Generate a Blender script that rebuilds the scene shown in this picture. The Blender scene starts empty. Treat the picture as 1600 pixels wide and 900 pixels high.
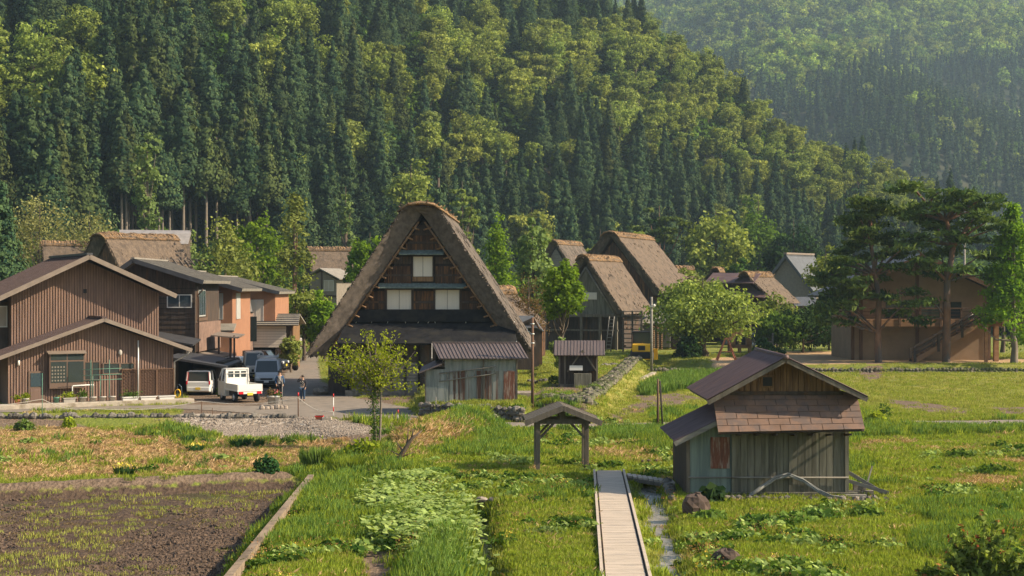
import bpy, math, random
import numpy as np
R = math.radians
random.seed(7); RNG = np.random.default_rng(7)
scn = bpy.context.scene
col = scn.collection
# ---------------------------------------------------------------- camera, sky, sun, exposure
cam_d = bpy.data.cameras.new('camera'); cam = bpy.data.objects.new('camera', cam_d); col.objects.link(cam)
cam.location = (0, 0, 7); cam.rotation_euler = (R(90), 0, 0)
cam_d.lens = 54; cam_d.sensor_width = 36; cam_d.clip_end = 6000; cam_d.clip_start = .5
scn.camera = cam
SUN = np.array([1.0, -0.16, 0.70]); SUN /= np.linalg.norm(SUN)
wd = bpy.data.worlds.new('World'); scn.world = wd; wd.use_nodes = True
nt = wd.node_tree; sky = nt.nodes.new('ShaderNodeTexSky'); sky.sky_type = 'NISHITA'; sky.sun_disc = False
sky.sun_elevation = math.asin(SUN[2]); sky.sun_rotation = math.atan2(SUN[0], SUN[1])
sky.air_density = 1.3; sky.dust_density = 1.5; sky.ozone_density = 1.0
nt.links.new(sky.outputs[0], nt.nodes['Background'].inputs[0]); nt.nodes['Background'].inputs[1].default_value = 0.09
sl = bpy.data.lights.new('sun', 'SUN'); so = bpy.data.objects.new('sun', sl); col.objects.link(so)
sl.energy = 5.0; sl.angle = R(.6); sl.color = (1.0, .84, .62)
from mathutils import Vector, Matrix
so.rotation_euler = Vector(SUN).to_track_quat('Z', 'Y').to_euler()
scn.view_settings.view_transform = 'Standard'; scn.view_settings.look = 'None'
scn.view_settings.exposure = 0.9; scn.view_settings.gamma = 1.0
scn.cycles.max_bounces = 5; scn.cycles.diffuse_bounces = 2; scn.cycles.glossy_bounces = 2
scn.cycles.transmission_bounces = 3; scn.cycles.volume_bounces = 0; scn.cycles.transparent_max_bounces = 4
scn.cycles.use_denoising = True
scn.cycles.use_adaptive_sampling = True; scn.cycles.adaptive_threshold = .02
F = 2400.0; H0 = 7.0
def P(px, py, z=0.0):                 # where a sight line of the photo meets the level z
    Y = F*(H0-z)/(py-450.0); return ((px-800)/F*Y, Y, z)
def XA(px, Y): return (px-800)/F*Y
def ZA(py, Y): return H0-(py-450)/F*Y
# ---------------------------------------------------------------- object helpers
def tag(o, label=None, cat=None, group=None, kind=None):
    if label: o['label'] = label
    if cat: o['category'] = cat
    if group: o['group'] = group
    if kind: o['kind'] = kind
    return o
def thing(name, label, cat, loc=(0, 0, 0), rz=0, group=None):
    o = bpy.data.objects.new(name, None); col.objects.link(o); o.location = loc; o.rotation_euler = (0, 0, rz)
    o.empty_display_size = .3
    return tag(o, label, cat, group)
def copy_tree(o, parent=None):
    c = o.copy(); col.objects.link(c); c.parent = parent
    for ch in o.children: copy_tree(ch, c)
    return c
def mesh_np(name, V, Fc, mat=None, tint=None, smooth=False, attrs=None, midx=None):
    V = np.asarray(V, dtype=np.float32); Fc = np.asarray(Fc, dtype=np.int32); n = Fc.shape[1]
    me = bpy.data.meshes.new(name)
    me.vertices.add(len(V)); me.vertices.foreach_set('co', V.ravel())
    me.loops.add(Fc.size); me.loops.foreach_set('vertex_index', Fc.ravel())
    me.polygons.add(len(Fc)); me.polygons.foreach_set('loop_start', np.arange(len(Fc), dtype=np.int32)*n)
    if smooth: me.polygons.foreach_set('use_smooth', np.ones(len(Fc), dtype=bool))
    else: me.polygons.foreach_set('use_smooth', np.zeros(len(Fc), dtype=bool))
    for m in (mat if isinstance(mat, (list, tuple)) else [mat]):
        if m: me.materials.append(m)
    if midx is not None: me.polygons.foreach_set('material_index', np.asarray(midx, dtype=np.int32))
    if tint is not None:
        a = me.attributes.new('tint', 'FLOAT', 'POINT'); a.data.foreach_set('value', np.asarray(tint, dtype=np.float32))
    for k, v in (attrs or {}).items():
        a = me.attributes.new(k, 'FLOAT', 'POINT'); a.data.foreach_set('value', np.asarray(v, dtype=np.float32))
    me.update(calc_edges=True); me.validate()
    return me
class MB:
    def __init__(s): s.v = []; s.f = []; s.sm = []
    def add(s, vs, fs, smooth=False):
        b = len(s.v); s.v += [tuple(map(float, v)) for v in vs]; s.f += [tuple(i+b for i in f) for f in fs]; s.sm += [smooth]*len(fs); return s
    def box(s, x0, x1, y0, y1, z0, z1):
        return s.hexa([(x0,y0,z0),(x1,y0,z0),(x1,y1,z0),(x0,y1,z0),(x0,y0,z1),(x1,y0,z1),(x1,y1,z1),(x0,y1,z1)])
    def hexa(s, p): return s.add(p, [(0,3,2,1),(4,5,6,7),(0,1,5,4),(1,2,6,5),(2,3,7,6),(3,0,4,7)])
    def slab(s, a, b, c, d, t):      # quad a b c d (counter-clockwise seen from outside), thickness inward
        a, b, c, d = map(Vector, (a, b, c, d)); n = (b-a).cross(d-a).normalized()*t
        return s.hexa([a-n, b-n, c-n, d-n, a, b, c, d])
    def bar(s, p, q, w, h=None):
        p, q = Vector(p), Vector(q); h = h or w; d = (q-p).normalized()
        u = d.cross(Vector((0,0,1)));
        if u.length < 1e-3: u = Vector((1,0,0))
        u.normalize(); v = u.cross(d).normalized(); u = u*w/2; v = v*h/2
        return s.hexa([p-u-v, p+u-v, q+u-v, q-u-v, p-u+v, p+u+v, q+u+v, q-u+v])
    def prism(s, poly, y0, y1):      # poly in (x,z), extruded along y
        n = len(poly); vs = [(x, y0, z) for x, z in poly]+[(x, y1, z) for x, z in poly]
        fs = [tuple(range(n)), tuple(range(2*n-1, n-1, -1))]+[(i, i+n, (i+1) % n+n, (i+1) % n) for i in range(n)]
        return s.add(vs, fs)
    def prismx(s, poly, x0, x1):     # poly in (y,z)
        n = len(poly); vs = [(x0, y, z) for y, z in poly]+[(x1, y, z) for y, z in poly]
        fs = [tuple(range(n-1, -1, -1)), tuple(range(n, 2*n))]+[(i, (i+1) % n, (i+1) % n+n, i+n) for i in range(n)]
        return s.add(vs, fs)
    def tube(s, pts, r, n=7, cap=True, smooth=True):
        pts = [Vector(p) for p in pts]; m = len(pts); rr = r if isinstance(r, (list, tuple)) else [r]*m
        vs = []; up = None
        for i, p in enumerate(pts):
            d = (pts[min(i+1, m-1)]-pts[max(i-1, 0)]).normalized()
            if up is None:
                up = Vector((1,0,0)) if abs(d.x) < .9 else Vector((0,1,0))
            u = (up-d*up.dot(d)).normalized(); up = u; w = d.cross(u)
            for k in range(n):
                a = 2*math.pi*k/n; vs.append(p+(u*math.cos(a)+w*math.sin(a))*rr[i])
        fs = [(i*n+k, i*n+(k+1) % n, (i+1)*n+(k+1) % n, (i+1)*n+k) for i in range(m-1) for k in range(n)]
        if cap: fs += [tuple(range(n-1, -1, -1)), tuple((m-1)*n+k for k in range(n))]
        return s.add(vs, fs, smooth)
    def loft(s, rings, cap=True, smooth=False):
        n = len(rings[0]); vs = [p for r in rings for p in r]; m = len(rings)
        fs = [(i*n+k, i*n+(k+1) % n, (i+1)*n+(k+1) % n, (i+1)*n+k) for i in range(m-1) for k in range(n)]
        if cap: fs += [tuple(range(n-1, -1, -1)), tuple((m-1)*n+k for k in range(n))]
        return s.add(vs, fs, smooth)
    def ball(s, c, r, sub=8, jit=0, flat=1.0):
        rx, ry, rz = (r, r, r*flat) if not isinstance(r, (tuple, list)) else r
        vs = []; rings = sub//2+1
        for i in range(rings+1):
            th = math.pi*i/rings
            for k in range(sub):
                a = 2*math.pi*k/sub; q = 1+random.uniform(-jit, jit)
                vs.append((c[0]+rx*q*math.sin(th)*math.cos(a), c[1]+ry*q*math.sin(th)*math.sin(a), c[2]+rz*q*math.cos(th)))
        fs = [(i*sub+k, (i+1)*sub+k, (i+1)*sub+(k+1) % sub, i*sub+(k+1) % sub) for i in range(rings) for k in range(sub)]
        return s.add(vs, fs, jit == 0)
    def build(s, name, mat, parent=None, bevel=0, loc=None, rz=None):
        me = bpy.data.meshes.new(name); me.from_pydata(s.v, [], s.f)
        me.polygons.foreach_set('use_smooth', s.sm)
        if mat: me.materials.append(mat)
        me.update()
        o = bpy.data.objects.new(name, me); col.objects.link(o)
        if parent: o.parent = parent
        if loc is not None: o.location = loc
        if rz is not None: o.rotation_euler = (0, 0, rz)
        if bevel:
            b = o.modifiers.new('bevel', 'BEVEL'); b.width = bevel; b.segments = 2; b.limit_method = 'ANGLE'; b.angle_limit = R(40)
        return o
def vnoise(x, y, s=1.0, seed=0):      # smooth value noise for numpy arrays
    x = np.asarray(x, float)/s+seed*17.3; y = np.asarray(y, float)/s+seed*9.7
    xi = np.floor(x); yi = np.floor(y); fx = x-xi; fy = y-yi; fx = fx*fx*(3-2*fx); fy = fy*fy*(3-2*fy)
    def h(a, b):
        q = np.sin(a*127.1+b*311.7+seed*74.7)*43758.5453; return q-np.floor(q)
    return (h(xi, yi)*(1-fx)+h(xi+1, yi)*fx)*(1-fy)+(h(xi, yi+1)*(1-fx)+h(xi+1, yi+1)*fx)*fy
def fbm(x, y, s=1.0, seed=0, o=4): return sum(vnoise(x, y, s/2**k, seed+k)/2**k for k in range(o))/sum(1/2**k for k in range(o))
# ---------------------------------------------------------------- materials
def newmat(name):
    m = bpy.data.materials.new(name); m.use_nodes = True; t = m.node_tree
    return m, t, t.nodes['Principled BSDF'], t.nodes, t.links
def noise_node(t, scale, detail=4, vec=None, stretch=None, rough=.6):
    n = t.nodes.new('ShaderNodeTexNoise'); n.inputs['Scale'].default_value = scale; n.inputs['Detail'].default_value = detail
    n.inputs['Roughness'].default_value = rough
    tc = t.nodes.new('ShaderNodeTexCoord'); mp = t.nodes.new('ShaderNodeMapping')
    t.links.new(tc.outputs['Object'], mp.inputs['Vector']); t.links.new(mp.outputs[0], n.inputs['Vector'])
    if stretch: mp.inputs['Scale'].default_value = stretch
    return n
def ramp(t, fac, stops):
    r = t.nodes.new('ShaderNodeValToRGB'); e = r.color_ramp.elements
    while len(e) < len(stops): e.new(.5)
    for i, (p, c) in enumerate(stops): e[i].position = p; e[i].color = (*c, 1)
    t.links.new(fac, r.inputs[0]); return r
def mixc(t, fac, a, b, mode='MIX'):
    m = t.nodes.new('ShaderNodeMix'); m.data_type = 'RGBA'; m.blend_type = mode
    for s, v in ((m.inputs[0], fac), (m.inputs[6], a), (m.inputs[7], b)):
        if hasattr(v, 'links'): t.links.new(v, s)
        elif isinstance(v, (int, float)): s.default_value = v
        else: s.default_value = (*v, 1)
    return m.outputs[2]
def bump(t, bsdf, h, strength=.3, dist=.05):
    b = t.nodes.new('ShaderNodeBump'); b.inputs['Strength'].default_value = strength; b.inputs['Distance'].default_value = dist
    t.links.new(h, b.inputs['Height']); t.links.new(b.outputs[0], bsdf.inputs['Normal'])
def M(name, c, rough=.8, var=.25, scale=3, stretch=None, metal=0, bmp=.2, c2=None, c2scale=1.2, c2t=.55, spec=.3, c2stretch=None):
    m, t, b, N, L = newmat(name); b.inputs['Roughness'].default_value = rough; b.inputs['Metallic'].default_value = metal
    b.inputs['Specular IOR Level'].default_value = spec
    n = noise_node(t, scale, 5, stretch=stretch); c = np.array(c)
    r = ramp(t, n.outputs[0], [(.3, tuple(c*(1-var))), (.7, tuple(np.minimum(c*(1+var), .95)))])
    out = r.outputs[0]
    if c2 is not None:
        n2 = noise_node(t, c2scale, 5, stretch=c2stretch or stretch)
        f = ramp(t, n2.outputs[0], [(c2t-.05, (0, 0, 0)), (c2t+.06, (1, 1, 1))])
        out = mixc(t, f.outputs[0], out, c2)
    L.new(out, b.inputs['Base Color'])
    if bmp: bump(t, b, n.outputs[0], bmp, .03)
    return m
def leafmat(name, dark, light, trans=.35, hue=.25, rough=.7):
    m, t, b, N, L = newmat(name)
    at = N.new('ShaderNodeAttribute'); at.attribute_name = 'tint'
    r = ramp(t, at.outputs['Fac'], [(0, dark), (1, light)])
    oi = N.new('ShaderNodeObjectInfo'); hs = N.new('ShaderNodeHueSaturation')
    mr = N.new('ShaderNodeMapRange'); mr.inputs[3].default_value = .5-.03*hue*4*.5; mr.inputs[4].default_value = .5+.03*hue*4*.35
    L.new(oi.outputs['Random'], mr.inputs[0]); L.new(mr.outputs[0], hs.inputs['Hue'])
    mv = N.new('ShaderNodeMapRange'); mv.inputs[3].default_value = 1-hue; mv.inputs[4].default_value = 1+hue
    ml = N.new('ShaderNodeMath'); ml.operation = 'MULTIPLY'; ml.inputs[1].default_value = 7.31; fr = N.new('ShaderNodeMath'); fr.operation = 'FRACT'
    L.new(oi.outputs['Random'], ml.inputs[0]); L.new(ml.outputs[0], fr.inputs[0]); L.new(fr.outputs[0], mv.inputs[0]); L.new(mv.outputs[0], hs.inputs['Value'])
    L.new(r.outputs[0], hs.inputs['Color'])
    N.remove(b); d = N.new('ShaderNodeBsdfDiffuse'); tr = N.new('ShaderNodeBsdfTranslucent'); mx = N.new('ShaderNodeMixShader')
    L.new(hs.outputs[0], d.inputs[0])
    tc = mixc(t, 1.0, hs.outputs[0], (1.25, 1.25, .6), 'MULTIPLY'); L.new(tc, tr.inputs[0])
    mx.inputs[0].default_value = trans; L.new(d.outputs[0], mx.inputs[1]); L.new(tr.outputs[0], mx.inputs[2])
    L.new(mx.outputs[0], N['Material Output'].inputs[0])
    return m
MT = {}
MT['bark'] = M('bark', (.10, .075, .055), .9, .4, 4, (1, 1, .25), bmp=.5)
MT['bark_pale'] = M('bark_pale', (.17, .14, .11), .9, .35, 4, (1, 1, .25), bmp=.5)
MT['bark_red'] = M('bark_red', (.17, .085, .05), .9, .4, 3, (1, 1, .3), bmp=.5, c2=(.09, .07, .06), c2t=.5)
L_ = leafmat
MT['cedar'] = L_('cedar_needles', (.013, .034, .022), (.082, .122, .046), .12, .25)
MT['cedar_olive'] = L_('cedar_olive_needles', (.020, .036, .017), (.098, .122, .038), .12, .22)
MT['leaf_far'] = L_('leaves_spring', (.085, .125, .028), (.32, .38, .09), .35, .22)
MT['leaf_tan'] = L_('leaves_thin_tan', (.15, .15, .055), (.34, .34, .13), .35, .12)
MT['leaf_sunny'] = L_('leaves_far_hill_sunlit', (.05, .10, .022), (.34, .43, .085), .35, .35)  # light end raised: sun on the far hill put into the leaf colour
MT['leaf_gold'] = L_('leaves_gold', (.12, .16, .035), (.40, .44, .10), .3, .18)
MT['leaf_bright'] = L_('leaves_bright', (.07, .14, .012), (.22, .34, .03), .4, .15)
MT['leaf_lime'] = L_('leaves_lime', (.13, .18, .012), (.36, .42, .04), .45, .12)
MT['leaf_green'] = L_('leaves_green', (.035, .08, .015), (.12, .20, .035), .35, .2)
MT['leaf_pale'] = L_('leaves_pale', (.09, .14, .04), (.24, .31, .10), .35, .15)
MT['leaf_olive'] = L_('leaves_olive', (.095, .125, .03), (.27, .31, .08), .3, .15)
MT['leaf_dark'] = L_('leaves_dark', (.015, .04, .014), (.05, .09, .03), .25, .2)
MT['pine'] = L_('pine_needles', (.028, .060, .020), (.15, .20, .05), .22, .12)
MT['leaf_brown'] = L_('leaves_brown', (.10, .065, .03), (.18, .13, .05), .3, .15)
MT['grass'] = L_('grass_blades', (.11, .16, .02), (.36, .43, .06), .4, .2)
MT['grass_pale'] = L_('pale_grass_blades', (.18, .21, .045), (.42, .42, .11), .35, .2)
MT['grass_dry'] = L_('dry_grass_blades', (.24, .155, .075), (.60, .43, .24), .3, .25)
MT['reed'] = L_('broad_leaf_plants', (.06, .12, .02), (.20, .30, .07), .35, .2)
MT['iris'] = L_('iris_leaves', (.02, .06, .02), (.06, .13, .04), .3, .2)
# ================================================================ TERRAIN
def inpoly(px, py, poly):
    ins = np.zeros(px.shape, bool); n = len(poly)
    for i in range(n):
        x1, y1 = poly[i][:2]; x2, y2 = poly[(i+1) % n][:2]
        c = ((y1 > py) != (y2 > py)) & (px < (x2-x1)*(py-y1)/(y2-y1+1e-12)+x1); ins ^= c
    return ins
def blur(a, k):
    if k < 1: return a
    ker = np.hanning(2*k+3)[1:-1]; ker /= ker.sum(); ap = np.pad(a, k, mode='edge')
    ap = np.apply_along_axis(lambda r: np.convolve(r, ker, 'valid'), 1, ap)
    return np.apply_along_axis(lambda r: np.convolve(r, ker, 'valid'), 0, ap)
STEP = .3
gx = np.arange(-78, 78.01, STEP); gy = np.arange(30, 205.01, STEP); GX, GY = np.meshgrid(gx, gy)
def GP(pts, z=0): return [P(x, y, z)[:2] for x, y in pts]
wob = (fbm(GX, GY, 3, 3)-.5)
def mask(pts, k=1, z=0, w=0.0, raw=False):
    poly = pts if raw else GP(pts, z)
    return blur(inpoly(GX+w*wob, GY+w*(fbm(GX, GY, 2.5, 8)-.5), poly).astype(float), k)
m_field = mask([(-700, 653), (462, 655), (500, 672), (560, 690), (560, 730), (520, 745), (490, 755), (300, 1000), (-700, 1000)], 3)
m_mud = mask([(-900, 790), (0, 772), (250, 762), (448, 752), (478, 756), (424, 812), (352, 905), (300, 960), (-900, 960)], 1, -.4)
m_dyke = mask([(-900, 778), (0, 764), (250, 752), (448, 744), (470, 752), (448, 760), (250, 768), (0, 780), (-900, 800)], 1, -.3)
m_ditch = mask([(733, 779), (770, 779), (779, 840), (786, 960), (738, 960), (735, 840)], 1, 0)
m_ditch2 = mask([(562, 700), (580, 705), (592, 780), (600, 860), (608, 960), (575, 960), (560, 860), (575, 790), (560, 740)], 2, 0)
m_stream = mask([(997, 752), (1028, 752), (1050, 820), (1080, 905), (1090, 960), (1052, 960), (1040, 905), (1015, 820)], 1, 0)
m_mound = mask([(838, 638), (925, 648), (1003, 578), (1012, 560), (1000, 528), (835, 528)], 2, .4)
m_jter = mask([(658, 646), (740, 650), (818, 654), (832, 646), (830, 600), (658, 600)], 1, .1)
m_vill = mask([(18, 127.3), (120, 127.3), (120, 240), (8, 240), (10, 150)], 1, raw=True)
m_bank = mask([(628, 712), (700, 692), (774, 666), (764, 656), (690, 666), (628, 688)], 3)
def build_ground_z():
    z = -.32*m_field-.28*m_mud+.30*m_dyke*(1-m_mud)-.75*m_ditch-.3*m_ditch2-.5*m_stream+.8*m_mound+.75*m_jter*(1-m_mound)+.62*m_vill*(1-m_mound)
    z += .8*m_bank
    z += (fbm(GX, GY, 1.6, 5)-.5)*.10+(fbm(GX, GY, .7, 9)-.5)*.05
    z += m_mud*((fbm(GX, GY, .9, 12, 3)-.5)*.22)
    far = np.clip((GY-175)/30, 0, 1); z = z*(1-far)+far*(.03*(GY-185))
    return z
GZ = build_ground_z()
road_poly = [GP([(-900, 646), (0, 645), (300, 640), (470, 652), (640, 657), (770, 668), (950, 671), (1060, 668), (1300, 667), (1600, 665), (2300, 664),
             (2300, 656), (1600, 656), (1300, 659), (1060, 660), (950, 662), (860, 661), (790, 660), (700, 656), (656, 651), (640, 636), (560, 622), (505, 596), (500, 570), (499, 549), (474, 549), (466, 566), (440, 585), (436, 622), (400, 634), (300, 632), (-100, 640), (-900, 642)])]
m_road = mask(road_poly[0], 1, raw=True)
m_lot = mask([(285, 648), (300, 600), (350, 560), (440, 556), (470, 560), (470, 640), (420, 646)], 1, 0, .3)
m_flat = np.clip(m_road+m_lot, 0, 1); GZ = GZ*(1-m_flat)-.01*m_flat
def gz(x, y):
    i = np.clip((np.asarray(x, float)-gx[0])/STEP, 0, len(gx)-1.001); j = np.clip((np.asarray(y, float)-gy[0])/STEP, 0, len(gy)-1.001)
    a = i.astype(int); b = j.astype(int); fx = i-a; fy = j-b
    return (GZ[b, a]*(1-fx)+GZ[b, a+1]*fx)*(1-fy)+(GZ[b+1, a]*(1-fx)+GZ[b+1, a+1]*fx)*fy
def gm(m, x, y):
    a = np.clip(((np.asarray(x)-gx[0])/STEP).round().astype(int), 0, len(gx)-1); b = np.clip(((np.asarray(y)-gy[0])/STEP).round().astype(int), 0, len(gy)-1); return m[b, a]
# surface kinds
m_gravel = mask([(268, 660), (300, 655), (470, 655), (530, 668), (590, 680), (560, 690), (430, 686), (330, 682)], 2, -.3, 1.2)
m_straw = mask([(-700, 672), (0, 672), (60, 668), (170, 672), (300, 688), (520, 690), (560, 702), (500, 722), (440, 735), (200, 745), (0, 752), (-700, 775)], 3, -.3, 1.6)
m_soil = np.clip(mask([(-700, 655), (0, 657), (110, 660), (180, 668), (0, 668), (-700, 672)], 2, -.2, 1)+m_dyke*(1-m_mud)
   + mask([(520, 658), (650, 660), (700, 666), (640, 684), (560, 698), (490, 690)], 2, -.1, 2)*.9 + mask([(820, 612), (868, 600), (930, 602), (912, 634), (832, 640)], 1, .8, .5)
   + mask([(940, 656), (985, 630), (1052, 624), (1064, 634), (990, 650), (970, 662)], 1, 0, 1.0)
   + mask([(985, 618), (1060, 614), (1105, 624), (1000, 630)], 1, 0, .8) + mask([(1385, 624), (1440, 628), (1530, 640), (1500, 649), (1420, 643)], 1, 0, 1)
   + mask([(1540, 636), (1700, 636), (1700, 648), (1560, 650)], 1, 0, 1) + mask([(1340, 582), (1384, 581), (1376, 594), (1346, 595)], 1, 0, 1)
   + mask([(560, 850), (610, 850), (640, 960), (540, 960)], 1, 0, 1) + mask([(1050, 600), (1120, 596), (1150, 602), (1040, 612)], 1, 0, 1)
   + mask([(1330, 755), (1372, 768), (1385, 788), (1325, 790)], 1, 0, .3)+m_lot+mask([(560, 622), (655, 616), (655, 626), (600, 634)], 1, 0, 1), 0, 1)
m_play = mask([(1205, 549), (1345, 549), (1345, 561), (1700, 561), (1700, 566), (1205, 570)], 1, .62, .8)+mask([(1115, 560), (1180, 556), (1205, 556), (1205, 572), (1110, 572)], 1, .62, 1)
m_dryR = blur((fbm(GX*.6, GY*1.0, 2.2, 21) > .60).astype(float), 1)*mask([(1350, 690), (1700, 685), (1800, 800), (1420, 775), (1350, 720)], 3)
m_dryR += mask([(625, 716), (700, 696), (774, 668), (764, 656), (690, 664), (625, 686)], 1)*1.5
m_dryR += mask([(930, 690), (1040, 690), (1040, 720), (930, 715)], 2, 0, 2)*.6
m_dryR = np.clip(m_dryR, 0, 1)
m_yellow = mask([(905, 655), (1000, 585), (1700, 583), (1900, 656), (950, 662)], 3)
NY, NX = GX.shape
idx = np.arange(NX*NY).reshape(NY, NX)
gfaces = np.stack([idx[:-1, :-1], idx[:-1, 1:], idx[1:, 1:], idx[1:, :-1]], -1).reshape(-1, 4)
def ground_material():
    m, t, b, N, L = newmat('ground_cover'); b.inputs['Roughness'].default_value = .95; b.inputs['Specular IOR Level'].default_value = .15
    big = noise_node(t, .35, 4); mid = noise_node(t, 2.5, 5); fine = noise_node(t, 9, 4, stretch=(1, .5, 1))
    def A(n):
        a = N.new('ShaderNodeAttribute'); a.attribute_name = n
        ad = N.new('ShaderNodeMath'); ad.operation = 'MULTIPLY_ADD'; L.new(mid.outputs[0], ad.inputs[0]); ad.inputs[1].default_value = .9; ad.inputs[2].default_value = -.45
        s = N.new('ShaderNodeMath'); s.operation = 'ADD'; L.new(a.outputs['Fac'], s.inputs[0]); L.new(ad.outputs[0], s.inputs[1])
        r = ramp(t, s.outputs[0], [(.38, (0, 0, 0)), (.60, (1, 1, 1))]); return r.outputs[0]
    g1 = ramp(t, fine.outputs[0], [(.3, (.085, .12, .020)), (.5, (.15, .18, .03)), (.72, (.23, .24, .05))])
    g2 = ramp(t, fine.outputs[0], [(.3, (.17, .16, .035)), (.7, (.32, .27, .07))])
    bf = ramp(t, big.outputs[0], [(.45, (0, 0, 0)), (.62, (1, 1, 1))])
    c = mixc(t, bf.outputs[0], g1.outputs[0], mixc(t, .5, g1.outputs[0], g2.outputs[0]))
    c = mixc(t, A('yellow'), c, mixc(t, bf.outputs[0], g2.outputs[0], g1.outputs[0]))
    st = ramp(t, fine.outputs[0], [(.25, (.28, .17, .08)), (.5, (.46, .31, .16)), (.75, (.62, .47, .28))])
    c = mixc(t, A('straw'), c, mixc(t, bf.outputs[0], st.outputs[0], mixc(t, .35, st.outputs[0], g1.outputs[0])))
    so_ = ramp(t, fine.outputs[0], [(.3, (.085, .06, .042)), (.7, (.23, .165, .115))])
    c = mixc(t, A('soil'), c, so_.outputs[0])
    v = N.new('ShaderNodeTexVoronoi'); v.inputs['Scale'].default_value = 4.5; tc = N.new('ShaderNodeTexCoord'); L.new(tc.outputs['Object'], v.inputs['Vector'])
    vr = ramp(t, v.outputs['Color'], [(.1, (.20, .16, .12)), (.6, (.36, .30, .24)), (.95, (.55, .48, .40))])
    c = mixc(t, A('gravel'), c, vr.outputs[0])
    md = ramp(t, fine.outputs[0], [(.3, (.035, .024, .018)), (.6, (.10, .068, .048)), (.8, (.16, .13, .06))])
    c = mixc(t, A('mud'), c, md.outputs[0])
    ply = ramp(t, mid.outputs[0], [(.3, (.36, .24, .13)), (.7, (.50, .34, .20))])
    c = mixc(t, A('play'), c, ply.outputs[0])
    L.new(c, b.inputs['Base Color']); bump(t, b, fine.outputs[0], .7, .12)
    return m
MT['ground'] = ground_material()
me = mesh_np('ground', np.stack([GX, GY, GZ], -1).reshape(-1, 3), gfaces, MT['ground'], smooth=True, attrs={
    'straw': np.clip(m_straw+m_dryR, 0, 1).ravel(), 'soil': m_soil.ravel(), 'gravel': m_gravel.ravel(), 'mud': m_mud.ravel(), 'play': np.clip(m_play, 0, 1).ravel(), 'yellow': m_yellow.ravel()})
o = bpy.data.objects.new('ground', me); col.objects.link(o); tag(o, kind='structure')
# outer ground (sides and behind the camera)
def flat_ring():
    m = MB()
    for x0, x1, y0, y1 in ((-500, -77.5, -300, 210), (77.5, 900, -300, 210), (-77.5, 77.5, -300, 30.5)):
        m.add([(x0, y0, -.75), (x1, y0, -.75), (x1, y1, -.75), (x0, y1, -.75)], [(0, 1, 2, 3)])
    return m
tag(flat_ring().build('ground', MT['ground']), kind='structure')
# roads: sheets cut from the same grid
MT['asphalt'] = M('asphalt', (.21, .175, .14), .9, .16, 1.5, bmp=.1, c2=(.15, .13, .105), c2scale=.8, c2t=.6)
MT['concrete'] = M('concrete', (.36, .31, .25), .9, .2, 3, bmp=.15, c2=(.22, .18, .13), c2scale=1.2, c2t=.6)
rp = road_poly[0]
rgx = np.arange(-78, 78.01, .3)
sel = (m_road > .45)
fm = sel[:-1, :-1] & sel[:-1, 1:] & sel[1:, 1:] & sel[1:, :-1]
rf = gfaces.reshape(NY-1, NX-1, 4)[fm]
used, inv = np.unique(rf, return_inverse=True)
rv = np.stack([GX, GY, GZ+.025], -1).reshape(-1, 3)[used]
me = mesh_np('road', rv, inv.reshape(-1, 4), MT['asphalt'], smooth=True); o = bpy.data.objects.new('road', me); col.objects.link(o); tag(o, kind='structure')
# water
def watermat(name, c, rough=.12):
    m, t, b, N, L = newmat(name); b.inputs['Base Color'].default_value = (*c, 1); b.inputs['Roughness'].default_value = rough
    n = noise_node(t, 3, 3, stretch=(1, .4, 1)); bump(t, b, n.outputs[0], .25, .05); return m
MT['water'] = watermat('ditch_water', (.045, .05, .025))
MT['stream'] = M('stream_bed_water', (.26, .23, .19), .25, .35, 2.5, (1, .5, 1), bmp=.6, c2=(.10, .10, .07), c2scale=2, c2t=.55, spec=.6)
def sheet(name, pts, z, mat, kind='structure'):
    m = MB(); q = [(*P(x, y, z)[:2], z) for x, y in pts]; m.add(q, [tuple(range(len(q)))]); return tag(m.build(name, mat), kind=kind)
sheet('ditch_water', [(728, 840), (724, 980), (792, 980), (783, 840)], -.42, MT['water'])
sheet('stream_water', [(985, 757), (1000, 830), (1030, 960), (1110, 960), (1060, 830), (1035, 757)], -.22, MT['stream'])
sheet('paddy_water', [(-60, 786), (200, 778), (330, 768), (440, 764), (455, 772), (420, 800), (300, 795), (100, 800), (-60, 805)], -.62, MT['water'])
# ---------------------------------------------------------------- hills
YF = lambda X: np.interp(X, [-200, -120, -70, -30, 40, 90, 140], [235, 238, 252, 285, 340, 380, 405])
CR = lambda X: np.interp(X, [-500, -100, 0, 35, 62, 79, 111, 138, 180, 240], [400, 240, 128, 87, 64, 43, 29, 13, 0, -8])
def hz(X, Y):
    X = np.asarray(X, float); Y = np.asarray(Y, float)
    n = (fbm(X, Y, 90, 31, 3)-.5)
    yf = YF(X)+n*25
    z1 = np.interp(X, [-75, -15], [.21, .045])*np.maximum(0, Y-185)+.5*np.maximum(0, Y-yf)+n*26*np.clip((Y-yf)/80, 0, 1)
    cr = CR(X)+n*14; z1 = np.where(z1 > cr-4, cr-4+4*np.tanh((z1-cr+4)/4), z1)
    back = np.maximum(0, Y-(yf+260)); z1 = z1-.35*back
    n2 = fbm(X, Y, 300, 44, 4)-.5
    z2 = .46*(Y-830-.12*(X-300))+n2*190+(fbm(X, Y, 110, 57, 2)-.5)*70+(-.05)*(X-200)
    z2 = 4*np.logaddexp(0, z2/4)-6
    return np.minimum(np.maximum(z1, z2), 318+n2*20)
def base_z(x, y):
    return float(gz(x, y)) if y < 200 and abs(x) < 77 else float(hz(x, y))
MT['under'] = M('forest_floor', (.022, .032, .014), .95, .4, .15, bmp=.3, c2=(.04, .04, .02), c2scale=.08)
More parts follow.
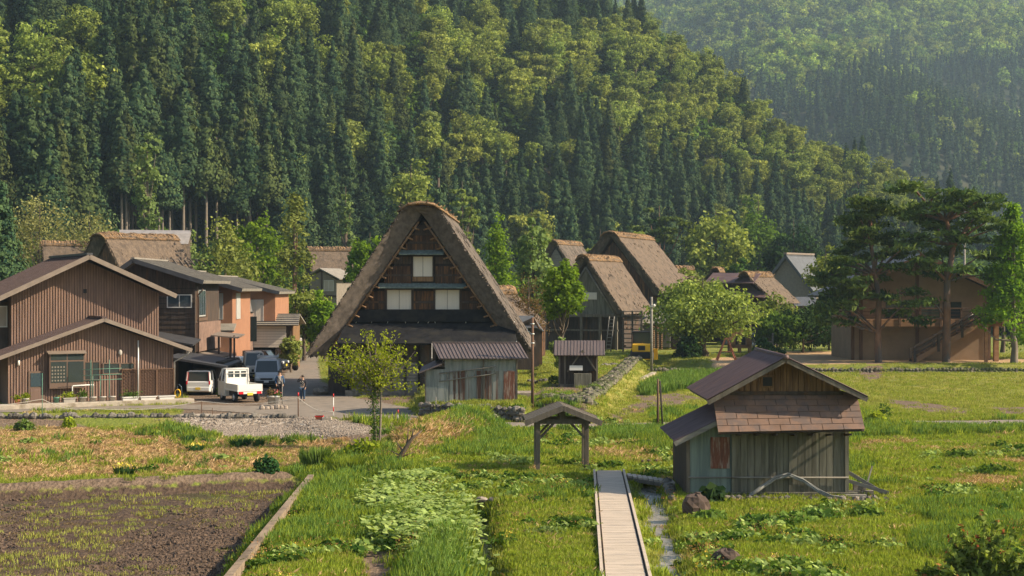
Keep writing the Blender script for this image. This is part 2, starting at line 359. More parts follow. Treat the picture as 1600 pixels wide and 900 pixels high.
hx = np.concatenate([np.arange(-500, -300, 25), np.arange(-300, 700, 8), np.arange(700, 901, 25)]); hy = np.concatenate([np.arange(200, 700, 8), np.arange(700, 1800, 20)])
HX, HY = np.meshgrid(hx, hy); HZ = hz(HX, HY); HZ[0] = np.where(np.abs(hx) < 78, HZ[0]-.3, -.8)
hi = np.arange(HX.size).reshape(HX.shape); hf = np.stack([hi[:-1, :-1], hi[:-1, 1:], hi[1:, 1:], hi[1:, :-1]], -1).reshape(-1, 4)
me = mesh_np('hills', np.stack([HX, HY, HZ], -1).reshape(-1, 3), hf, MT['under'], smooth=True); o = bpy.data.objects.new('hills', me); col.objects.link(o); tag(o, kind='structure')
# ================================================================ FOLIAGE
def leaves(C, size, rng, elong=1.0, outward=None, updown=0.3, tint=None, nz=.75):
    n = len(C); a = rng.normal(size=(n, 3))
    if outward is not None: a = a*nz+outward
    a /= np.linalg.norm(a, axis=1)[:, None]+1e-9
    b = rng.normal(size=(n, 3)); b -= (b*a).sum(1)[:, None]*a; b /= np.linalg.norm(b, axis=1)[:, None]+1e-9
    c = np.cross(a, b); s = size*rng.uniform(.6, 1.35, n)[:, None]
    V = np.stack([C-b*s*elong*.5, C+c*s*.42, C+b*s*elong*.55, C-c*s*.42], 1).reshape(-1, 3)
    Fq = np.arange(n*4).reshape(n, 4); return V, Fq, np.repeat(tint if tint is not None else rng.random(n), 4)
def tree_mesh(parts, mats):            # parts: list of (V, F, tint, midx)
    V = []; Fc = []; T = []; MI = []; b = 0
    for v, f, t, k in parts:
        V.append(v); Fc.append(np.asarray(f)+b); T.append(t); MI.append(np.full(len(f), k)); b += len(v)
    return np.concatenate(V), np.concatenate(Fc), np.concatenate(T), np.concatenate(MI)
def tube_np(pts, r, n=6):
    m = MB(); m.tube(pts, r, n, cap=False); return np.array(m.v), np.array(m.f), np.zeros(len(m.v))
def cat_np(ps):
    V = []; Fc = []; T = []; b = 0
    for v, f, t in ps: V.append(v); Fc.append(np.asarray(f)+b); T.append(t); b += len(v)
    return np.concatenate(V), np.concatenate(Fc), np.concatenate(T)
def cedar_np(h, w, bare, ncl, nl, ls, rng):
    t = bare+(1-bare)*(1-rng.random(ncl)**.68); t = np.sort(t)
    rad = w*.5*np.clip((1-(t-bare)/(1-bare)), 0, 1)**(.8 if bare > .3 else 1.0)
    rad = np.where((t-bare) < .08, rad*.75, rad)
    ang = rng.random(ncl)*6.283; rr = rad*rng.uniform(.55, 1.05, ncl)
    cc = np.stack([np.cos(ang)*rr, np.sin(ang)*rr, t*h-rr*.25], 1)
    csz = np.clip(rad*.42, .35, w*.16)+.12
    ct = np.clip(rng.normal(.45, .25, ncl), 0, 1)
    k = np.repeat(np.arange(ncl), nl)
    off = rng.normal(size=(ncl*nl, 3))*.5; off[:, 2] *= .7
    C = cc[k]+off*csz[k][:, None]
    out = C.copy(); out[:, 2] = 0; out /= np.linalg.norm(out, axis=1)[:, None]+1e-6; out[:, 2] += .45
    V, Fq, T = leaves(C, ls, rng, 1.5, out*1.0+off*.9, nz=.32, tint=np.clip(ct[k]+rng.normal(0, .12, len(k)), 0, 1))
    # added dark inner mass, blocks light so that the crown is not see-through
    n = 7; zs = [bare*h+.3, (bare+(1-bare)*.2)*h, (bare+(1-bare)*.5)*h, (bare+(1-bare)*.8)*h]; rs = [w*.08, w*.22, w*.12, .02]
    cv, cf, ctt = tube_np([(0, 0, z) for z in zs], rs, n)
    return cat_np([(V, Fq, T), (cv, cf, ctt)])
def blob_crown(rng, h, w, d0, nb, nl, ls, flat=.8, tz=None, spread=.30, elong=1.2, dens=1.0, shape='round', core=.0):
    """nb leaf clumps inside an uneven crown between d0*h and h"""
    th = h*(1-d0); ctr = h*(d0+(1-d0)*.5)
    u = rng.normal(size=(nb, 3)); u /= np.linalg.norm(u, axis=1)[:, None]
    q = rng.uniform(.35, 1.0, nb)**.6
    cc = u*q[:, None]*np.array([w*.5, w*.5, th*.5])*.86
    if shape == 'cone':
        tt = rng.random(nb)**1.3; a = rng.random(nb)*6.283; r = w*.5*(1-tt)**.8*rng.uniform(.4, 1, nb)+.1; cc = np.stack([np.cos(a)*r, np.sin(a)*r, (tt-.5)*th], 1)
    if shape == 'vase':
        cc[:, :2] *= (.55+.6*((cc[:, 2]/th)+.5))[:, None]
    dn = np.arctan2(cc[:, 1], cc[:, 0]); ph = rng.uniform(0, 6.28, 4); mod = .86+.16*np.sin(2*dn+ph[0])+.12*np.sin(3*dn+ph[1]+cc[:, 2]*3/th)+.12*np.sin(cc[:, 2]*9/th+ph[2]); cc = cc*mod[:, None]
    cc[:, 2] += ctr
    cs = w*spread*rng.uniform(.45, 1.0, nb)*.55; ct = np.clip(rng.normal(.5, .22, nb), 0, 1)
    k = np.repeat(np.arange(nb), nl)
    o3 = rng.normal(size=(nb*nl, 3)); o3 /= np.linalg.norm(o3, axis=1)[:, None]; o3 *= rng.uniform(.3, 1.2, nb*nl)[:, None]
    outn = o3.copy(); o3[:, 2] *= flat; C = cc[k]+o3*cs[k][:, None]
    V, Fq, T = leaves(C, ls, rng, elong, outn*.8+np.array([0, 0, .35]), nz=.5, tint=np.clip(ct[k]+rng.normal(0, .15, len(k))+outn[:, 2]*.0, 0, 1))
    return (V, Fq, T), cc
def limbs(rng, h, w, cc, d0, r0, nlim=7, lean=0.0, forks=1):
    """trunk that splits into limbs that reach toward clumps"""
    ps = []; zt = h*d0
    pts = [(0, 0, -.3), (rng.normal()*.02*h, rng.normal()*.02*h, zt*.5), (lean*zt, rng.normal()*.02*h, zt), (lean*h*.6, 0, h*(d0+(1-d0)*.55)), (lean*h*.8, 0, h*.93)]
    ps.append(tube_np(pts, [r0*1.25, r0*.95, r0*.8, r0*.4, r0*.1], 8))
    sel = rng.choice(len(cc), min(nlim, len(cc)), replace=False)
    for i in sel:
        c = cc[i]; zb = np.clip(c[2]*.55, zt*.7, h*.7); f = (zb-zt)/(h-zt+1e-6)
        b = np.array([lean*zb*.8, 0, zb]); mid = (b+c)/2+np.array([0, 0, -.04*h])+rng.normal(size=3)*.03*w
        ps.append(tube_np([b, mid, c], [r0*.38, r0*.25, r0*.07], 5))
    return cat_np(ps)
def make_tree(name, label, cat, x, y, h, w, d0=.25, kind='round', mat='leaf_green', bark='bark', nb=60, nl=60, ls=.3, seed=0, r0=None, group=None, lean=0, base=None, flat=.8, spread=.3, nlim=8, elong=1.2):
    rng = np.random.default_rng(seed+int(abs(x)*7+y)); bz = base if base is not None else base_z(x, y)
    t = thing(name, label, cat, (x, y, bz), rng.random()*0, group)
    r0 = r0 or h*.018+.05
    if kind == 'cedar':
        V, Fq, T = cedar_np(h, w, d0, nb, nl, ls, rng); tr = tube_np([(0, 0, -.4), (0, 0, h*.5), (0, 0, h*.95)], [r0*1.2, r0*.8, r0*.1], 7)
    else:
        (V, Fq, T), cc = blob_crown(rng, h, w, d0, nb, nl, ls, flat, shape=kind, spread=spread, elong=elong); tr = limbs(rng, h, w, cc, d0*.9, r0, nlim, lean)
        if lean: V = V+np.stack([lean*V[:, 2]*.8, 0*V[:, 2], 0*V[:, 2]], 1)
    a = bpy.data.objects.new('trunk', mesh_np('trunk', tr[0], tr[1], MT[bark], smooth=True)); col.objects.link(a); a.parent = t
    b = bpy.data.objects.new('crown', mesh_np('crown', V, Fq, MT[mat], T)); col.objects.link(b); b.parent = t
    return t
# ---------------------------------------------------------------- forest
def scatter(name, pts, kinds, scl, rotz, protos, label=None, cat=None, kind='stuff', tilt=None):
    n = len(pts); me = bpy.data.meshes.new(name); me.vertices.add(n); me.vertices.foreach_set('co', np.asarray(pts, np.float32).ravel())
    a = me.attributes.new('k', 'INT', 'POINT'); a.data.foreach_set('value', np.asarray(kinds, np.int32))
    a = me.attributes.new('s', 'FLOAT', 'POINT'); a.data.foreach_set('value', np.asarray(scl, np.float32))
    rv = np.zeros((n, 3), np.float32); rv[:, 2] = rotz
    a = me.attributes.new('r', 'FLOAT_VECTOR', 'POINT'); a.data.foreach_set('vector', rv.ravel())
    o = bpy.data.objects.new(name, me); col.objects.link(o); tag(o, label, cat, kind=kind)
    g = bpy.data.node_groups.new(name+'_spread', 'GeometryNodeTree')
    g.interface.new_socket('Geometry', in_out='INPUT', socket_type='NodeSocketGeometry'); g.interface.new_socket('Geometry', in_out='OUTPUT', socket_type='NodeSocketGeometry')
    N = g.nodes; L = g.links; gi = N.new('NodeGroupInput'); go = N.new('NodeGroupOutput'); jn = N.new('GeometryNodeJoinGeometry')
    def att(nm, ty):
        q = N.new('GeometryNodeInputNamedAttribute'); q.data_type = ty; q.inputs[0].default_value = nm; return q.outputs[0]
    for i, p in enumerate(protos):
        ip = N.new('GeometryNodeInstanceOnPoints'); oi = N.new('GeometryNodeObjectInfo'); oi.inputs['Object'].default_value = p; oi.inputs['As Instance'].default_value = True
        cp = N.new('FunctionNodeCompare'); cp.data_type = 'INT'; cp.operation = 'EQUAL'; L.new(att('k', 'INT'), cp.inputs[2]); cp.inputs[3].default_value = i
        L.new(gi.outputs[0], ip.inputs['Points']); L.new(cp.outputs[0], ip.inputs['Selection']); L.new(oi.outputs['Geometry'], ip.inputs['Instance'])
        L.new(att('r', 'FLOAT_VECTOR'), ip.inputs['Rotation']); L.new(att('s', 'FLOAT'), ip.inputs['Scale']); L.new(ip.outputs[0], jn.inputs[0])
    L.new(jn.outputs[0], go.inputs[0])
    md = o.modifiers.new('spread', 'NODES'); md.node_group = g
    return o
def proto_obj(name, V, Fq, T, MI, mats):      # a mesh used only through the spread of a stuff object
    return bpy.data.objects.new(name, mesh_np(name, V, Fq, mats, T, midx=MI))
rg = np.random.default_rng(11)
cedar_meshes = []                     # (trunk mesh, crown mesh) pairs, unit = metres, 26 m tall
for i, (h, w, bare, nc, nl_, ls_, mt) in enumerate([(26, 9.8, .08, 240, 36, .42, 'cedar'), (25, 9.0, .10, 230, 36, .42, 'cedar'), (27, 10.8, .08, 250, 36, .44, 'cedar'), (24, 9.6, .1, 220, 30, .46, 'cedar_olive'), (28, 7.4, .50, 150, 30, .5, 'cedar_olive'), (28, 7.2, .55, 150, 30, .5, 'cedar')]):
    V, Fq, T = cedar_np(h, w, bare, nc, nl_, ls_, rg); tr = tube_np([(0, 0, -1.2), (0, 0, h*.4), (0, 0, h*.95)], [.36, .26, .05], 6)
    cedar_meshes.append((mesh_np('trunk', tr[0], tr[1], MT['bark_pale'], smooth=True), mesh_np('crown', V, Fq, MT[mt], T)))
broad_meshes = []
for i, (h, w, nb, mt) in enumerate([(21, 13, 60, 'leaf_far'), (19, 11, 55, 'leaf_far'), (21, 12.5, 60, 'leaf_gold'), (20, 11.5, 60, 'leaf_olive')]):
    (V, Fq, T), cc = blob_crown(rg, h, w, .3, nb, 60, .62, .7, spread=.32); tr = limbs(rg, h, w, cc, .2, .28, 6)
    broad_meshes.append((mesh_np('trunk', tr[0], tr[1], MT['bark'], smooth=True), mesh_np('crown', V, Fq, MT[mt], T)))
far_protos = []
for i, (h, w, nc, mt) in enumerate([(24, 6.5, 70, 'cedar'), (22, 6, 70, 'cedar'), (23, 6.2, 70, 'cedar_olive')]):
    V, Fq, T = cedar_np(h, w, .12, nc, 16, .95, rg); far_protos.append(proto_obj('far_cedar', V, Fq, T, None, [MT[mt]]))
for i, (h, w, nb, mt) in enumerate([(14, 14, 34, 'leaf_sunny'), (12, 12, 34, 'leaf_sunny'), (12, 12, 34, 'leaf_gold'), (13, 12, 40, 'leaf_green'), (13, 11, 40, 'leaf_olive')]):
    (V, Fq, T), cc = blob_crown(rg, h, w, .0, nb, 26, 1.2, .7, spread=.38); far_protos.append(proto_obj('far_leaf_tree', V, Fq, T, None, [MT[mt]]))
def jgrid(x0, x1, y0, y1, s, rng):
    X, Y = np.meshgrid(np.arange(x0, x1, s), np.arange(y0, y1, s)); X = X+rng.uniform(-.42, .42, X.shape)*s; Y = Y+rng.uniform(-.42, .42, Y.shape)*s
    return X.ravel(), Y.ravel()
# light woods on the slopes, as ellipses in the photo's frame: (cx, cy, rx, ry)
WOODS = [(1040, 60, 100, 60), (1140, 140, 80, 40), (940, 20, 110, 45), (60, 40, 120, 70), (0, 80, 110, 60), (265, 125, 95, 42), (335, 175, 45, 28), (310, 45, 45, 35), (345, 78, 30, 25), (650, 50, 55, 32), (755, 62, 60, 28), (640, 20, 90, 22), (800, 95, 60, 18), (880, 30, 110, 42), (985, 45, 70, 55), (1050, 95, 50, 35), (820, 175, 40, 16), (880, 178, 25, 14), (1010, 120, 60, 26), (1090, 150, 60, 24), (1170, 195, 60, 30), (1270, 205, 70, 28), (1390, 240, 60, 40), (1160, 260, 28, 24), (645, 268, 32, 22), (700, 8, 200, 20), (545, 5, 60, 16), (1000, 85, 60, 20), (1300, 225, 80, 20), (1235, 180, 50, 24), (450, 195, 10, 12)]
X, Y = jgrid(-260, 210, 228, 720, 6.3, rg)
Xa, Ya = jgrid(-80, -30, 226, 285, 4.2, rg); X = np.concatenate([X, Xa]); Y = np.concatenate([Y, Ya])
yf = YF(X)+(fbm(X, Y, 90, 31, 3)-.5)*25; Z = hz(X, Y)
px = 800+F*X/Y; pyb = 450-F*(Z-7)/Y
ok = (Y > yf-14) & (Y < yf+285) & (px > -130) & (px < 1500) & (pyb > -120) & (Z > 3)
X, Y, Z, px, pyb = X[ok], Y[ok], Z[ok], px[ok], pyb[ok]; pc = pyb-F*19/Y
wd_ = np.zeros(len(X)); nn = fbm(px, pc*1.6, 60, 51, 3)
for cx, cy, rx, ry in WOODS: wd_ = np.maximum(wd_, 1.25-np.sqrt(((px-cx)/rx)**2+((pc-cy)/ry)**2))
fr0 = (Y < YF(X)+34) & (px > 150) & (px < 430)
isw = ((wd_+(nn-.5)*.7 > np.where(pc < 190, .07, .17)) | (rg.random(len(X)) < .02)) & ~fr0
# broadleaved trees stand wider apart
keep = (~isw) | (rg.random(len(X)) < .85)
X, Y, Z, px, pc, isw = X[keep], Y[keep], Z[keep], px[keep], pc[keep], isw[keep]
# keep the crowns of the slope from covering: cull those far outside
D = np.hypot(X, Y); scl = rg.uniform(.66, 1.06, len(X))*np.interp(D, [250, 330, 460], [1, .80, .66])
kind = np.where(isw, 0, rg.choice([0, 1, 2, 3], len(X), p=[.36, .32, .22, .10]))
front = (~isw) & (Y < YF(X)+34) & (px > 175) & (px < 420)
kind = np.where(front, rg.choice([4, 5], len(X)), kind)
wk = np.where(pc < 70, rg.choice([0, 1, 2, 3], len(X), p=[.40, .34, .16, .10]), rg.choice([0, 1, 2, 3], len(X), p=[.30, .25, .22, .23]))
wk = np.where((px > 160) & (px < 350) & (pc > 80) & (pc < 215), 3, wk)
vis = (px > -15) & (px < 1470) & (pc > 5)
def individuals(sel, n, meshes, kk, namer):
    ii = np.where(sel & vis)[0]; ii = ii[np.argsort(D[ii]-6*scl[ii])][:n]
    for i in ii:
        name, label, cat, group = namer(px[i], pc[i])
        t = thing(name, label, cat, (X[i], Y[i], Z[i]-.2), rg.random()*6.28, group); t.scale = (scl[i],)*3
        for nm, m in zip(('trunk', 'crown'), meshes[kk[i]]):
            o = bpy.data.objects.new(nm, m); col.objects.link(o); o.parent = t
    m = np.zeros(len(X), bool); m[ii] = True; return m
LMK = [(60, 'above the big dark conifer at the left edge'), (180, 'above the thin-leaved olive trees'), (270, 'round the slender pale tree'), (370, 'above the wide olive larch'), (450, 'above the bright maple'), (530, 'above the lone thatched house'), (620, 'above the left slope of the big thatched roof'), (710, 'above the ridge of the big thatched roof'), (800, 'above the pointed bright larch'), (880, 'above the bright young tree'), (960, 'above the middle thatched pair'), (1050, 'above the light pine boughs'), (1150, 'above the large light-green tree'), (1260, 'above the smooth grey-roofed house'), (1600, 'at the falling end of the ridge')]
def place_(a, b):
    w_ = [l for q, l in LMK if a < q][0]; h_ = 'high on the slope' if b < 90 else 'halfway up the slope' if b < 200 else 'low on the slope'; return h_+' '+w_
def nm_c(a, b):
    bare = 175 < a < 420
    return ('cedar_tree', ('tall bare-stemmed dark cedar ' if bare else 'dark pointed cedar ')+place_(a, b), 'cedar tree', 'cedars on the near slope')
def nm_b(a, b): return ('broadleaf_tree', 'yellow-green broadleaf tree '+place_(a, b), 'tree', 'broadleaf trees on the near slope')
mi = individuals(~isw, 300, cedar_meshes, kind, nm_c)
mb = individuals(isw, 300, broad_meshes, wk, nm_b)
rest = ~(mi | mb)
def joined(pair, name):
    t, c = pair; me = c.copy(); me.name = name; return bpy.data.objects.new(name, me)
pr = [joined(p, 'hill_tree') for p in cedar_meshes+broad_meshes]
kk = np.where(isw, 6+wk, kind)
for nm, s_ in (('cedar_forest', rest & ~isw), ('broadleaf_forest', rest & isw)):
    scatter(nm, np.stack([X, Y, Z-.3], -1)[s_], kk[s_], scl[s_], rg.random(s_.sum())*6.28, pr)
# far hill
X2, Y2 = jgrid(-60, 760, 760, 1750, 8.0, rg); Z2 = hz(X2, Y2); p2 = 800+F*X2/Y2; q2 = 450-F*(Z2-7)/Y2-F*8/Y2
ok = (p2 > 880) & (p2 < 1720) & (q2 > -70) & (q2 < 420); X2, Y2, Z2, p2, q2 = X2[ok], Y2[ok], Z2[ok], p2[ok], q2[ok]
lim = 95+np.clip((1500-p2)/16, -25, 40)+(fbm(p2, q2, 130, 61, 3)-.5)*150
ced = (q2 > lim) & (rg.random(len(X2)) < .92)
k2 = np.where(ced, rg.choice([0, 1, 2, 6], len(X2), p=[.45, .40, .12, .03]), rg.choice([3, 4, 5, 6, 7], len(X2), p=[.36, .30, .06, .16, .12]))
scatter('far_hill_forest', np.stack([X2, Y2, Z2-1], -1), k2, np.where(ced, rg.uniform(.6, 1.0, len(X2)), rg.uniform(.6, 1.35, len(X2))), rg.random(len(X2))*6.28, far_protos)
print('hill trees', len(X), 'far', len(X2))
# ================================================================ BUILDINGS
def W(name, c, **k): MT[name] = M(name, c, **k); return MT[name]
W('batten', (.215, .135, .10), rough=.75, var=.3, scale=2.5, stretch=(3, 3, .25), c2=(.13, .085, .07), c2scale=1.2, c2t=.6)
W('batten_gap', (.155, .10, .078), rough=.8, var=.2, scale=2, stretch=(3, 3, .3))
W('dark_wood', (.060, .045, .036), rough=.85, var=.4, scale=3, stretch=(2, 2, .3), c2=(.11, .06, .032), c2scale=.9, c2t=.6)
W('black_wood', (.030, .024, .021), rough=.85, var=.4, scale=3, stretch=(2, 2, .3))
W('panel_wood', (.06, .033, .020), rough=.8, var=.5, scale=2.2, stretch=(3, 3, .3), c2=(.17, .08, .030), c2scale=1.3, c2t=.55)
W('grey_wood', (.20, .185, .16), rough=.9, var=.35, scale=3, stretch=(.3, 2, 2), c2=(.11, .095, .08), c2t=.6)
W('grey_wood_v', (.14, .132, .10), rough=.9, var=.4, scale=3, stretch=(3, 3, .25), c2=(.08, .075, .055), c2scale=1.4, c2t=.55)
W('post_wood', (.13, .11, .085), rough=.9, var=.35, scale=3, stretch=(2, 2, .3), bmp=.4)
W('brown_post', (.11, .062, .038), rough=.85, var=.3, scale=3, stretch=(2, 2, .3))
W('warm_wood', (.20, .115, .055), rough=.8, var=.45, scale=2.5, stretch=(4, 4, .3), c2=(.13, .07, .035), c2scale=2, c2t=.55)
W('thatch', (.125, .10, .080), rough=.95, var=.4, scale=2.2, stretch=(2.5, 2.5, .5), bmp=.9, c2=(.07, .058, .048), c2scale=.9, c2t=.5, c2stretch=(1, 2, .6))
W('thatch_light', (.125, .092, .066), rough=.95, var=.35, scale=2.6, stretch=(2.5, 2.5, .5), bmp=.9, c2=(.085, .064, .048), c2scale=.8, c2t=.55)
W('thatch_dark', (.11, .09, .075), rough=.95, var=.4, scale=3, stretch=(1, 1, 1), bmp=.9)
W('straw_cap', (.28, .175, .09), rough=.95, var=.45, scale=4, stretch=(1, 1, 1), bmp=1, c2=(.14, .10, .065), c2scale=1.6, c2t=.55)
W('roof_purple', (.135, .105, .10), rough=.6, var=.15, scale=2, stretch=(4, .3, .3), metal=.2, c2=(.10, .08, .075), c2scale=1, c2t=.6)
W('roof_maroon', (.085, .058, .055), rough=.6, var=.2, scale=2, stretch=(4, .3, .3), metal=.2)
W('roof_grey', (.22, .20, .17), rough=.7, var=.2, scale=2, stretch=(1, 1, 1))
W('roof_dark', (.05, .05, .055), rough=.55, var=.2, scale=2)
W('roof_blue', (.085, .09, .098), rough=.6, var=.2, scale=2)
W('trim_tan', (.20, .16, .13), rough=.7, var=.15, scale=2)
W('shingle', (.19, .118, .085), rough=.8, var=.22, scale=1.6, c2=(.14, .10, .085), c2scale=2.5, c2t=.52)
W('rusty_roof', (.13, .085, .08), rough=.6, var=.3, scale=1.5, stretch=(.4, 4, 1), metal=.2, c2=(.24, .12, .07), c2scale=1.1, c2t=.64, c2stretch=(.25, 5, 1))
W('tin', (.25, .26, .24), rough=.55, var=.2, scale=2, stretch=(3, 3, .3), metal=.2, c2=(.16, .18, .17), c2scale=1.5, c2t=.55)
W('tin_rust', (.27, .27, .245), rough=.6, var=.2, scale=2, stretch=(4, 4, .2), metal=.2, c2=(.12, .06, .04), c2scale=1.1, c2t=.50, c2stretch=(4, 4, .15))
W('tin_green', (.17, .215, .195), rough=.6, var=.2, scale=2, stretch=(4, 4, .2), metal=.15, c2=(.115, .15, .14), c2t=.5)
W('rust', (.15, .06, .038), rough=.85, var=.4, scale=4, stretch=(3, 3, .4), c2=(.28, .22, .18), c2scale=3, c2t=.56)
W('shutter', (.58, .52, .44), rough=.8, var=.05, scale=1.5, stretch=(6, 1, .2), bmp=.05)
W('plaster', (.40, .36, .31), rough=.9, var=.1, scale=1)
W('mud_plaster', (.19, .165, .135), rough=.9, var=.15)
W('orange', (.29, .145, .085), rough=.9, var=.12, scale=1.2)
W('mud_wall', (.25, .175, .115), rough=.9, var=.15, scale=.8)
W('deck_orange', (.28, .155, .085), rough=.8, var=.2, scale=2, stretch=(.4, 2, 2))
W('net', (.018, .018, .02), spec=.05, rough=1, var=.3, scale=3, c2=(.028, .027, .025), c2t=.55)
W('white', (.68, .66, .62), rough=.4, var=.05, scale=1, bmp=0)
W('cream_paint', (.62, .58, .50), rough=.45, var=.05, scale=1, bmp=0)
W('alu', (.55, .55, .53), rough=.4, var=.05, scale=1, bmp=0, metal=.3)
W('brown_alu', (.13, .085, .062), rough=.5, var=.1, scale=1, bmp=0)
W('stone', (.19, .17, .145), rough=.95, var=.35, scale=2.5, bmp=.8, c2=(.10, .09, .075), c2t=.5)
W('stone_pale', (.30, .25, .205), rough=.95, var=.35, scale=2.5, bmp=.8, c2=(.20, .16, .13), c2t=.55)
W('rock_brown', (.085, .06, .048), rough=.95, var=.4, scale=2.5, bmp=1)
W('deck_plank', (.46, .38, .30), rough=.85, var=.16, scale=2.2, stretch=(.6, 5, 1), bmp=.3, c2=(.34, .29, .24), c2scale=1.3, c2t=.6)
W('terracotta', (.45, .16, .08), rough=.85, var=.15)
W('plastic_grey', (.38, .35, .31), rough=.7, var=.15)
W('plastic_green', (.10, .22, .16), rough=.6, var=.1)
W('red', (.55, .03, .03), rough=.5, var=.1, bmp=0)
W('yellow', (.72, .40, .02), rough=.45, var=.08, bmp=0)
W('plate', (.75, .52, .06), rough=.5, var=.05, bmp=0)
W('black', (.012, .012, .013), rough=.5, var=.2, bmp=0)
W('rubber', (.02, .02, .02), rough=.85, var=.2)
W('tarp', (.24, .22, .21), rough=.5, var=.2, scale=1.5)
W('brick_brown', (.20, .13, .10), rough=.85, var=.3, scale=3)
def glass(name, c, r=.08):
    m, t, b, N, L = newmat(name); b.inputs['Base Color'].default_value = (*c, 1); b.inputs['Roughness'].default_value = r; b.inputs['Specular IOR Level'].default_value = .7; MT[name] = m
glass('glass', (.035, .045, .045)); glass('glass_blue', (.04, .06, .075)); glass('glass_brown', (.07, .055, .045), .15)
class FP:                              # a facade plane: photo sight line -> local (x, z)
    def __init__(s, ox, oy, oz, rz): s.o = (ox, oy, oz); s.c, s.s = math.cos(rz), math.sin(rz); s.rz = rz
    def __call__(s, px, py, d=0):
        u = (px-800)/F; nx, ny = -s.s, s.c      # local y axis in world
        # point (uY, Y): ((uY-ox)*nx + (Y-oy)*ny) = d
        Y = (d+s.o[0]*nx+s.o[1]*ny)/(u*nx+ny); X = u*Y
        return ((X-s.o[0])*s.c+(Y-s.o[1])*s.s, H0-(py-450)/F*Y-s.o[2])
def window(par, x0, x1, z0, z1, y=0, fr=.06, mat='alu', pane='glass', mull=1, name='window', depth=.05, hbar=0):
    m = MB(); yo = y-depth
    m.box(x0, x1, yo, y+.02, z0, z0+fr); m.box(x0, x1, yo, y+.02, z1-fr, z1); m.box(x0, x0+fr, yo, y+.02, z0+fr, z1-fr); m.box(x1-fr, x1, yo, y+.02, z0+fr, z1-fr)
    for k in range(mull):
        c = x0+(x1-x0)*(k+1)/(mull+1); m.box(c-fr*.4, c+fr*.4, yo+.01, y+.02, z0+fr, z1-fr)
    for k in range(hbar):
        c = z0+(z1-z0)*(k+1)/(hbar+1); m.box(x0+fr, x1-fr, yo+.015, y+.018, c-fr*.3, c+fr*.3)
    w = m.build(name, MT[mat], par); p = MB(); p.box(x0+fr*.8, x1-fr*.8, y-.022, y+.015, z0+fr*.8, z1-fr*.8); p.build('pane', MT[pane], w); return w
def rough_disp(o, amt=.08, size=.5):
    tx = bpy.data.textures.new('rough', 'CLOUDS'); tx.noise_scale = size; tx.noise_depth = 3
    d = o.modifiers.new('rough', 'DISPLACE'); d.texture = tx; d.strength = amt; d.mid_level = .5; d.texture_coords = 'LOCAL'
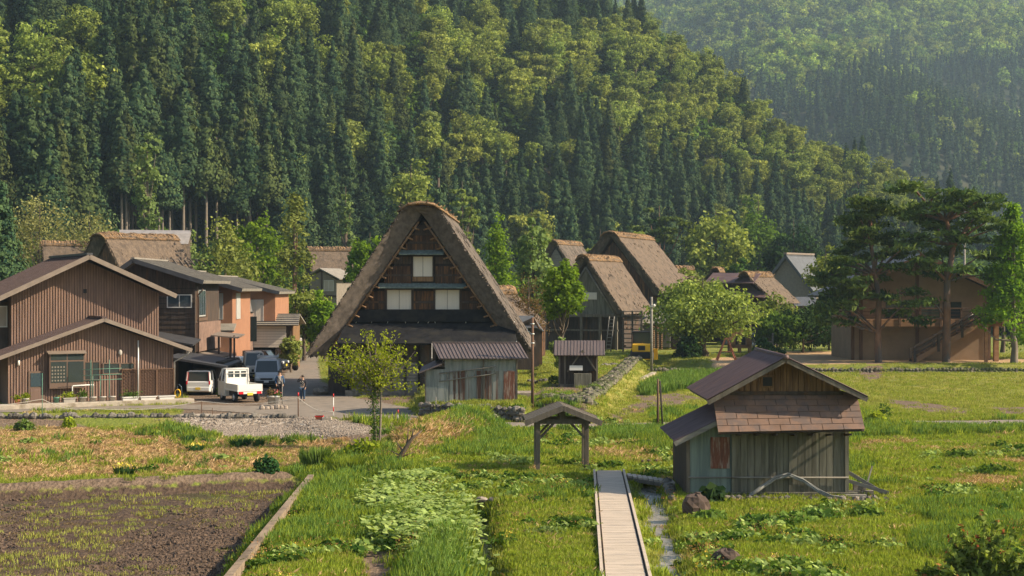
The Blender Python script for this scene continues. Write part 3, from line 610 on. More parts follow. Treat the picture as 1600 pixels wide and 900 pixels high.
def thatched(name, label, loc, rz, hw, ze, zr, D, th=1.1, ov=1.2, wallm='panel_wood', group=None, cap=1.0, roofm='thatch', wx=None, cat='thatched house', slant=.9, hwl=None, zel=None, basewall='dark_wood', z0=0, bh=None, tophw=.16):
    t = thing(name, label, cat, loc, rz, group)
    hwl = hwl or hw; zel = zel if zel is not None else ze
    # roof: profile swept in segments along the ridge, displaced
    def prof(w, e, s, ti, k):          # one side points from eave to ridge, ti = inset of the lower face
        a = []
        for q in np.linspace(0, 1, 15): a.append((s*(w*(1-q)+hw*tophw*q)+0, e+(zr-.45*cap-e)*q+.006*hw*math.sin(q*math.pi)))
        a += [(s*hw*tophw*.93, zr-.14*cap), (s*hw*tophw*.55, zr)]
        return a
    outer = prof(hwl, zel, -1, 0, 0)+prof(hw, ze, 1, 0, 0)[::-1]
    sl_ = math.hypot(hw*(1-tophw), zr-ze)/(zr-ze); ti = th*sl_
    inner = []
    xi = hw-ti; xil = hwl-ti
    zin = zr-.25-th*.25
    for q in np.linspace(0, 1, 17): inner.append((-(xil*(1-q))-.02, zel-.05*(1-q)+(zin-zel)*q))
    for q in np.linspace(1, 0, 17): inner.append(((xi*(1-q))+.02, ze+(zin-ze)*q))
    ny = max(8, int(D/.7)); ys = np.linspace(-ov, D+ov, ny); m = MB(); n = len(outer); k = len(inner)
    ring = n+k; vs = []
    for i, y in enumerate(ys):
        f = 0
        for (x, z) in outer: vs.append((x, y, z))
        yi = y+(slant if i == 0 else -slant if i == len(ys)-1 else 0)
        for (x, z) in inner[::-1]: vs.append((x, yi, z))
    fs = []
    for i in range(ny-1):
        for j in range(ring): fs.append((i*ring+j, (i+1)*ring+j, (i+1)*ring+(j+1) % ring, i*ring+(j+1) % ring))
    m.add(vs, fs)
    # end faces: strips between outer and inner
    e = []
    for i, flip in ((0, 0), (ny-1, 1)):
        b = i*ring; oi = [b+j for j in range(n)]; ii = [b+n+j for j in range(k)][::-1]
        # subdivide strip in 3 across for texture relief
        P_ = [vs[a] for a in oi]; Q_ = [vs[a] for a in ii]; L_n = min(n, k)
        P_ = [P_[int(round(q))] for q in np.linspace(0, n-1, 33)]; Q_ = [Q_[int(round(q))] for q in np.linspace(0, k-1, 33)]
        g = [[tuple(np.array(P_[a])*(1-s_)+np.array(Q_[a])*s_) for s_ in (0, .33, .66, 1)] for a in range(33)]
        vv = [p for r_ in g for p in r_]; ff = []
        for a in range(32):
            for s_ in range(3):
                q = (a*4+s_, a*4+s_+1, (a+1)*4+s_+1, (a+1)*4+s_); ff.append(q if flip else q[::-1])
        em = MB(); em.add(vv, ff); e.append(em)
    r = m.build('roof', MT[roofm], t); rough_disp(r, .20, .45)
    for em in e: rough_disp(em.build('thatch_edge', MT['thatch_dark' if roofm != 'thatch_light' else 'thatch'], r), .16, .3)
    fr = MB(); r2 = random.Random(int(abs(loc[0])*7)); no = len(outer)
    for j in range(int(60*hw)):                       # loose straw ends along the cut gable edge and the eaves
        q = r2.random()*(no-1.01); a = int(q); p0 = np.array(outer[a]); p1 = np.array(outer[a+1]); pp_ = p0+(p1-p0)*(q-a); k_ = r2.random()
        p = (pp_[0], -ov+.1, pp_[1]-.06); fr.bar(p, (p[0]+r2.uniform(-.12, .12), -ov-r2.uniform(.03, .22), p[2]-r2.uniform(0, .14)), .045)
    for sgn, w_e, z_e in ((1, hw, ze), (-1, hwl, zel)):
        for j in range(int(D*9)):
            y_ = r2.uniform(-ov, D+ov); x_ = sgn*(w_e-r2.uniform(.0, ti*.7)); fr.bar((x_, y_, z_e+.1), (x_+sgn*r2.uniform(-.02, .12), y_+r2.uniform(-.08, .08), z_e-r2.uniform(.05, .25)), .05)
    for j in range(int(D*20)):                        # raised and sunken patches of stems down the slopes
        sgn = r2.choice((-1, 1)); q = r2.uniform(.05, .9); w_e, z_e = (hw, ze) if sgn > 0 else (hwl, zel); y_ = r2.uniform(-ov+.1, D+ov-.1); q2 = q+r2.uniform(.02, .05)
        f_ = lambda q: (sgn*(w_e*(1-q)+hw*tophw*q+.03), z_e+(zr-.45*cap-z_e)*q+.0); a_, b_ = f_(q), f_(min(q2, .97)); fr.bar((a_[0], y_, a_[1]), (b_[0], y_+r2.uniform(-.06, .06), b_[1]), .05, .04)
    fr.build('loose_straw', MT[roofm], r)
    # straw ridge cap: many rough straw bundles
    c = MB(); rnd = random.Random(int(abs(loc[0])*10)+3); y = -ov-.15
    while y < D+ov+.1:
        dz = rnd.uniform(-.06, .1)
        pts = [(-hw*tophw*1.12, y, zr-.42*cap+dz*.3), (-hw*tophw*.6, y+rnd.uniform(-.05, .05), zr+.02+dz), (0, y, zr+.14+dz), (hw*tophw*.6, y+rnd.uniform(-.05, .05), zr+.02+dz), (hw*tophw*1.12, y, zr-.42*cap+dz*.3)]
        c.tube(pts, [.05, .08, .10, .08, .05], 5); y += rnd.uniform(.12, .2)
    for j in range(int(D*16)):
        x = rnd.uniform(-1, 1)*hw*tophw; y0 = rnd.uniform(-ov-.3, D+ov+.2); z_ = zr+.1-.3*(x/(hw*tophw))**2*cap
        c.bar((x, y0, z_), (x+rnd.uniform(-.35, .35), y0+rnd.uniform(-.4, .4), z_+rnd.uniform(0, .22)), .05)
    c.build('ridge_cap', MT['straw_cap'], r)
    # gable walls and ground floor
    wxl = (wx or xi)+.1; bb = bh if bh is not None else ze
    wm = MB()
    wm.prism([(-xil-.05 if wx is None else -wx, z0), (wxl, z0), (wxl, ze-.25), (0.05, zin-.35), (-xil-.05 if wx is None else -wx, zel-.25)], 0, D)
    wm.build('wall', MT[wallm], t)
    return t
# ---------------- big thatched house
fp = FP(XA(660, 100.5), 100.5, 0, R(-1.4)); BX = XA(660, 100.5)
t = thatched('thatched_house', 'largest thatched farmhouse with steep gable and three pale shuttered windows facing the road', (BX, 100.5, 0), R(-1.4), 7.2, 2.95, 12.35, 14.5, th=1.08, ov=1.3, wallm='black_wood', hwl=7.5, zel=2.65, wx=5.75, slant=.8, bh=4, tophw=.19)
def boards(par, x0, x1, z0, z1, y, n, mat, rnd, name='board_panel'):
    m = MB(); w = (x1-x0)/n
    for i in range(n): m.box(x0+i*w+.012, x0+(i+1)*w-.012, y-.03-rnd.uniform(0, .02), y+.0, z0, z1)
    return m.build(name, MT[mat], par)
rn = random.Random(4)
def gx_(px, py): return fp(px, py)
big = t
rows = [(488, 500, 575, 748), (453, 486, 568, 752), (433, 442, 560, 745), (403, 428, 592, 725), (350, 362, 645, 675), (368, 386, 636, 684)]
def panel(px0, px1, py0, py1, n, mat='panel_wood'):
    x0, z1 = fp(px0, py0); x1, z0 = fp(px1, py1); boards(big, x0, x1, z0, z1, -.03, n, mat, rn)
for a, b in ((570, 602), (646, 678), (722, 750)): panel(a, b, 455, 470, 8); panel(a, b, 474, 496, 8)
for a, b in ((600, 643), (680, 722)): panel(a, b, 416, 429, 10); panel(a, b, 431, 443, 10)
panel(610, 643, 401, 412, 7, 'dark_wood'); panel(680, 712, 401, 412, 7, 'dark_wood')
panel(634, 688, 381, 393, 12); panel(640, 682, 368, 378, 10, 'panel_wood'); panel(648, 674, 352, 365, 6, 'dark_wood')
pt = MB()
for px0, px1, py in ((592, 728, 446), (625, 694, 394)):   # narrow pent roofs between the storeys
    x0, z = fp(px0, py); x1, _ = fp(px1, py); pt.slab((x0, -.75, z-.14), (x1, -.75, z-.14), (x1, 0, z+.16), (x0, 0, z+.16), .06)
pt.build('pent_roof', MT['tin_green'], big)
bt = MB()
for px0, px1, py in ((640, 684, 366), (636, 690, 379), (560, 765, 472), (570, 755, 498), (585, 740, 430)):
    x0, z = fp(px0, py); x1, _ = fp(px1, py); bt.box(x0, x1, -.09, -.02, z-.06, z+.06)
for px in (603, 645, 679, 720):
    x, z1 = fp(px, 450); bt.box(x-.07, x+.07, -.1, -.02, z1-2.0, z1)
bt.build('beam', MT['dark_wood'], big)
for px0, px1, py0, py1 in ((605, 643, 453, 488), (680, 718, 453, 488), (646, 676, 401, 432)):
    x0, z1 = fp(px0, py0); x1, z0 = fp(px1, py1); mid = (x0+x1)/2
    m = MB(); m.box(x0, mid-.015, -.10, -.06, z0, z1); m.box(mid+.015, x1, -.10, -.06, z0, z1); m.build('window', MT['shutter'], big)
    m = MB(); m.box(x0-.07, x0, -.16, -.03, z0, z1+.06); m.box(x1, x1+.07, -.16, -.03, z0, z1+.06); m.box(x0, x1, -.16, -.03, z1, z1+.06); m.build('window_frame', MT['dark_wood'], big)
    m = MB(); m.box(x0-.05, x1+.05, -.14, -.03, z0-.32, z0-.02); m.build('sill_board', MT['warm_wood'], big)
# bamboo poles lashed under the thatch
m = MB()
for s in (-1, 1):
    x0 = s*6.0; m.tube([(x0, -.55, 2.9), (s*.2, -.55, 11.3)], .07, 6)
    for q in np.linspace(.05, .95, 13):
        x = x0*(1-q)+s*.2*q; z = 2.9+8.4*q; m.tube([(x-s*.35, -.75, z-.1), (x+s*.35, -.35, z+.15)], .06, 5)
m.build('rafter', MT['warm_wood'], big)
# black-netted skirt roof and the wall below it
x0, z1 = fp(545, 500); x1, _ = fp(805, 500); _, z0 = fp(545, 536, -2.2)
sk = MB(); sk.slab((x0-.5, -2.4, z0), (x1+.2, -2.4, z0), (x1-.1, -.05, z1-.05), (x0-.1, -.05, z1-.05), .16); s_ = sk.build('skirt_roof', MT['net'], big)
tie = MB()
for px in (558, 582, 607, 633, 655, 671, 679, 728):
    x, _ = fp(px, 500); dx = rn.uniform(-.2, .2); tie.tube([(x, -.05, z1-.05), (x+dx*.3, -.25, z1-.15), (x+dx, -.45, z1-.42)], .022, 4)
tie.tube([(x1-.05, -.1, z1-.1), (x1, -1.4, z1-1.3), (x1+.15, -2.35, z0+.1)], .03, 4)
tie.build('rope', MT['white'], s_)
m = MB()
m.box(-4.75, 4.55, -.45, -.04, z1-.1, z1+.7); m.build('netted_band', MT['net'], big)
for px0, px1, mat, nme in ((548, 655, 'grey_wood', 'plank_wall'), (655, 800, 'dark_wood', 'plank_wall')):
    a, _ = fp(px0, 600, -1.2); b, _ = fp(px1, 600, -1.2); m = MB(); zt = fp(px0, 540, -1.2)[1]; nb = 9
    for i in range(nb): m.box(a, b, -1.2-.03*(i % 2), -.1, .35+i*(zt-.3)/nb*.62, .35+(i+1)*(zt-.3)/nb*.62-.02)
    m.build(nme, MT[mat], big)
    m = MB(); m.box(a, b, -1.16, -.1, .35+(zt-.3)*.62, z0+.35); m.build('upper_wall', MT['dark_wood'], big)
    m = MB()
    for q in np.linspace(0, 1, 6): m.box(a+(b-a)*q-.07, a+(b-a)*q+.07, -1.30, -1.1, 0, z0+.2)
    m.build('post', MT['black_wood'], big)
a, _ = fp(515, 600, 0); b2, _ = fp(545, 600, 0)
m = MB(); m.box(a, b2, -.6, 12, 0, 3.4); m.build('side_wall', MT['black_wood'], big)
m = MB(); m.box(a+1.2, x1, -1.35, -.9, -.05, .38); m.build('footing', MT['stone'], big)
# ---------------- thatched pair in the middle
t = thatched('thatched_house', 'middle-sized thatched house with an open timber front, nearest of the pair beside the wheel loader', (XA(916, 154), 154, .8), R(-22), 4.3, 3.6, 9.35, 8.5, th=.9, ov=1.0, wallm='grey_wood_v', roofm='thatch_light', wx=3.3, slant=.6, group=None, z0=3.4)
fq = FP(XA(916, 154), 154, .8, R(-22)); m = MB()
for x in (-4.3, -2.4, -.5, 1.5, 3.2): m.box(x-.12, x+.12, -.2, .05, 0, 3.6)
m.box(-4.6, 3.5, -.22, .02, 3.3, 3.6); m.box(-4.5, 3.4, -.2, 0, 1.9, 2.05)
m.box(-4.4, 3.4, 5.5, 5.7, 0, 3.6); m.build('timber_frame', MT['post_wood'], t)
m = MB(); m.box(-4.4, -2.9, .1, .3, 0, 3.4); m.box(.2, 1.4, .5, .7, 0, 3.3); m.box(-4.5, 3.4, 1.5, 8, 0, 3.3); m.build('inner_wall', MT['dark_wood'], t)
m = MB(); m.box(-.9, 1.15, -.1, -.03, 5.05, 5.75); m.build('window', MT['shutter'], t)
m = MB()
for q in (0, 1): m.tube([(-3+q*6, -.15, 3.7), (0, -.15, 8.3)], .09, 6)
m.build('rafter', MT['grey_wood'], t)
m = MB()
for i in range(5): m.bar((.9+.05*i+i*.5, 3.0-.9*2, 0), (.9+i*.5, 1.2, 0), .01)
# log racks leaning on its corner
t2 = thing('firewood_rack', 'open wooden rack of stacked poles in front of the middle thatched house', 'rack', (XA(973, 149), 149, .8), R(-10)); m = MB()
for x in (0, .9, 1.8): m.box(x-.05, x+.05, -.05, .05, 0, 4.0); m.box(x-.05, x+.05, .7, .8, 0, 4.0)
for z in np.linspace(.4, 3.9, 9): m.box(-.1, 1.95, -.1, .85, z, z+.07)
m.build('frame', MT['post_wood'], t2); m = MB(); rr = random.Random(3)
for k in range(14): x = rr.uniform(0, 1.8); z = .45+.44*rr.randrange(7); m.tube([(x, -.15, z+.12), (x+rr.uniform(-.1, .1), .9, z+.12)], .09, 6)
for k in range(8): x = .9+k*.14; m.tube([(x, -.35, 0), (x+.1, -.08, 1.7)], .06, 5)
m.build('firewood', MT['brown_post'], t2)
t2 = thing('ladder', 'grey wooden ladder leaning against the middle thatched house', 'ladder', (XA(952, 150), 150, .8), R(-22)); m = MB()
m.tube([(-.25, -.4, 0), (-.25, .8, 3.4)], .05, 6); m.tube([(.25, -.4, 0), (.25, .8, 3.4)], .05, 6); m.build('rail', MT['grey_wood'], t2); m = MB()
for z in np.arange(.3, 3.3, .35): m.tube([(-.25, -.4+z/3.4*1.2, z), (.25, -.4+z/3.4*1.2, z)], .035, 5)
m.build('rung', MT['grey_wood'], t2)
t = thatched('thatched_house', 'tall thatched house behind the open-fronted one, dark red-brown gable in shade', (XA(957, 172), 172, 1.0), R(-22), 6.3, 5.2, 12.1, 12, th=1.1, ov=1.0, wallm='panel_wood', roofm='thatch_light', wx=5.0, slant=.7)
m = MB(); m.box(-1.2, .3, -.1, -.03, 4.6, 7.2); m.build('window', MT['shutter'], t); m = MB(); m.box(2.1, 2.5, -.1, -.03, 5.6, 6.1); m.box(-1.6, -1.2, -.1, -.03, 8.6, 9.1); m.build('vent', MT['shutter'], t)
m = MB(); m.slab((-2, -1.2, 3.6), (6.0, -1.2, 3.6), (6.0, 0, 4.6), (-2, 0, 4.6), .1); m.build('skirt_roof', MT['roof_dark'], t)
# lean-to in front at the right of it
t2 = thing('plank_shed', 'grey plank lean-to between the two middle thatched houses and the round cherry tree', 'shed', (XA(1008, 160), 160, .65), R(-12)); m = MB()
for i in range(8): m.box(-2.6, 2.6, 0-.03*(i % 2), 3, .2+i*.3, .2+(i+1)*.3-.02)
m.build('wall', MT['grey_wood'], t2); m = MB(); m.slab((-3, -.6, 2.7), (3.1, -.6, 2.7), (3.1, 3.2, 3.9), (-3, 3.2, 3.9), .12); m.build('roof', MT['roof_grey'], t2)
m = MB(); m.box(2.7, 4.4, .4, 2, 0, 2.6); m.build('side_room', MT['dark_wood'], t2); window(t2, 3.0, 4.2, 1.2, 2.2, .4, mat='alu')
m = MB(); m.box(-2.5, 2.5, 3.05, 3.25, 0, 3.3); m.build('rear_wall', MT['dark_wood'], t2)
t2 = thing('firewood_stack', 'tall narrow stack of split firewood beside the plank lean-to', 'firewood', (XA(1028, 157), 157, .65), 0); m = MB()
for i in range(12):
    for j in range(3): m.tube([(-.45+j*.4, -.3, .15+i*.2), (-.45+j*.4, .5, .15+i*.2)], .11, 6)
m.build('log', MT['terracotta'] if 0 else MT['warm_wood'], t2)
thatched('thatched_house', 'small shaded thatched gable furthest left in the middle group', (XA(868, 205), 205, 1.2), R(-25), 4.6, 5.5, 12.0, 7, th=.9, ov=.8, wallm='grey_wood', wx=3.6)
# ---------------- thatched houses at the left
t = thatched('thatched_house', 'broad thatched house rising behind the brown metal-clad roof at left', (XA(166, 150), 150, 1), R(-40), 6.2, 4.5, 11.2, 7.0, th=1.1, ov=.9, wallm='panel_wood', roofm='thatch_light', wx=5.2, slant=.8, tophw=.2)
m = MB(); m.box(-.6, 1.0, -.1, -.03, 7.1, 8.2); m.build('window', MT['shutter'], t)
m = MB()
for i in range(10): x0_ = 3.1; m.bar((3.35, 4+i*.7, 8.9), (3.95, 4.15+i*.7, 8.25), .12)
for i in range(9): m.bar((3.45, 4+i*.75, 8.75+.1*(i % 2)), (3.45, 4.9+i*.75, 8.8), .09)
m.build('snow_hook', MT['thatch_dark'], t)
t = thatched('thatched_house', 'thatched house whose ridge lies under a white tarpaulin, behind the broad one at left', (XA(182, 178), 178, 1), R(-75), 6.0, 5, 12.3, 7.5, th=1.1, ov=.8, wallm='dark_wood', roofm='thatch_light', wx=4.8)
m = MB(); m.slab((.1, .3, 12.75), (1.3, .3, 12.3), (1.3, 8.4, 12.3), (.1, 8.4, 12.75), .05); m.slab((1.25, 3.5, 12.35), (2.6, 3.8, 11.0), (2.5, 8, 11.1), (1.25, 8.4, 12.35), .05); m.build('tarpaulin', MT['tarp'], t)
thatched('thatched_house', 'pale thatched roof half hidden behind the bare trees at far left', (XA(75, 182), 182, 1), R(-70), 5.5, 5, 11.4, 5, th=1, ov=.6, wallm='dark_wood', roofm='thatch_light', wx=4.4)
t = thatched('thatched_house', 'thatched house standing alone between the tall conifer and the big thatched house', (XA(489, 212), 212, 2.2), R(-72), 4.3, 5.6, 10.3, 4.6, th=.9, ov=.6, wallm='dark_wood', roofm='thatch_light', wx=3.4)
t = thing('white_house', 'small pale house with tiled roof and pale window left of the big thatched house', 'house', (XA(505, 196), 196, 1.4), R(-20)); m = MB(); m.prism([(-1.9, 0), (1.9, 0), (1.9, 6.6), (-.2, 7.8), (-1.9, 7.0)], 0, 5); m.build('wall', MT['mud_plaster'], t)
m = MB(); m.slab((-.3, -.5, 8.15), (2.6, -.5, 6.75), (2.6, 5.5, 6.75), (-.3, 5.5, 8.15), .12); m.slab((-2.6, -.5, 7.0), (-.3, -.5, 8.15), (-.3, 5.5, 8.15), (-2.6, 5.5, 7.0), .12); m.build('roof', MT['roof_grey'], t)
window(t, .1, 1.5, 5.2, 6.6, 0, pane='plaster'); m = MB(); m.box(-1.85, 1.85, -.06, -.01, 4.4, 4.7); m.box(-.3, -.1, -.06, -.01, 4.7, 7.8); m.build('beam', MT['dark_wood'], t)
# ---------------- behind the big house, right
t = thatched('thatched_house', 'worn thatched roof sloping down just behind the right flank of the big thatched house', (XA(752, 136), 136, .5), R(-22), 3.6, 3.2, 6.5, 6.5, th=.8, ov=.5, wallm='panel_wood', roofm='thatch_light', wx=3.5, cap=1.4)
t = thing('shed', 'little dark-roofed shed standing to the right of the big thatched house', 'shed', (XA(828, 124), 124, .4), 0); m = MB(); m.prism([(-1.1, 0), (1.0, 0), (1.0, 3.2), (.2, 4.2), (-1.1, 3.6)], 0, 2); m.build('wall', MT['dark_wood'], t)
m = MB(); m.slab((-1.4, -.3, 3.4), (.55, -.3, 3.4), (.3, 1.3, 4.35), (-1.4, 1.3, 4.35), .1); m.slab((.55, -.3, 3.4), (1.15, -.1, 3.1), (1.15, 2.2, 3.1), (.3, 1.3, 4.3), .08); m.build('roof', MT['roof_blue'], t)
m = MB(); m.bar((.3, -.1, 4.2), (.8, -.25, 3.3), .09); m.build('barge_board', MT['warm_wood'], t)
# ---------------- dark group by the playground
t = thatched('thatched_house', 'thatched house with dark balcony floors above the playground shrubs', (XA(1166, 172), 172, .65), R(-30), 3.9, 4.6, 8.0, 6.5, th=.9, ov=.6, wallm='dark_wood', roofm='thatch_light', wx=3.3)
m = MB(); m.slab((-4.6, -1.0, 7.0), (1.2, -1.0, 6.9), (1.2, 1.5, 8.0), (-4.6, 1.5, 8.1), .12); m.slab((-3.4, -1.2, 5.6), (2.6, -1.2, 5.3), (2.6, 0, 6.0), (-3.4, 0, 6.2), .1); m.slab((-2.6, -1.2, 3.0), (3, -1.2, 3.0), (3, 0, 3.6), (-2.6, 0, 3.6), .1); m.build('pent_roof', MT['rusty_roof'], t)
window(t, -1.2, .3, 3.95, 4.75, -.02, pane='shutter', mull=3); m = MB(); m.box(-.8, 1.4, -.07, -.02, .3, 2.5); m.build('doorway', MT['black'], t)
m = MB(); m.box(-3, 3, -.2, -.05, 2.85, 3.0); m.box(-2.4, -2.2, -.2, 0, 0, 5); m.box(2.2, 2.4, -.2, 0, 0, 5); m.build('beam', MT['plaster'], t)
t = thatched('thatched_house', 'tiny thatched ridge peeping over the round cherry tree', (XA(1118, 180), 180, .65), R(-15), 3.2, 6.0, 8.6, 4, th=.7, ov=.4, wallm='dark_wood', wx=2.5)
t = thatched('thatched_house', 'low thatched ridge among pines right of the tall middle thatched house', (XA(1056, 190), 190, .65), R(-60), 2.6, 6.4, 8.9, 2.2, th=.7, ov=.4, wallm='dark_wood', wx=2.5, roofm='thatch_light')
t = thing('tiled_house', 'steep smooth grey-roofed house with half-timbered plaster wall at the forest edge', 'house', (XA(1230, 208), 208, 1.5), R(-38)); m = MB(); m.prism([(-3.6, 0), (3.6, 0), (3.6, 5.2), (0, 9.6), (-3.6, 5.2)], 0, 7); m.build('wall', MT['mud_plaster'], t)
m = MB(); m.slab((0, -.6, 10.1), (4.4, -.6, 4.9), (4.4, 7.6, 4.9), (0, 7.6, 10.1), .35); m.slab((-4.4, -.6, 4.9), (0, -.6, 10.1), (0, 7.6, 10.1), (-4.4, 7.6, 4.9), .35); m.build('roof', MT['roof_blue'], t)
m = MB(); m.box(-.25, .25, -.6, 7.6, 10.05, 10.3); m.build('ridge_cap', MT['trim_tan'], t); m = MB()
for y in np.arange(.1, 7, 1.1): m.box(3.6, 3.66, y, y+.15, .2, 5)
m.box(3.6, 3.67, 0, 7, 3.3, 3.5); m.build('timber', MT['dark_wood'], t)
t = thing('small_house', 'low grey-roofed outbuilding beneath the smooth grey-roofed house', 'outbuilding', (XA(1252, 190), 190, .7), 0); m = MB(); m.box(-2.0, 2.0, 0, 3, 0, 4.2); m.build('wall', MT['dark_wood'], t); m = MB(); m.slab((-2.4, -.4, 4.1), (2.4, -.4, 4.1), (2.1, 2, 5.2), (-2.1, 2, 5.2), .1); m.build('roof', MT['roof_blue'], t)
# ---------------- brown metal-clad house, far left
BR = R(28)
def clad_gable(par, fpq, pts, y, name='wall', step=.165, D=9, mat='batten_gap', bmat='batten'):
    """pts: outline (x,z) of the gable wall; battens run up it"""
    m = MB(); m.prism(pts, y, y+D); m.build(name, MT[mat], par)
    xs = [p[0] for p in pts]; m = MB(); x = min(xs)+.06
    def top(x):
        best = []; n = len(pts)
        for i in range(n):
            (x1, z1), (x2, z2) = pts[i], pts[(i+1) % n]
            if min(x1, x2) <= x <= max(x1, x2) and abs(x2-x1) > 1e-6: best.append(z1+(z2-z1)*(x-x1)/(x2-x1))
        return min(best), max(best)
    while x < max(xs)-.03:
        a, b = top(x); m.box(x-.035, x+.035, y-.045, y+.01, a, b-.04); x += step
    m.build('batten', MT[bmat], par)
o_ = (XA(160, 93.0), 93.0)
t = thing('metal_clad_house', 'large brown batten-clad house with broad maroon gable roof at the left edge', 'house', (*o_, 0), BR)
fb = FP(*o_, 0, BR)
# upper block 1.2 m behind the annex front
d = 2.6
xl, _ = fb(17, 500, d); xr, zb = fb(248, 520, d); xa, za = fb(140, 398, d-1.4); xla, zla = fb(-60, 491, d-1.4); xra, zra = fb(276, 460, d-1.4)
def lin(x, x1, z1, x2, z2): return z1+(z2-z1)*(x-x1)/(x2-x1)
zl = lin(xl, xla, zla, xa, za)-.25; zr_ = lin(xr, xa, za, xra, zra)-.25
clad_gable(t, fb, [(xl, 0), (xr, 0), (xr, zr_), (xa, za-.3), (xl, zl)], d, D=9)
m = MB(); m.slab((xla, d-1.4, zla), (xa, d-1.4, za), (xa, d+10, za), (xla, d+10, zla), .14); m.slab((xa, d-1.4, za), (xra, d-1.4, zra), (xra, d+10, zra), (xa, d+10, za), .14)
rf = m.build('roof', MT['roof_maroon'], t); m = MB()
for x in np.arange(xla+.2, xra, .42):
    if abs(x-xa) < .15: continue
    z = lin(x, xla, zla, xa, za) if x < xa else lin(x, xa, za, xra, zra)
    # standing seams run from eave to ridge
for y in np.arange(d-1.2, d+10, .45):
    m.bar((xla, y, zla+.02), (xa, y, za+.02), .05); m.bar((xa, y, za+.02), (xra, y, zra+.02), .05)
m.build('roof_seam', MT['roof_maroon'], rf); m = MB(); m.box(xa-.18, xa+.18, d-1.45, d+10, za-.02, za+.12); m.build('ridge_cap', MT['roof_dark'], rf)
m = MB(); m.bar((xla, d-1.42, zla-.12), (xa, d-1.42, za-.12), .06, .28); m.bar((xa, d-1.42, za-.12), (xra, d-1.42, zra-.12), .06, .28); m.build('barge_board', MT['trim_tan'], rf)
m = MB(); m.box(xa+.02-.1, xa+.12, d-.08, d, za-2.35, za-2.1); m.build('vent', MT['black'], t)
x0, z0_ = fb(18, 517, d); m = MB(); m.box(xl-2.6, xl-.02, d+.8, d+8, 0, zl-.5); m.build('side_wall', MT['dark_wood'], t); x, z1 = fb(2, 478, d+.8); window(t, x-.4, x+.35, z1-1.3, z1, d+.8, pane='plaster', mull=0)
# annex
xl, _ = fb(12, 637); xr, _ = fb(271, 630); xa, za = fb(163, 497, -.9); xla, zla = fb(-45, 573, -.9); xra, zra = fb(300, 545, -.9)
zl = lin(xl, xla, zla, xa, za)-.22; zr_ = lin(xr, xa, za, xra, zra)-.22
clad_gable(t, fb, [(xl, .12), (xr, .12), (xr, zr_), (xa, za-.28), (xl, zl)], 0, D=2.58, name='annex_wall')
m = MB(); m.slab((xla, -.9, zla), (xa, -.9, za), (xa, 2.55, za), (xla, 2.55, zla), .1); m.slab((xa, -.9, za), (xra, -.9, zra), (xra, 2.55, zra), (xa, 2.55, za), .1)
rf = m.build('annex_roof', MT['roof_maroon'], t); m = MB(); m.box(xa-.15, xa+.15, -.95, 2.55, za-.02, za+.1)
for y in np.arange(-.7, 2.5, .45): m.bar((xla, y, zla+.02), (xa, y, za+.02), .05); m.bar((xa, y, za+.02), (xra, y, zra+.02), .05)
m.build('roof_seam', MT['roof_maroon'], rf); m = MB(); m.bar((xla, -.92, zla-.1), (xa, -.92, za-.1), .05, .22); m.bar((xa, -.92, za-.1), (xra, -.92, zra-.1), .05, .22); m.build('barge_board', MT['trim_tan'], rf)
def fw(px0, px1, py0, py1, d=0): a, b = fb(px0, py0, d); c, e = fb(px1, py1, d); return a, c, e, b
x0, x1, z0_, z1 = fw(75, 130, 552, 596); bw = MB(); bw.box(x0, x1, -.45, -.05, z0_-.35, z1+.05); w_ = bw.build('window', MT['brown_alu'], t)
m = MB(); m.box(x0+.08, (x0+x1)/2-.04, -.47, -.45, z0_, z1-.5); m.box((x0+x1)/2+.04, x1-.08, -.47, -.45, z0_, z1-.5); m.box(x0+.08, (x0+x1)/2-.04, -.47, -.45, z1-.40, z1-.05); m.box((x0+x1)/2+.04, x1-.08, -.47, -.45, z1-.40, z1-.05); m.build('pane', MT['glass'], w_)
m = MB()
for i in range(5):
    for j in range(5): cx_ = x0+.16+i*.17; cz = z0_+.12+j*.2; m.box(cx_-.045, cx_+.045, -.478, -.472, cz-.05, cz+.05)
m.build('curtain_dots', MT['mud_plaster'], w_); m = MB(); m.slab((x0-.1, -.62, z1+.0), (x1+.1, -.62, z1+.0), (x1+.1, -.04, z1+.14), (x0-.1, -.04, z1+.14), .04); m.build('window_hood', MT['trim_tan'], w_)
for a in ((131, 156, 565, 594), (160, 187, 567, 584), (187, 210, 567, 577)):
    x0, x1, z0_, z1 = fw(*a); window(t, x0, x1, z0_, z1, -.05, mat='brown_alu', pane='glass', mull=1 if a[0] == 131 else 0)
x0, x1, z0_, z1 = fw(44, 70, 580, 635); m = MB(); m.box(x0, x1, -.1, -.05, .15, z1); dr = m.build('door', MT['brown_alu'], t); m = MB(); m.box(x0+.12, x1-.12, -.12, -.1, 1.15, z1-.12); m.build('pane', MT['glass_blue'], dr); m = MB(); m.box(x0+.12, x1-.12, -.115, -.1, .3, 1.05); m.build('kick_panel', MT['batten_gap'], dr)
x0, x1, z0_, z1 = fw(189, 271, 577, 628); m = MB(); n = 3
for k in range(n):
    a = x0+(x1-x0)*k/n; b = x0+(x1-x0)*(k+1)/n; hh = z1-z0_
    for q in np.arange(-hh, b-a, .21):
        # diagonal slats both ways, clipped to the panel
        for s in (0, 1):
            p0x = max(0, q); p0z = max(0, -q); p1x = min(b-a, q+hh); p1z = p1x-q
            if p1x-p0x < .05: continue
            X0, X1 = (a+p0x, a+p1x) if s == 0 else (b-p0x, b-p1x)
            m.bar((X0, -.14-.02*s, z0_+p0z), (X1, -.14-.02*s, z0_+p1z), .02, .035)
    m.box(a, a+.06, -.2, -.1, z0_, z1); m.box(b-.06, b, -.2, -.1, z0_, z1); m.box(a, b, -.2, -.1, z1-.06, z1)
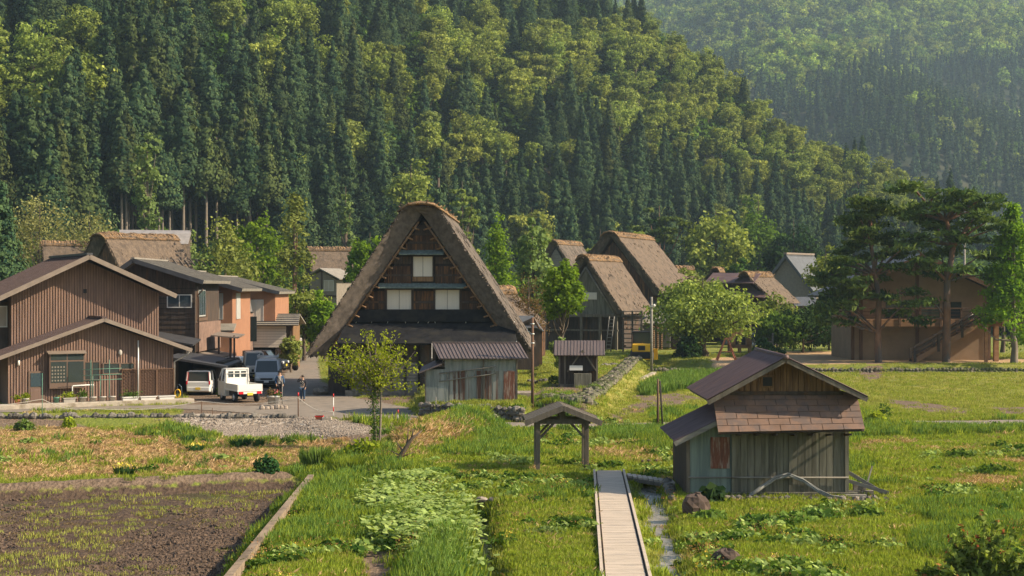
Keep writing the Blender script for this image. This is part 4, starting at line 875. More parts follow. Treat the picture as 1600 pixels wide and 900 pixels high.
m.build('lattice', MT['brown_post'], t)
x, z1 = fb(216, 532, -.4); m = MB(); m.tube([(x, -.4, .1), (x, -.4, z1)], .045, 8); m.build('pole', MT['alu'], t)
x, z1 = fb(188, 551, -.1); m = MB(); m.ball((x, -.1, z1), (.12, .1, .19), 10); m.build('electric_meter', MT['plastic_grey'], t); x, z1 = fb(29, 567, -.1); m = MB(); m.tube([(x, -.12, z1-.15), (x, -.12, z1+.15)], .07, 8); m.build('wall_lamp', MT['white'], t)
x, z1 = fb(295, 549, -.7); xb, zb_ = fb(273, 565, -.2); m = MB(); m.tube([(x, -.9, z1), (x-.1, -.7, z1-.2), (xb, -.15, zb_), (xb, -.1, .1)], .05, 7); m.build('downpipe', MT['plastic_grey'], t)
# concrete ledge in front
led = thing('concrete_ledge', 'low mossy concrete ledge under the flower pots of the brown house', 'ledge', (*o_, 0), BR); a, _ = fb(-40, 640, -1.6); b, _ = fb(300, 636, -1.6)
m = MB(); m.box(a, b, -2.1, -1.1, -.2, .26); m.build('kerb_block', MT['concrete'], led, bevel=.03)
m = MB(); m.box(a, b-.3, -1.1, 0.02, -.2, .12); m.build('paving', MT['concrete'], led)
# ---------------- dark timber house and orange ones behind
def gable_house(name, label, x0, x1, xr, Y, D, zl, zrg, zrr, wall, roof, ovf=.8, ovs=.7, side=None, group=None, rz=0, base=0):
    """front wall x0..x1 (world), ridge at xr, eave heights zl / zrr (right), ridge zrg"""
    cx = (x0+x1)/2; t = thing(name, label, 'house', (cx, Y, base), rz, group)
    a, b, r = x0-cx, x1-cx, xr-cx; m = MB(); m.prism([(a, 0), (b, 0), (b, zrr-.2), (r, zrg-.2), (a, zl-.2)], 0, D); m.build('wall', MT[wall], t)
    sr = (zrg-zrr)/(b-r); sl2 = (zrg-zl)/(r-a); m = MB()
    m.slab((a-ovs, -ovf, zl-sl2*ovs), (r, -ovf, zrg), (r, D+.6, zrg), (a-ovs, D+.6, zl-sl2*ovs), .2); m.slab((r, -ovf, zrg), (b+ovs, -ovf, zrr-sr*ovs), (b+ovs, D+.6, zrr-sr*ovs), (r, D+.6, zrg), .2)
    rf = m.build('roof', MT[roof], t); m = MB(); m.box(r-.12, r+.12, -ovf, D+.6, zrg, zrg+.1)
    for y in np.arange(-ovf+.3, D+.5, .6): m.bar((r, y, zrg+.02), (b+ovs, y, zrr-sr*ovs+.02), .05)
    m.build('roof_seam', MT['roof_grey'], rf); m = MB(); m.bar((r, -ovf-.02, zrg-.12), (b+ovs, -ovf-.02, zrr-sr*ovs-.12), .06, .3); m.bar((a-ovs, -ovf-.02, zl-sl2*ovs-.12), (r, -ovf-.02, zrg-.12), .06, .3); m.build('barge_board', MT['roof_dark'], rf)
    return t, (a, b, r, cx)
t, (a, b, r, cx) = gable_house('timber_house', 'dark plank-walled two-storey house directly behind the brown metal-clad one', XA(170, 106), XA(305, 106), XA(214, 106), 106, 8.5, 7.6, 9.0, 7.75, 'dark_wood', 'roof_grey', 1.2, .8)
f1 = FP(cx, 106, 0, 0)
x0, z1 = f1(261, 460); x1, z0_ = f1(300, 481); window(t, x0, x1, z0_, z1, -.02, fr=.07, mull=1, pane='glass_blue')
m = MB()
for z in np.arange(.3, 7.2, .35): m.box(a, b, -.03, .0, z, z+.04)
m.build('plank_line', MT['black_wood'], t)
for y0_ in (.9,):
    m = MB(); m.box(b, b+.05, y0_-.3, y0_+3.2, 4.7, 4.9); m.box(b, b+.06, y0_-.4, y0_-.2, 4.8, 7.1); m.build('window_frame', MT['brown_alu'], t)
    fs_ = MB(); fs_.box(b+.005, b+.06, y0_, y0_+2.4, 5.0, 6.9); w_ = fs_.build('window', MT['alu'], t); m = MB(); m.box(b+.05, b+.075, y0_+.1, y0_+.75, 5.1, 6.8); m.box(b+.05, b+.075, y0_+.85, y0_+1.5, 5.1, 6.8); m.box(b+.05, b+.075, y0_+1.6, y0_+2.3, 5.1, 6.8); m.build('pane', MT['glass_blue'], w_)
m = MB(); m.box(b, b+.25, .2, 8, 2.6, 4.6); m.build('lower_cladding', MT['brick_brown'], t)
m = MB(); m.slab((a, -2.6, 4.3), (b+.4, -2.6, 3.2), (b+.4, 0, 3.5), (a, 0, 4.6), .12); m.build('pent_roof', MT['roof_dark'], t)
m = MB(); m.box(a, b-.2, -2.0, -.04, 0, 3.15); m.build('lower_wall', MT['black_wood'], t)
m = MB(); m.slab((b, 1, 2.5), (b+1.7, 1, 2.2), (b+1.7, 6, 2.2), (b, 6, 2.5), .1); m.build('awning', MT['trim_tan'], t)
m = MB(); m.tube([(b+.75, -1.1, 6.9), (b+.3, -.5, 6.5), (b+.25, -.1, 6.3), (b+.25, -.1, 0)], .05, 6); m.build('downpipe', MT['brown_alu'], t)
t, (a, b, r, cx) = gable_house('orange_house', 'orange-plastered house next behind the dark timber one', XA(240, 117), XA(363, 117), XA(285, 117), 117, 8, 7.2, 8.3, 7.2, 'orange', 'roof_grey', .9, .9)
window(t, b-1.5, b-.7, 4.6, 6.6, -.02, mull=0, pane='shutter'); m = MB(); m.slab((b-3, -1.0, 3.8), (b+.3, -1.0, 3.8), (b+.3, 0, 4.3), (b-3, 0, 4.3), .12); m.build('pent_roof', MT['roof_grey'], t)
m = MB(); m.box(b, b+.06, 1.5, 3.2, 4.6, 6.6); m.build('side_window', MT['alu'], t); m = MB(); m.box(b-3.2, b-1.9, -.1, 0, 2.6, 6.9); m.build('timber_panel', MT['brick_brown'], t)
m = MB(); m.box(b-3, b-1, -.06, 0, .3, 2.4); m.build('door', MT['plaster'], t)
t, (a, b, r, cx) = gable_house('orange_house', 'furthest orange-plastered house, its flat grey roof ending above the garage', XA(300, 132), XA(430, 132), XA(342, 132), 132, 8, 7.6, 8.0, 6.8, 'orange', 'roof_grey', 1.0, .5)
window(t, b-2.3, b-1.0, 3.9, 6.0, -.02, mull=1, pane='shutter'); window(t, b-4.6, b-3.9, 4.2, 5.8, -.02, mull=0, pane='glass'); m = MB(); m.slab((a+3.0, -3.2, 5.0), (b-1.4, -3.2, 5.0), (b-2.2, -.05, 6.2), (a+3.0, -.05, 6.4), .15); m.build('lower_roof', MT['roof_grey'], t)
m = MB(); m.box(a+3.2, b-1.9, -2.6, -.02, 0, 4.95); m.build('lower_wall', MT['brick_brown'], t); m = MB(); m.box(a+5, a+6, -2.66, -2.6, 2.5, 4.6); m.box(b-3.3, b-2.9, -2.66, -2.6, 3, 4.6); m.build('lower_window', MT['glass'], t)
# garage with grey tiled roof
t = thing('garage', 'pale cream garage with ribbed grey roof and climbing bush at its corner', 'garage', (XA(425, 132), 132, 0), 0); fg = FP(XA(425, 132), 132, 0, 0)
x0, z1 = fg(384, 507); x1, _ = fg(458, 507); m = MB(); m.box(x0, x1, 0, 4, 0, z1); m.build('wall', MT['dark_wood'], t)
m = MB()
for i in range(8): m.box(x0+.15, x1-.6, -.04-.015*(i % 2), 0, 1.9+i*.23, 1.9+(i+1)*.23-.02)
m.build('shutter_door', MT['shutter'], t); m = MB(); _, za = fg(420, 490, 1.5); m.slab((x0-.5, -.6, z1), (x1+.55, -.6, z1), (x1+.35, 1.6, za), (x0-.3, 1.6, za), .1); m.slab((x0-.3, 1.6, za), (x1+.35, 1.6, za), (x1+.5, 4.5, z1), (x0-.5, 4.5, z1), .1)
rf = m.build('roof', MT['roof_grey'], t); m = MB()
for q in np.linspace(.08, .92, 6): m.bar((x0-.5+.2*q, -.6+2.2*q, z1+(za-z1)*q+.03), (x1+.55-.2*q, -.6+2.2*q, z1+(za-z1)*q+.03), .07)
m.build('roof_seam', MT['roof_dark'], rf); m = MB(); m.box(x1-.1, x1+.02, -.08, 4, 0, z1); m.build('corner_board', MT['warm_wood'], t)
# carport
t = thing('carport', 'dark lean-to carport sheltering the white hatchback', 'carport', (XA(310, 101), 101, 0), 0); fc = FP(XA(310, 101), 101, 0, 0)
x0, z0_ = fc(272, 556); x1, z1 = fc(358, 571); m = MB(); m.slab((x0-.3, -1.0, z0_), (x1, -1.0, z1), (x1, 4.8, z1+.1), (x0-.3, 4.8, z0_+.1), .14); m.build('roof', MT['roof_dark'], t)
m = MB(); xa_, _ = fc(337, 600); xb_, _ = fc(349, 600); m.box(xa_, xb_, 0, 4.5, 0, z1+.25); xc, _ = fc(276, 600); m.box(xc-.25, xc+.1, 0, 4.5, 0, z0_-.3); m.box(xc, xb_, 4.5, 4.7, 0, 2.2); m.build('wall', MT['black_wood'], t)
t = thing('pergola', 'weathered open pergola of thin dark posts in front of the orange house', 'pergola', (XA(350, 109), 109, 0), 0); fpg = FP(XA(350, 109), 109, 0, 0); m = MB()
for px, py in ((335, 524), (342, 524), (360, 525), (366, 524)):
    x, z = fpg(px, py); m.tube([(x, (px % 3)*.8, 0), (x, (px % 3)*.8, z)], .07, 6)
m.build('post', MT['dark_wood'], t); x0, z0_ = fpg(331, 523); x1, z1 = fpg(373, 527); m = MB(); m.slab((x0, -.4, z0_), (x1, -.4, z1), (x1, 2.6, z1+.15), (x0, 2.6, z0_+.15), .08); m.build('roof', MT['trim_tan'], t)
# ---------------- metal-roofed hut in front of the big house
zb = .70; Y0 = 84.6; cx = XA(740, Y0)
t = thing('tin_hut', 'weathered hut of rust-streaked tin with purple metal roof in front of the big thatched house', 'hut', (cx, Y0, zb), 0); fh = FP(cx, Y0, zb, 0)
x0, z1 = fh(665, 574); x1, zt = fh(807, 558); _, zbm = fh(700, 628)
m = MB(); m.box(fh(695, 560)[0], x1, 0, 3.2, 0, zt); m.build('wall', MT['tin'], t)
m = MB(); w = .3; x = fh(702, 600)[0]
i = 0
while x < x1-.1:
    if i % 9 != 4: m.box(x+.01, min(x+w-.01, x1-.05), -.04-.012*(i % 3), -.005, .02, 1.75)
    x += w; i += 1
m.build('tin_sheet', MT['tin_rust'], t)
m = MB(); m.box(fh(787, 600)[0], fh(805, 600)[0], -.085, -.055, .05, 1.72); m.build('rusted_panel', MT['rust'], t)
m = MB(); m.box(x0, fh(700, 600)[0], -.10, 2.6, 0, z1-.1); m.build('side_room', MT['tin'], t)
m = MB(); m.box(x0, x0+.62, -.13, -.09, .02, z1-.14); m.box(x0+.64, fh(699, 600)[0], -.12, -.09, .02, z1-.2); m.build('side_sheet', MT['tin'], t)
m = MB(); m.slab((fh(655, 575)[0], -.5, z1-.25), (fh(690, 568)[0], -.5, z1+.22), (fh(690, 568)[0]-.1, 2.8, z1+.45), (fh(655, 575)[0], 2.8, z1-.1), .07); m.build('side_roof', MT['roof_purple'], t)
# main roof: front slope, ridge back
xa, za = fh(675, 536, 1.5); xb, _ = fh(812, 536, 1.5); xc, zc = fh(686, 560, -.5); xd, _ = fh(826, 558, -.5)
m = MB(); m.slab((xc, -.5, zc), (xd, -.5, zc), (xb, 1.5, za), (xa, 1.5, za), .06); m.slab((xa, 1.5, za), (xb, 1.5, za), (xd-.2, 3.9, zc), (xc-.2, 3.9, zc), .06); rf = m.build('roof', MT['roof_purple'], t)
m = MB()
for q in np.linspace(0.02, .98, 24): m.bar((xc+(xd-xc)*q, -.5, zc+.02), (xa+(xb-xa)*q, 1.5, za+.02), .035)
m.bar((xa, 1.5, za+.04), (xb, 1.5, za+.04), .14, .06); m.build('roof_seam', MT['roof_purple'], rf)
m = MB(); m.add([(xa+.25, -.0, zc-.3), (xa+.25, 1.5, za-.1), (xa+.25, 3.2, zc-.2)], [(0, 1, 2)]); m.bar((xa+.1, -.5, zc-.05), (xa+.0, 1.5, za-.05), .06, .12); m.build('barge_board', MT['grey_wood'], rf)
m = MB(); m.box(x1-.02, x1+.06, -.08, 3.2, 0, zt); m.box(fh(754, 600)[0], fh(754, 600)[0]+.1, -.14, -.02, 0, zt-.1); m.box(x0-.04, x0+.03, -.14, 0, 0, z1-.2); m.build('corner_post', MT['post_wood'], t)
t2 = thing('ladder', 'long pale ladder hung level on the wall of the tin hut', 'ladder', (cx, Y0-.12, zb), 0); m = MB(); xa_, za_ = fh(686, 584); xb_, zb_ = fh(775, 575); m.tube([(xa_, -.05, za_-.42), (xb_, -.05, zb_-.28)], .03, 6); m.tube([(xa_, -.05, za_+.02), (xb_, -.05, zb_+.1)], .03, 6); m.build('rail', MT['grey_wood'], t2); m = MB()
for q in np.linspace(.02, .98, 9): x = xa_+(xb_-xa_)*q; m.tube([(x, -.05, za_-.42+(zb_-.28-za_+.42)*q), (x, -.05, za_+.02+(zb_+.08-za_)*q)], .02, 5)
m.build('rung', MT['grey_wood'], t2)
# ---------------- tiny shed on the terrace
Y1 = 96.5; z_b = .8; cx = XA(905, Y1); t = thing('small_shed', 'small brown plank shed with purple roof and miniature gable on the stone-walled terrace', 'shed', (cx, Y1, z_b), 0); fs = FP(cx, Y1, z_b, 0)
x0, zt = fs(874, 556); x1, _ = fs(934, 556); m = MB()
n = 14
for i in range(n): m.box(x0+(x1-x0)*i/n+.008, x0+(x1-x0)*(i+1)/n-.008, -.02*(i % 2), 2.2, .15, zt)
m.build('wall', MT['dark_wood'], t); xa, za = fs(865, 555, -.6); xb, _ = fs(945, 555, -.6); xc, zc = fs(866, 532, .9); xd, _ = fs(945, 532, .9)
m = MB(); m.slab((xa, -.6, za), (xb, -.6, za), (xd, .9, zc), (xc, .9, zc), .06); m.slab((xc, .9, zc), (xd, .9, zc), (xb, 2.8, za), (xa, 2.8, za), .06); rf = m.build('roof', MT['roof_purple'], t); m = MB()
for q in np.linspace(0.02, .98, 16): m.bar((xa+(xb-xa)*q, -.6, za+.02), (xc+(xd-xc)*q, .9, zc+.02), .03)
m.build('roof_seam', MT['roof_purple'], rf)
m = MB(); m.prism([(-.55, 1.0), (.95, 1.0), (.2, 2.15)], -.25, 0); m.build('small_gable', MT['black_wood'], t); m = MB(); m.bar((-.75, -.3, .95), (.2, -.3, 2.3), .09, .08); m.bar((.2, -.3, 2.3), (1.1, -.3, .95), .09, .08); m.build('gable_trim', MT['post_wood'], t)
m = MB(); m.box(-.95, -.85, -.06, 0, .15, zt); m.box(x1-.12, x1, -.1, .05, 0, zt); m.box(x0-.05, x0+.05, -.1, .05, 0, zt); m.box(x0, x1, -.05, .02, 0, .16); m.build('post', MT['post_wood'], t)
m = MB(); m.box(-.35, .75, -.75, -.3, 0, .85); m.build('box_bench', MT['grey_wood_v'], t)
m = MB(); m.box(-.62, .2, -.42, -.39, 1.05, 1.35); m.build('notice_board', MT['white'], t)
# ---------------- right-hand house on the terrace with veranda and outside stair
Y2 = 136; zg = .62; cx = XA(1440, Y2); t = thing('veranda_house', 'two-storey earth-walled house with veranda and outside stair behind the pines', 'house', (cx, Y2, zg), R(0)); fr_ = FP(cx, Y2, zg, 0)
x0, _ = fr_(1332, 560); x1, _ = fr_(1545, 560); _, zf = fr_(1400, 508); xr, zr = fr_(1442, 396, -1.3); xel, zel = fr_(1300, 462, -1.3); xer, zer = fr_(1585, 462, -1.3)
m = MB(); zwl = lin(x0, xel, zel, xr, zr)-.3; zwr = lin(x1, xr, zr, xer, zer)-.3; m.prism([(x0, 0), (x1, 0), (x1, zwr), (xr, zr-.35), (x0, zwl)], 0, 9); m.build('wall', MT['mud_wall'], t)
m = MB(); m.slab((xel, -1.3, zel), (xr, -1.3, zr), (xr, 10, zr), (xel, 10, zel), .2); m.slab((xr, -1.3, zr), (xer, -1.3, zer), (xer, 10, zer), (xr, 10, zr), .2); m.build('roof', MT['roof_dark'], t)
m = MB(); m.bar((xel, -1.32, zel-.15), (xr, -1.32, zr-.15), .08, .35); m.bar((xr, -1.32, zr-.15), (xer, -1.32, zer-.15), .08, .35); m.build('barge_board', MT['brown_post'], t)
m = MB()
for px in (1332, 1345, 1433, 1545): x, _ = fr_(px, 500); m.box(x-.14, x+.14, -.12, .02, 0, lin(x, x0, zwl, xr, zr-.4) if x < xr else lin(x, xr, zr-.4, x1, zwr))
m.build('post', MT['brown_post'], t)
xa, za = fr_(1308, 510, -1.8); xb, _ = fr_(1567, 510, -1.8); _, zt = fr_(1308, 499, -1.8); m = MB(); m.box(xa, xb, -1.85, -.01, za, zt); m.build('veranda_floor', MT['deck_orange'], t)
m = MB(); _, zh = fr_(1308, 482, -1.8)
for x in np.linspace(xa+.05, xb-.05, 9): m.box(x-.09, x+.09, -1.92, -1.76, za-.05, zh+.06)
m.box(xa, xb, -1.95, -1.75, zh-.05, zh+.07)
for z in (zt+.35, zt+.65): m.box(xa, xb, -1.87, -1.8, z, z+.05)
for x in (xa+.05, xb-.05): m.box(x-.05, x+.05, -1.8, 0, zh-.05, zh+.07); m.box(x-.03, x+.03, -1.8, 0, zt+.35, zt+.4)
m.build('railing', MT['brown_post'], t)
m = MB()
for px0, px1 in ((1316, 1342), (1384, 1425), (1440, 1468), (1473, 1502)): a, _ = fr_(px0, 490); b, _ = fr_(px1, 490); m.box(a, b, -.05, .02, zt+.1, zt+1.5)
m.build('window', MT['glass'], t)
# stair: from ground at px 1425 up to the veranda at px 1545
sa, _ = fr_(1427, 560, -3.0); sb, _ = fr_(1538, 505, -3.0); m = MB(); N_ = 14
for i in range(N_): q = i/N_; x = sa+(sb-sa)*q; z = zt*(i+1)/N_; m.box(x, x+(sb-sa)/N_+.06, -3.5, -2.1, z-.1, z)
m.build('stair_tread', MT['deck_orange'], t); m = MB()
for y in (-3.55, -2.1): m.bar((sa-.1, y, .05), (sb, y, zt-.05), .09, .42)
m.build('stringer', MT['deck_orange'], t); m = MB()
for y in (-3.58, -2.08):
    m.bar((sa-.1, y, 1.0), (sb, y, zt+1.0), .12, .16); m.bar((sa-.1, y, .6), (sb, y, zt+.55), .06, .12)
    for q in (0, .33, .66, 1): x = sa+(sb-sa)*q; m.box(x-.11, x+.11, y-.07, y+.07, zt*q-.3, zt*q+1.15)
m.build('stair_rail', MT['dark_wood'], t)
m = MB(); m.box(sb, xb, -3.5, -1.85, zt-.15, zt); m.build('landing', MT['deck_orange'], t); m = MB(); m.box(x1-.2, x1+.2, -2.2, -1.8, 0, za); m.box(sb-.1, sb+.15, -3.5, -3.3, 0, zt-.15); m.build('support_post', MT['deck_orange'], t)
# ---------------- small weathered hut in front
Yq = 51.5; cx = XA(1235, Yq); t = thing('plank_hut', 'weathered grey-green plank hut with rusty gable roof and brown shingled front roof beside the stream', 'hut', (cx, Yq, 0), 0); fq = FP(cx, Yq, 0, 0)
xA, _ = fq(1075, 770); xB, zp = fq(1145, 672); xC, _ = fq(1325, 776); D = 4.6
m = MB(); n = 16
rr = random.Random(5); xx = xB
for i in range(n):
    x0_ = xB+(xC-xB)*i/n; x1_ = xB+(xC-xB)*(i+1)/n; m.box(x0_+.008, x1_-.008, -.02-rr.random()*.018, 0, .12, 2.6)
m.box(xB, xC, 0, D, .1, 3.3); m.build('wall', MT['grey_wood_v'], t)
gz1 = 3.35; xg0, _ = fq(1145, 615); xg1, _ = fq(1312, 615); xap, zap = fq(1228, 558, -.9); m = MB(); k = 18
xel, zel = fq(1106, 625, -.9); xer, zer = fq(1356, 620, -.9)
for i in range(k):
    a = xg0+(xg1-xg0)*i/k+.008; b = xg0+(xg1-xg0)*(i+1)/k-.008; mm = (a+b)/2; zt_ = (lin(mm, xel, zel, xap, zap) if mm < xap else lin(mm, xap, zap, xer, zer))-.14
    m.box(a, b, -.03-rr.random()*.02, .3, gz1-.05, zt_)
m.build('gable_board', MT['warm_wood'], t); a, za_ = fq(1191, 589); b, zb_ = fq(1206, 603)
m = MB(); m.box(a, b, -.07, -.04, zb_, za_); w_ = m.build('window', MT['black'], t); m = MB()
for q in ((a-.05, a, zb_-.05, za_+.05), (b, b+.05, zb_-.05, za_+.05), (a, b, za_, za_+.05), (a, b, zb_-.05, zb_)): m.box(q[0], q[1], -.1, -.04, q[2], q[3])
m.build('frame', MT['warm_wood'], w_)
def corrug(m, p0, p1, p2, p3, n, amp=.018, t_=.02):     # p0-p1 eave front->back ; corrugations run from edge p0p1 to p3p2
    p0, p1, p2, p3 = map(Vector, (p0, p1, p2, p3)); nm = (p1-p0).cross(p3-p0).normalized(); k = n*4; vs = []
    for i in range(k+1):
        q = i/k; o_ = nm*amp*math.sin(q*n*2*math.pi); vs += [p0.lerp(p1, q)+o_, p3.lerp(p2, q)+o_, p3.lerp(p2, q)+o_-nm*t_, p0.lerp(p1, q)+o_-nm*t_]
    fs = []
    for i in range(k):
        for j in range(4): fs.append((i*4+j, i*4+(j+1) % 4, (i+1)*4+(j+1) % 4, (i+1)*4+j))
    m.add(vs, fs, False); return m
m = MB(); corrug(m, (xel, -.9, zel), (xel, D+.6, zel), (xap, D+.6, zap), (xap, -.9, zap), 40); corrug(m, (xap, -.9, zap), (xap, D+.6, zap), (xer, D+.6, zer), (xer, -.9, zer), 40)
rf = m.build('roof', MT['rusty_roof'], t); m = MB(); m.tube([(xap, -1.0, zap), (xap, D+.7, zap)], .09, 8); m.build('ridge_cap', MT['rusty_roof'], rf)
m = MB(); m.bar((xel, -.86, zel-.1), (xap, -.86, zap-.1), .05, .15); m.bar((xap, -.86, zap-.1), (xer, -.86, zer-.1), .05, .15); m.bar((xel+.15, -.6, zel-.07), (xel+.15, D+.5, zel-.07), .08); m.bar((xer-.15, -.6, zer-.07), (xer-.15, D+.5, zer-.07), .08); m.build('barge_board', MT['post_wood'], rf)
# shingled front roof
d1 = 1.05; xa, za = fq(1113, 616, -.05); xb, _ = fq(1339, 616, -.05); xc, zc = fq(1122, 677, -d1); xd, zd = fq(1352, 672, -d1); m = MB(); rows = 6
for r_ in range(rows):
    q0 = r_/rows; q1 = (r_+1)/rows+.03; nx = 7
    for j in range(nx+1):
        u0 = max(0, (j-(.5 if r_ % 2 else 0))/nx); u1 = min(1, (j+1-(.5 if r_ % 2 else 0))/nx)
        if u1 <= u0: continue
        u0 += .002; u1 -= .002
        def pt(u, q, lift): a_ = np.array((xc+(xd-xc)*u, -d1, zc+(zd-zc)*u)); b_ = np.array((xa+(xb-xa)*u, -.04, za)); p = a_*(1-q)+b_*q; p[2] += lift; return tuple(p)
        lf = .035+rr.uniform(0, .008); m.slab(pt(u0, q0, lf), pt(u1, q0, lf), pt(u1, min(q1, 1), .012), pt(u0, min(q1, 1), .012), .022)
m.build('shingle_roof', MT['shingle'], t); m = MB(); m.slab((xc+.02, -d1+.04, zc-.02), (xd-.02, -d1+.04, zd-.02), (xb, -.04, za-.02), (xa, -.04, za-.02), .05)
for q in np.linspace(.03, .97, 7): x = xB+(xC-xB)*q; m.bar((x, -.02, zc-.15), (x, -d1+.1, zc-.05), .07)
m.box(xg0-.1, xg1+.1, -.12, -.02, za-.02, za+.1); m.build('roof_frame', MT['dark_wood'], t)
m = MB()
for x in (xB+.02, (xB+xC)/2, xC-.05): m.box(x-.06, x+.06, -.09, .02, 0, 2.7)
m.box(xB, xC, -.07, .0, 2.35, 2.5); m.box(xB-.1, xC+.3, -.18, .1, 0, .16); m.build('post', MT['grey_wood_v'], t)
# lean-to at the left
m = MB(); m.prism([(xA, .1), (xB-.02, .1), (xB-.02, 2.75), (xA, 1.95)], .02, 4.2); m.build('lean_to_wall', MT['tin_green'], t); a, _ = fq(1110, 700); b, _ = fq(1140, 745)
m = MB(); m.box(a, b, -.02, .018, .95, 2.0); m.build('rusted_patch', MT['rust'], t); m = MB(); m.box(xA-.03, xA, .05, 4.1, .0, 1.9); 
for y in np.arange(.1, 4.2, .35): m.box(xA-.06, xA-.03, y, y+.3, 0, 1.88)
m.build('side_board', MT['dark_wood'], t); m = MB(); m.box(xA-.05, xA+.06, -.05, .06, 0, 1.95); m.build('corner_post', MT['post_wood'], t)
xa, za = fq(1054, 690, -.5); xb, zb_ = fq(1117, 659, -.5); zlr = zb_+(zb_-za)/(xb-xa)*.3
m = MB(); corrug(m, (xa, -.5, za), (xa, 4.5, za), (xb+.55, 4.5, zb_+.27), (xb+.55, -.5, zb_+.27), 34); m.build('lean_to_roof', MT['rusty_roof'], t); m = MB(); m.bar((xa, -.48, za-.09), (xb+.4, -.48, zb_+.12), .04, .16); m.build('lean_to_barge', MT['grey_wood'], t)
m = MB(); m.tube([(xA, -.12, fq(1200, 746, -.1)[1]), (xC, -.12, fq(1200, 746, -.1)[1])], .028, 6); m.build('rail', MT['grey_wood'], t)
# bent pipe bundle
pb = thing('pipe_bundle', 'bundle of long grey plastic pipes bent over the rail of the plank hut', 'pipe bundle', (cx, Yq, 0), 0); m = MB()
for i in range(7):
    o_ = rr.uniform(-.04, .04); pts = []
    for px, py, d in ((1170, 779, -.85), (1190, 764, -.6), (1212, 749, -.32), (1232, 744, -.25), (1255, 753, -.35), (1280, 770, -.6), (1300, 785, -.85), (1311, 792, -.95)):
        x, z = fq(px, py, d); pts.append((x, d+rr.uniform(-.05, .05), max(z, .05)+o_+i*.012))
    m.tube(pts, .024, 6)
m.build('pipe', W('pipe_grey', (.20, .20, .185), rough=.6, var=.2, bmp=0), pb)
# ---------------- gate pavilion
Yg = 58.6; gcx = XA(878.5, Yg); t = thing('gate_shelter', 'small open wooden gate shelter with plank roof at the end of the boardwalk', 'shelter', (gcx, Yg, 0), R(2)); m = MB()
hw = .93
for x in (-hw, hw):
    for y in (0, 1.25): m.box(x-.085, x+.085, y-.085, y+.085, -.3, 2.0)
m.build('post', MT['post_wood'], t, bevel=.01); m = MB(); m.box(-hw-.15, hw+.15, -.07, .07, 1.82, 2.0); m.box(-hw-.15, hw+.15, 1.18, 1.32, 1.82, 2.0)
for x in (-hw, hw): m.box(x-.06, x+.06, -.55, 1.8, 2.0, 2.12)
m.box(-.1, .1, -.06, .06, 2.0, 2.42); m.box(-.1, .1, 1.2, 1.3, 2.0, 2.42); m.box(-.06, .06, -.5, 1.75, 2.32, 2.44); m.build('beam', MT['post_wood'], t); m = MB()
for y in (0, 1.25):
    for s in (-1, 1): m.bar((s*hw, y, 1.2), (s*(hw-.6), y, 1.84), .09)
m.build('brace', MT['post_wood'], t); m = MB()
for s in (-1, 1):
    n = 9
    for i in range(n):
        y0_ = -.6+i*2.45/n; a = (0, y0_+.01, 2.54+.01*(i % 2)); b = (s*1.42, y0_+.01, 1.98+.01*(i % 2)); c = (s*1.42, y0_+2.45/n-.01, 1.98+.01*(i % 2)); d = (0, y0_+2.45/n-.01, 2.54+.01*(i % 2))
        m.slab(*( (a, d, c, b) if s < 0 else (a, b, c, d)), .05)
rf = m.build('roof', MT['post_wood'], t); m = MB()
for y in (-.62, 1.85):
    for s in (-1, 1): m.bar((0, y, 2.46), (s*1.46, y, 1.88), .06, .2)
m.build('barge_board', MT['post_wood'], rf)
# ---------------- boardwalk
t = thing('boardwalk', 'long pale boardwalk of cross planks with raised edge rails', 'boardwalk', (*P(951, 735, .15)[:2], 0), 0); ex, ey, _ = P(951, 735, .15); nl = P(938, 900, .15); nr = P(1018, 900, .15); fl = P(927, 735, .15); frr = P(976, 735, .15)
def bw(q, s):                         # q 0 far .. 1 near(y=900) .. ; s 0 left 1 right
    a = np.array(fl)*(1-q)+np.array(nl)*q; b = np.array(frr)*(1-q)+np.array(nr)*q; c = a*(1-s)+b*s; return (c[0]-ex, c[1]-ey, 0)
m = MB(); q = 0; L_b = abs(fl[1]-nl[1]); st = .125/L_b; i = 0
while q < 1.35:
    a = bw(q, .11); b = bw(q, .89); c = bw(q+st*.93, .89); d = bw(q+st*.93, .11); z = .15+rr.uniform(-.004, .004); xj = rr.uniform(-.01, .01)
    m.hexa([(d[0], d[1], z-.04), (c[0], c[1], z-.04), (b[0], b[1], z-.04), (a[0], a[1], z-.04), (d[0], d[1], z), (c[0], c[1], z), (b[0], b[1], z), (a[0], a[1], z)]); q += st; i += 1
m.build('plank', MT['deck_plank'], t); m = MB()
for s0, s1 in ((0, .065), (.935, 1)):
    q = 0
    while q < 1.34:
        a = bw(q, s0); b = bw(q, s1); c = bw(q+.1, s1); d = bw(q+.1, s0); z = .20
        m.hexa([(d[0], d[1]+.01, .0), (c[0], c[1]+.01, .0), (b[0], b[1], .0), (a[0], a[1], .0), (d[0], d[1]+.01, z), (c[0], c[1]+.01, z), (b[0], b[1], z), (a[0], a[1], z)]); q += .1
m.build('edge_rail', MT['deck_plank'], t); m = MB()
for s0, s1 in ((.067, .108), (.892, .933)): m.hexa([(*bw(1.34, s0)[:2], -.1), (*bw(1.34, s1)[:2], -.1), (*bw(0, s1)[:2], -.1), (*bw(0, s0)[:2], -.1), (*bw(1.34, s0)[:2], .11), (*bw(1.34, s1)[:2], .11), (*bw(0, s1)[:2], .11), (*bw(0, s0)[:2], .11)])
m.build('gap_board', MT['dark_wood'], t)
